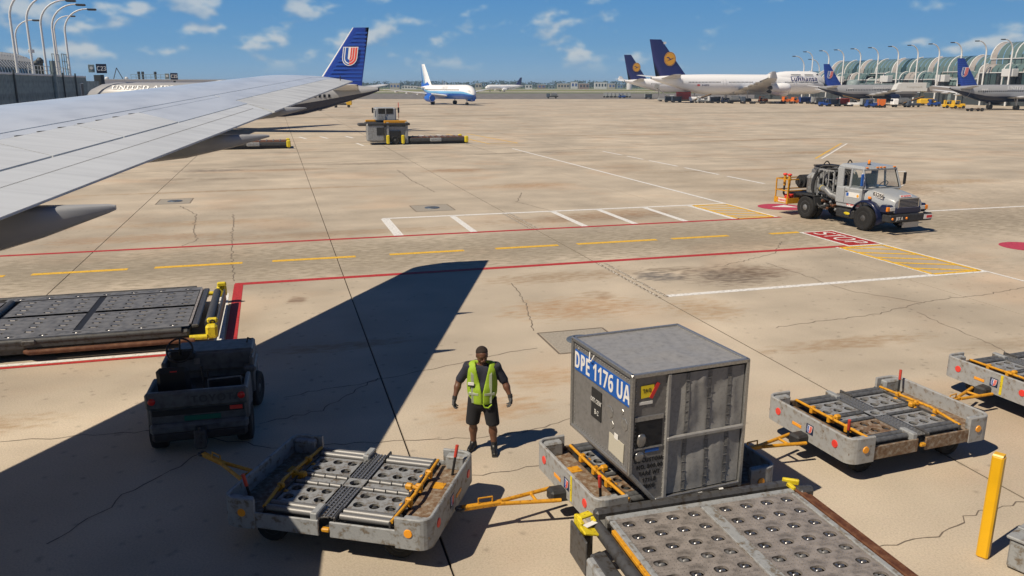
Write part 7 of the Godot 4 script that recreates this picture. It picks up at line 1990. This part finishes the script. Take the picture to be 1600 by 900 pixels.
func far_vehicles() -> void:
	mat("v_blue", [0.015, 0.06, 0.26], 0.4)
	mat("v_red", [0.5, 0.05, 0.03], 0.45)
	mat("v_orange", [0.75, 0.17, 0.02], 0.45)
	mat("v_slate", [0.08, 0.10, 0.13], 0.45)
	mat("v_silver", [0.36, 0.38, 0.38], 0.45)
	mat("v_yellow", [0.75, 0.45, 0.02], 0.45)
	mat("bark", [0.06, 0.045, 0.03], 0.9)
	mat("leaf", [0.035, 0.06, 0.028], 0.8)
	mat("roof_white", [0.62, 0.62, 0.6], 0.6)
	mat("brick_far", [0.28, 0.19, 0.14], 0.8)
	mat("tan_far", [0.42, 0.38, 0.31], 0.8)
	# between our wing and the field
	far_car("truck", "yellow ramp truck beyond the grey airliner's tail", 536, 205, 0.2, "v_yellow")
	far_car("flat", "low grey cart parked short of the yellow ramp truck", 492, 180, 0.0, "v_slate")
	far_car("truck", "dark ramp truck with an orange tail crossing the open apron", 862, 345, PI, "v_slate")
	for i in 7:
		far_car("can", "silver cargo unit in the long row on the open apron", 946 + i * 6, 372, 0.0, "v_silver", "cargo units in a row on the open apron")
	far_car("tug", "blue tractor in front of the row of silver cargo units", 972, 352, 0.0, "v_blue")
	far_car("cart", "pale open cart between the cargo units and the rear stairs", 1013, 340, 0.0, "v_silver")
	# round the jumbo
	far_car("stairs", "grey stair truck at the rear of the half-hidden white airliner", 1040, 285, PI * 0.0, "v_silver")
	far_car("cart", "dark covered cart under the jumbo's tail, first of its string", 1046, 266, 0.0, "v_slate")
	far_car("cart", "dark covered cart under the jumbo's tail, second of its string", 1057, 262, 0.0, "v_slate")
	far_car("lift", "red-panelled service truck beneath the jumbo's tail", 1071, 268, 0.0, "v_red")
	far_car("van", "white ramp van next to the red-panelled truck", 1088, 262, 0.0, "jet_white")
	far_car("belt", "grey belt loader raised to the jumbo's rear hold", 1096, 258, 0.5, "v_silver")
	far_car("can", "white cargo unit by the jumbo's rear hold", 1110, 258, 0.0, "jet_white")
	far_car("cart", "navy cart by the jumbo's rear hold", 1117, 255, 0.0, "jet_navy")
	far_car("tug", "navy tractor ahead of the jumbo's rear hold", 1134, 254, 0.0, "jet_navy")
	far_car("truck", "dark loader truck before the jumbo's main wheels", 1152, 250, 0.0, "v_slate")
	for i in 5: far_car("flat", "empty flat dolly in the string before the jumbo's engines", 1168 + i * 15.5, 247, 0.0, "v_slate", "flat dollies before the jumbo")
	far_car("tug", "orange tractor behind the jumbo's engine", 1192, 268, 0.0, "v_orange")
	far_car("tug", "orange tractor under the jumbo's nose", 1228, 262, 0.3, "v_orange")
	far_car("tug", "orange tractor between the jumbo's nose and the dark carts", 1243, 250, 0.3, "v_orange")
	far_car("cart", "dark blue cart beside the orange tractor at the jumbo's nose", 1257, 248, 0.0, "v_blue")
	far_car("can", "silver cargo unit under the grey airliner's tail", 1272, 244, 0.0, "v_silver")
	far_car("cart", "silver cart under the grey airliner's tail", 1281, 240, 0.0, "v_silver")
	# round the grey airliner by the walkway
	far_car("tug", "blue tractor pulling dark carts past the docked grey airliner", 1288, 216, PI, "v_blue")
	far_car("cart", "dark cart hitched to the blue tractor", 1301, 216, 0.0, "v_slate")
	far_car("cart", "red cart at the end of the blue tractor's string", 1316, 218, 0.0, "v_red")
	far_car("belt", "yellow-railed belt loader at the docked grey airliner", 1338, 216, PI, "jet_white")
	far_car("cart", "grey cart beside the yellow-railed belt loader", 1354, 214, 0.0, "v_silver")
	far_car("tug", "blue tractor in front of the docked airliner's wing", 1361, 205, 0.0, "v_blue")
	far_car("can", "orange cargo unit beside the blue tractor", 1376, 204, 0.0, "v_orange")
	far_car("truck", "white cab truck below the white walkway", 1406, 208, PI, "jet_white")
	far_car("belt", "brown conveyor truck below the white walkway", 1424, 208, 0.4, "v_slate")
	far_car("van", "yellow ramp van behind the walkway's legs", 1447, 225, 0.0, "v_yellow")
	far_car("tug", "blue tractor beyond the walkway's legs", 1459, 215, 0.0, "v_blue")
	for i in 2: far_car("tug", "yellow tractor by the blue fin before the taller glass hall", 1483 + i * 13, 200 - i * 4, 0.0, "v_yellow", "yellow tractors by the blue fin")
	far_car("flat", "low dark cart beside the wheels of the airliner before the taller hall", 1523, 176, 0.0, "v_slate")
	# walkway bridge
	var w := thing("boarding_bridge", "white covered boarding bridge reaching to the docked grey airliner", "bridge", fp(1404, 226), deg_to_rad(-16.0))
	part(w, "tunnel", bx(Vector3(3.2, 4.9, 0), Vector3(7.0, 2.3, 2.6), 0.06), M.roof_white)
	part(w, "rear_tunnel", bx(Vector3(11.5, 4.3, -1.0), Vector3(10.0, 1.7, 2.6), 0.06), M.pale_panel)
	part(w, "canopy", S.new().prism(PackedVector2Array([Vector2(-1.8, 3.6), Vector2(0, 3.7), Vector2(0, 6.0), Vector2(-1.0, 5.6)]), Vector3(-0.3, 0, 0), Vector3(1, 0, 0), Vector3.UP, -1.3, 1.3).mesh(), M.roof_white)
	part(w, "end_panel", bx(Vector3(6.74, 5.4, 1.33), Vector3(0.9, 1.2, 0.06)), M.clad_grey)
	text(w, "Longreach", Vector3(3.2, 4.9, 1.31), Vector3(1, 0, 0), Vector3.UP, 0.5, M.tan_far, "Droid Serif", 1.2, false, 0.02)
	for x in [6.0, 13.5]:
		part(w, "leg", S.new().box(Vector3(x, 2.0, 0), Vector3(0.6, 4.0, 0.6), 0.05).box(Vector3(x, 0.25, 0), Vector3(1.4, 0.5, 1.8), 0.08).mesh(), M.clad_grey)
	var w2 := thing("boarding_bridge", "grey boarding bridge behind the docked airliner's fuselage", "bridge", fp(1345, 262), deg_to_rad(-16.0))
	part(w2, "tunnel", bx(Vector3(6.0, 4.9, 0), Vector3(17.0, 2.0, 2.6), 0.06), M.clad_grey)
	part(w2, "rotunda", S.new().lathe([[1.9, 3.4], [1.9, 6.4], [1.4, 6.9], [0.1, 7.1]], Vector3(-3.0, 0, 0), Vector3.UP, 14).mesh(), M.clad_grey)
	part(w2, "leg", bx(Vector3(9.0, 2.0, 0), Vector3(0.7, 4.0, 0.7)), M.clad_dark)
	part(w2, "rotunda_column", tb(Vector3(-3, 0, 0), Vector3(-3, 3.5, 0), 0.5), M.clad_dark)
	# far edge of the field: sheds, masts, tank
	var kinds := [["tan_far", "tan"], ["roof_white", "white"], ["brick_far", "brick"], ["clad_grey", "grey"]]
	var spots := [[618, 14, 5], [640, 22, 3], [672, 12, 4], [712, 20, 4], [748, 9, 5], [770, 14, 3], [846, 12, 4], [862, 9, 3], [880, 18, 5], [897, 10, 7], [912, 14, 5], [938, 18, 6.5], [955, 10, 5], [826, 10, 4], [783, 10, 3], [968, 8, 4]]
	var extra := ["with a low roof", "with a long roof", "beyond the taxiing jet's tail", "behind the taxiing jet", "past the taxiing jet's nose", "left of the far white airliner", "just past the far airliner's fin", "beside a taller white one", "with orange-brown front", "with arched white front", "between arched and square blocks", "with rows of blue windows", "next to the blue-windowed block", "below the far airliner's fin", "under the far airliner", "close to the white tank"]
	for i in spots.size():
		var q: Array = spots[i]
		var k: Array = kinds[i % 4] if i != 11 and i != 9 else kinds[1]
		var d := 1180.0 + (i * 37 % 120)
		var h: float = q[2] * 1.5
		var b := thing("distant_building", "small %s building on the far field edge %s" % [k[1], String(extra[i]).replace("left of", "before")], "building", fp(q[0], d), deg_to_rad(-16.0), "buildings on the far field edge")
		var wd: float = q[1] * 0.97
		part(b, "wall", bx(Vector3(0, h * 0.5, 0), Vector3(wd, h, 14)), M[k[0]])
		part(b, "roof", bx(Vector3(0, h + 0.2, 0), Vector3(wd + 0.8, 0.5, 14.6)), M.clad_grey if i % 2 else M.roof_white)
		var nw := maxi(2, int(wd / 4.0))
		for j in nw: part(b, "window", bx(Vector3(-wd * 0.5 + (j + 0.5) * wd / nw, h * 0.55, 7.05), Vector3(wd / nw * 0.55, h * 0.4, 0.2)), M.window_dark if i % 3 else M.v_blue)
	var wt := thing("storage_tank", "white rounded storage tank by the far trees", "tank", fp(983, 1050), 0.0)
	part(wt, "vessel", S.new().lathe([[3.2, 0.0], [3.4, 1.0], [3.4, 8.0], [2.9, 9.6], [1.6, 10.4], [0.1, 10.7]], Vector3.ZERO, Vector3.UP, 18).mesh(), M.roof_white)
	part(wt, "hoop", S.new().ring(Vector3(0, 7.9, 0), Vector3.UP, 3.42, 0.12, 20, 5).mesh(), M.clad_grey)
	var ob := thing("aerodrome_beacon", "red and white aerial tower beside the taxiing jet", "tower", fp(697, 1000), 0.0)
	part(ob, "hut", bx(Vector3(0, 1.5, 0), Vector3(10, 3, 5)), M.v_red)
	part(ob, "cone", S.new().lathe([[1.2, 3], [0.9, 5], [0.25, 8.5]], Vector3.ZERO, Vector3.UP, 10).mesh(), M.roof_white)
	# tree belt: those that stand out singly, and the mass behind
	for i in 60:
		tree_far(fp(560 + i * 8.2 + rng.randf_range(-3, 3), 1420 + rng.randf_range(-60, 90)), rng.randf_range(7, 12), rng.randf_range(8.0, 13.0))
	var wood := S.new()
	for i in 9000:
		var u := rng.randf_range(-60, 1700); var d := 1600.0 + rng.randf() * 200.0
		var c := fp(u, d, 0.0)
		var hh := 9.5 + 3.0 * sin(u * 0.05) + 2.0 * sin(u * 0.21 + 1.0)
		c.y = rng.randf() * hh
		var k := rng.randf_range(1.2, 2.8)
		var a := Vector3(rng.randfn(), rng.randfn(), rng.randfn()).normalized() * k
		var bb := a.cross(Vector3(rng.randfn(), rng.randfn(), rng.randfn())).normalized() * k
		wood.tri(c - a, c + bb, c + a); wood.tri(c - bb, c + a * 0.6, c + bb * 0.8)
	var wo := part(self, "far_wood", wood.mesh(), M.leaf)
	wo.set_meta("kind", "stuff"); wo.set_meta("label", "dark wooded belt along the horizon"); wo.set_meta("category", "wood")

# ---- figures from a field of rounded bones, meshed as surface nets
# bone: [a, b, ra, rb, depth squeeze]
func net(s: S, bones: Array, k: float, cell: float, planes := [], vee := false) -> void:
	var lo := Vector3(1e9, 1e9, 1e9); var hi := -lo
	for b in bones:
		var r: float = maxf(b[2], b[3]) + k + cell * 2.0
		for e in [b[0], b[1]]:
			lo = lo.min(e - Vector3(r, r, r)); hi = hi.max(e + Vector3(r, r, r))
	var n := Vector3i(((hi - lo) / cell).ceil()) + Vector3i(2, 2, 2)
	var f := PackedFloat32Array()
	f.resize(n.x * n.y * n.z)
	f.fill(1.0)
	for b in bones:
		var A: Vector3 = b[0]; var B: Vector3 = b[1]
		var ra: float = b[2]; var rb: float = b[3]
		var q: float = b[4] if b.size() > 4 else 1.0
		var reach := maxf(ra, rb) + k + cell * 2.0
		var l0 := Vector3i(((A.min(B) - Vector3(reach, reach, reach) - lo) / cell).floor()).max(Vector3i.ZERO)
		var h0 := Vector3i(((A.max(B) + Vector3(reach, reach, reach) - lo) / cell).ceil()).min(n - Vector3i.ONE)
		var ab := B - A
		ab.z /= q
		var L2 := maxf(ab.length_squared(), 1e-9)
		for iz in range(l0.z, h0.z + 1):
			for iy in range(l0.y, h0.y + 1):
				var base := (iz * n.y + iy) * n.x
				for ix in range(l0.x, h0.x + 1):
					var p := lo + Vector3(ix, iy, iz) * cell - A
					p.z /= q
					var t := clampf(p.dot(ab) / L2, 0.0, 1.0)
					var d := (p - ab * t).length() - lerpf(ra, rb, t)
					if q < 1.0: d *= lerpf(q, 1.0, 0.3)
					var o := f[base + ix]
					var h := maxf(k - absf(o - d), 0.0) / k
					f[base + ix] = minf(o, d) - h * h * k * 0.25
	if planes.size() > 0 or vee:
		for iz in n.z:
			for iy in n.y:
				for ix in n.x:
					var i := (iz * n.y + iy) * n.x + ix
					if f[i] > 0.12: continue
					var p := lo + Vector3(ix, iy, iz) * cell
					for pl in planes: f[i] = maxf(f[i], (p - pl[0]).dot(pl[1]))
					if vee and p.z > 0.0:
						f[i] = maxf(f[i], (0.006 + maxf(0.0, p.y - 0.98) * 0.23 - absf(p.x - 0.012)) * 0.9)
	var idx := {}
	var verts := PackedVector3Array()
	var off := [Vector3i(0, 0, 0), Vector3i(1, 0, 0), Vector3i(0, 1, 0), Vector3i(1, 1, 0), Vector3i(0, 0, 1), Vector3i(1, 0, 1), Vector3i(0, 1, 1), Vector3i(1, 1, 1)]
	var edges := [[0, 1], [2, 3], [4, 5], [6, 7], [0, 2], [1, 3], [4, 6], [5, 7], [0, 4], [1, 5], [2, 6], [3, 7]]
	var stepx := 1; var stepy := n.x; var stepz := n.x * n.y
	for iz in n.z - 1:
		for iy in n.y - 1:
			for ix in n.x - 1:
				var i := iz * stepz + iy * stepy + ix
				var v0 := f[i]
				if v0 > 0.1: continue
				var v := [v0, f[i + 1], f[i + stepy], f[i + stepy + 1], f[i + stepz], f[i + stepz + 1], f[i + stepz + stepy], f[i + stepz + stepy + 1]]
				var neg := 0
				for q in v:
					if q < 0.0: neg += 1
				if neg == 0 or neg == 8: continue
				var sum := Vector3.ZERO
				var c := 0
				for e in edges:
					var a: float = v[e[0]]; var b: float = v[e[1]]
					if (a < 0.0) != (b < 0.0):
						var t := a / (a - b)
						sum += Vector3(off[e[0]]).lerp(Vector3(off[e[1]]), t)
						c += 1
				idx[i] = verts.size()
				verts.append(lo + (Vector3(ix, iy, iz) + sum / c) * cell)
	s.sm(true)
	for i in idx:
		var ix: int = i % n.x; var iy: int = (i / stepy) % n.y; var iz: int = i / stepz
		for ax in 3:
			var st: int = [stepx, stepy, stepz][ax]
			var u: int = [stepy, stepz, stepx][ax]; var w: int = [stepz, stepx, stepy][ax]
			var a := f[i]; var b := f[i + st]
			if (a < 0.0) == (b < 0.0): continue
			if not (idx.has(i - u) and idx.has(i - w) and idx.has(i - u - w)): continue
			var p0 := verts[idx[i]]; var p1 := verts[idx[i - u]]; var p2 := verts[idx[i - u - w]]; var p3 := verts[idx[i - w]]
			if a < 0.0: s.quad(p0, p1, p2, p3)
			else: s.quad(p0, p3, p2, p1)
	s.sm(false)

func grow(bones: Array, d: float) -> Array:
	var r := []
	for b in bones:
		var c: Array = b.duplicate()
		c[2] += d; c[3] += d
		r.append(c)
	return r

func person() -> void:
	var t := thing("person", "person in lime safety vest, dark shirt, shorts and grey work gloves", "person", Vector3(2.7, 0, -11.03), -0.24 - 0.08)
	# joints, facing +z; +x is the figure's own left hand
	var neck := Vector3(0, 1.40, 0.0); var head := Vector3(0.005, 1.53, 0.035)
	var shL := Vector3(0.20, 1.345, -0.015); var shR := Vector3(-0.20, 1.345, -0.015)
	var elL := Vector3(0.335, 1.10, -0.04); var elR := Vector3(-0.35, 1.10, -0.05)
	var wrL := Vector3(0.42, 0.90, 0.05); var wrR := Vector3(-0.41, 0.865, 0.06)
	var hiL := Vector3(0.10, 0.83, 0.0); var hiR := Vector3(-0.10, 0.83, 0.0)
	var knL := Vector3(0.15, 0.455, 0.03); var knR := Vector3(-0.145, 0.455, -0.005)
	var anL := Vector3(0.175, 0.085, 0.045); var anR := Vector3(-0.15, 0.085, -0.07)
	var torso := [[Vector3(0.085, 1.28, 0), Vector3(0.075, 0.98, 0.01), 0.125, 0.12, 0.82], [Vector3(-0.085, 1.28, 0), Vector3(-0.075, 0.98, 0.01), 0.125, 0.12, 0.82], [Vector3(0, 1.0, 0.02), Vector3(0, 0.86, 0.015), 0.15, 0.155, 0.85], [shL, shR, 0.07, 0.07]]
	var body := grow(torso, -0.022)
	for e in [[shL, elL, wrL], [shR, elR, wrR]]:
		body.append([e[0], e[1], 0.046, 0.047]); body.append([e[1], e[1].lerp(e[2], 0.35), 0.045, 0.047]); body.append([e[1].lerp(e[2], 0.35), e[2], 0.047, 0.03])
	for e in [[hiL, knL, anL], [hiR, knR, anR]]:
		body.append([e[0], e[1], 0.098, 0.062]); body.append([e[1], e[1].lerp(e[2], 0.35) + Vector3(0, 0, -0.02), 0.056, 0.06]); body.append([e[1].lerp(e[2], 0.35) + Vector3(0, 0, -0.02), e[2], 0.06, 0.038])
	body.append([neck - Vector3(0, 0.05, 0.01), head - Vector3(0, 0.03, 0.03), 0.062, 0.058])
	var sk := S.new()
	net(sk, body, 0.035, 0.0135)
	# head looks down and a little to its left
	var hb := Basis(Vector3.UP, 0.42) * Basis(Vector3(1, 0, 0), 0.36)
	var H := func(x: float, y: float, z: float) -> Vector3: return head + hb * Vector3(x, y, z)
	net(sk, [[H.call(0, 0.045, -0.02), H.call(0, 0.035, 0.012), 0.086, 0.08], [H.call(0, -0.02, 0.01), H.call(0, -0.065, 0.035), 0.066, 0.044], [H.call(0.03, -0.045, 0.02), H.call(-0.03, -0.045, 0.02), 0.045, 0.045], [H.call(0, 0.012, 0.088), H.call(0, -0.018, 0.104), 0.01, 0.016], [H.call(0.013, -0.022, 0.095), H.call(-0.013, -0.022, 0.095), 0.011, 0.011],
		[H.call(0.045, 0.03, 0.068), H.call(-0.045, 0.03, 0.068), 0.017, 0.017], [H.call(0.02, -0.05, 0.078), H.call(-0.02, -0.05, 0.078), 0.011, 0.011], [H.call(0.02, -0.062, 0.075), H.call(-0.02, -0.062, 0.075), 0.011, 0.011], [H.call(0, -0.088, 0.06), H.call(0, -0.09, 0.062), 0.02, 0.02],
		[H.call(0.078, 0.015, -0.015), H.call(0.08, -0.018, -0.008), 0.016, 0.012], [H.call(-0.078, 0.015, -0.015), H.call(-0.08, -0.018, -0.008), 0.016, 0.012]], 0.016, 0.0055)
	var bodyo := part(t, "body", sk.mesh(), M.skin)
	var hr := S.new()
	net(hr, [[H.call(0, 0.05, -0.024), H.call(0, 0.046, 0.004), 0.0905, 0.084], [H.call(0, 0.01, -0.05), H.call(0, 0.04, -0.04), 0.07, 0.08]], 0.02, 0.0075, [[H.call(0, 0.09, 0.045), -(hb * Vector3(0, 0.85, -0.7)).normalized()]])
	part(bodyo, "hair", hr.mesh(), M.hair)
	part(bodyo, "beard", S.new().ball(H.call(0, -0.088, 0.07), Vector3(0.024, 0.016, 0.017), 8, 6).mesh(), M.hair)
	for x in [-0.031, 0.031]:
		part(bodyo, "eye", S.new().ball(H.call(x, 0.008, 0.076), Vector3(0.011, 0.006, 0.006), 8, 6).mesh(), M.hair)  # eyes dark all over: deep shade under the brow put into their colour
	# shirt with half sleeves
	var sh := S.new()
	var sb := grow(torso, 0.014)
	sb.append([neck - Vector3(0, 0.08, 0), neck - Vector3(0, 0.02, 0), 0.085, 0.072])
	for e in [[shL, elL], [shR, elR]]: sb.append([e[0], e[0].lerp(e[1], 0.86), 0.072, 0.07])
	var dl := (elL - shL).normalized(); var dr := (elR - shR).normalized()
	net(sh, sb, 0.03, 0.0135, [[Vector3(0, 0.79, 0), Vector3(0, -1, 0)], [Vector3(0, 1.395, 0), Vector3(0, 1, 0.25)]])
	part(t, "shirt", sh.mesh(), M.shirt)
	var vs := S.new()
	var vb := grow(torso.slice(0, 3), 0.03)
	vb.append([Vector3(0.13, 1.36, -0.01), Vector3(-0.13, 1.36, -0.01), 0.072, 0.072])
	net(vs, vb, 0.03, 0.011, [[Vector3(0, 0.80, 0), Vector3(0, -1, 0)], [Vector3(0.205, 1.3, 0), Vector3(1, 0.12, 0)], [Vector3(-0.205, 1.3, 0), Vector3(-1, 0.12, 0)], [Vector3(0, 1.43, 0.02), Vector3(0, 1, 0.2)]], true)
	var vest := part(t, "safety_vest", vs.mesh(), M.hiviz)
	for x in [-0.135, 0.135]:
		var stp := S.new()
		for q in [[1.39, 0.0], [1.34, 0.075], [1.26, 0.118], [1.12, 0.131], [0.97, 0.142], [0.86, 0.148]]: pass
		var pts := [Vector3(x, 1.40, 0.02), Vector3(x, 1.35, 0.075), Vector3(x, 1.27, 0.112), Vector3(x, 1.12, 0.118), Vector3(x * 0.98, 0.98, 0.124), Vector3(x * 0.95, 0.82, 0.12)]
		for i in 5:
			var a: Vector3 = pts[i]; var b: Vector3 = pts[i + 1]
			stp.box((a + b) * 0.5, Vector3(0.045, a.distance_to(b) + 0.004, 0.026), 0.004, basis_to(Vector3(1, 0, 0), (a - b).normalized()))
		part(vest, "reflective_strip", stp.mesh(), M.reflect)
		part(vest, "waist_strip", S.new().box(Vector3(x * 0.86, 0.965, 0.132), Vector3(0.16, 0.042, 0.03), 0.006, Basis(Vector3.UP, 0.34 * signf(x))).mesh(), M.reflect)
	part(vest, "badge", S.new().box(Vector3(-0.155, 1.125, 0.14), Vector3(0.095, 0.045, 0.01), 0.002, Basis(Vector3.UP, -0.2)).mesh(), M.white_paint)
	part(vest, "badge_clip", bx(Vector3(-0.155, 1.09, 0.138), Vector3(0.095, 0.02, 0.012), 0.0, Basis(Vector3.UP, -0.2)), M.black)
	part(vest, "hanging_cord", S.new().pipe([Vector3(0.02, 0.82, 0.16), Vector3(0.05, 0.765, 0.165), Vector3(0.1, 0.755, 0.155), Vector3(0.15, 0.8, 0.13)], 0.011, 6).mesh(), M.hiviz)
	# shorts
	var st := S.new()
	net(st, [[Vector3(0, 0.90, 0.01), Vector3(0, 0.82, 0.005), 0.168, 0.172, 0.86], [hiL, knL + Vector3(0.005, 0.02, 0), 0.118, 0.105], [hiR, knR + Vector3(-0.005, 0.02, 0), 0.118, 0.105]], 0.03, 0.0135, [[Vector3(0, 0.445, 0), Vector3(0, -1, 0)], [Vector3(0, 0.93, 0), Vector3(0, 1, 0)]])
	part(t, "shorts", st.mesh(), M.shorts)
	part(t, "belt_pouch", S.new().box(Vector3(0.185, 0.83, 0.04), Vector3(0.07, 0.13, 0.1), 0.02).mesh(), M.shorts)
	for e in [[anL, 0.12], [anR, -0.32]]:
		var a: Vector3 = e[0]
		var fb := Basis(Vector3.UP, e[1])
		var so := S.new()
		net(so, [[a + Vector3(0, 0.015, 0), a + Vector3(0, -0.03, 0.0), 0.05, 0.052], [a + fb * Vector3(0, -0.045, -0.03), a + fb * Vector3(0, -0.045, 0.12), 0.044, 0.043], [a + fb * Vector3(0, -0.052, 0.12), a + fb * Vector3(0, -0.052, 0.17), 0.042, 0.035], [a + fb * Vector3(0, -0.0, 0.0), a + fb * Vector3(0, -0.035, 0.1), 0.045, 0.036]], 0.02, 0.009, [[Vector3(0, 0.008, 0), Vector3(0, -1, 0)]])
		var shoe := part(t, "shoe", so.mesh(), M.shoe)
		part(shoe, "sole", S.new().box(a + fb * Vector3(0, -0.074, 0.065), Vector3(0.088, 0.022, 0.29), 0.01, fb).mesh(), M.black)
		part(shoe, "sock", tb(a + Vector3(0, 0.02, 0), a + Vector3(0.0, 0.085, 0), 0.046, 0.045), M.shorts)
	# gloved hands, fingers half curled
	for e in [[wrL, elL, 1.0], [wrR, elR, -1.0]]:
		var w: Vector3 = e[0]
		var sd: float = e[2]
		var dn := Vector3(sd * 0.12, -0.95, 0.22).normalized() # along the hand
		var ac := Vector3(sd * 0.25, 0.2, 0.95).normalized() # towards the thumb side
		ac = (ac - dn * ac.dot(dn)).normalized()
		var pa := ac.cross(dn).normalized() * sd # palm faces the thigh
		if pa.x * sd > 0: pa = -pa
		var hb2 := [[w + dn * 0.0, w + dn * 0.04, 0.034, 0.03], [w + dn * 0.04 + ac * 0.022, w + dn * 0.095 + ac * 0.028, 0.021, 0.018], [w + dn * 0.04, w + dn * 0.1, 0.022, 0.018], [w + dn * 0.04 - ac * 0.022, w + dn * 0.092 - ac * 0.026, 0.021, 0.017]]
		var gl := S.new()
		net(gl, hb2, 0.014, 0.006)
		var fi := 0
		for q in [[0.034, 0.03, 0.024, 0.017, 0.10], [0.012, 0.034, 0.027, 0.02, 0.105], [-0.010, 0.032, 0.025, 0.018, 0.1], [-0.031, 0.025, 0.02, 0.015, 0.09]]:
			var b0: Vector3 = w + dn * (q[4] - 0.02) + ac * q[0]
			var c1 := 0.35 + fi * 0.12; var c2 := c1 + 0.5; var c3 := c2 + 0.4
			var b1: Vector3 = b0 + (dn * cos(c1) + pa * sin(c1)) * (q[1] + 0.014)
			var b2: Vector3 = b1 + (dn * cos(c2) + pa * sin(c2)) * q[2]
			var b3: Vector3 = b2 + (dn * cos(c3) + pa * sin(c3)) * q[3]
			net(gl, [[b0, b1, 0.0105, 0.0105], [b1, b2, 0.0105, 0.0098], [b2, b3, 0.0098, 0.0085]], 0.005, 0.0045)
			fi += 1
		var t0: Vector3 = w + dn * 0.035 + ac * 0.03
		var t1: Vector3 = t0 + (ac * 0.75 + dn * 0.6 + pa * 0.3).normalized() * 0.038
		var t2: Vector3 = t1 + (ac * 0.25 + dn * 0.9 + pa * 0.45).normalized() * 0.03
		net(gl, [[t0, t1, 0.014, 0.0125], [t1, t2, 0.0125, 0.0098]], 0.006, 0.0045)
		var go := part(t, "glove", gl.mesh(), M.glove)
		part(go, "cuff", tb(w - dn * 0.035, w + dn * 0.018, 0.036, 0.037, 14), M.glove_palm)
		part(go, "glove_back", S.new().ball(w + dn * 0.062 - pa * 0.018, Vector3(0.014, 0.034, 0.03), 10, 6).mesh(), M.glove_palm)
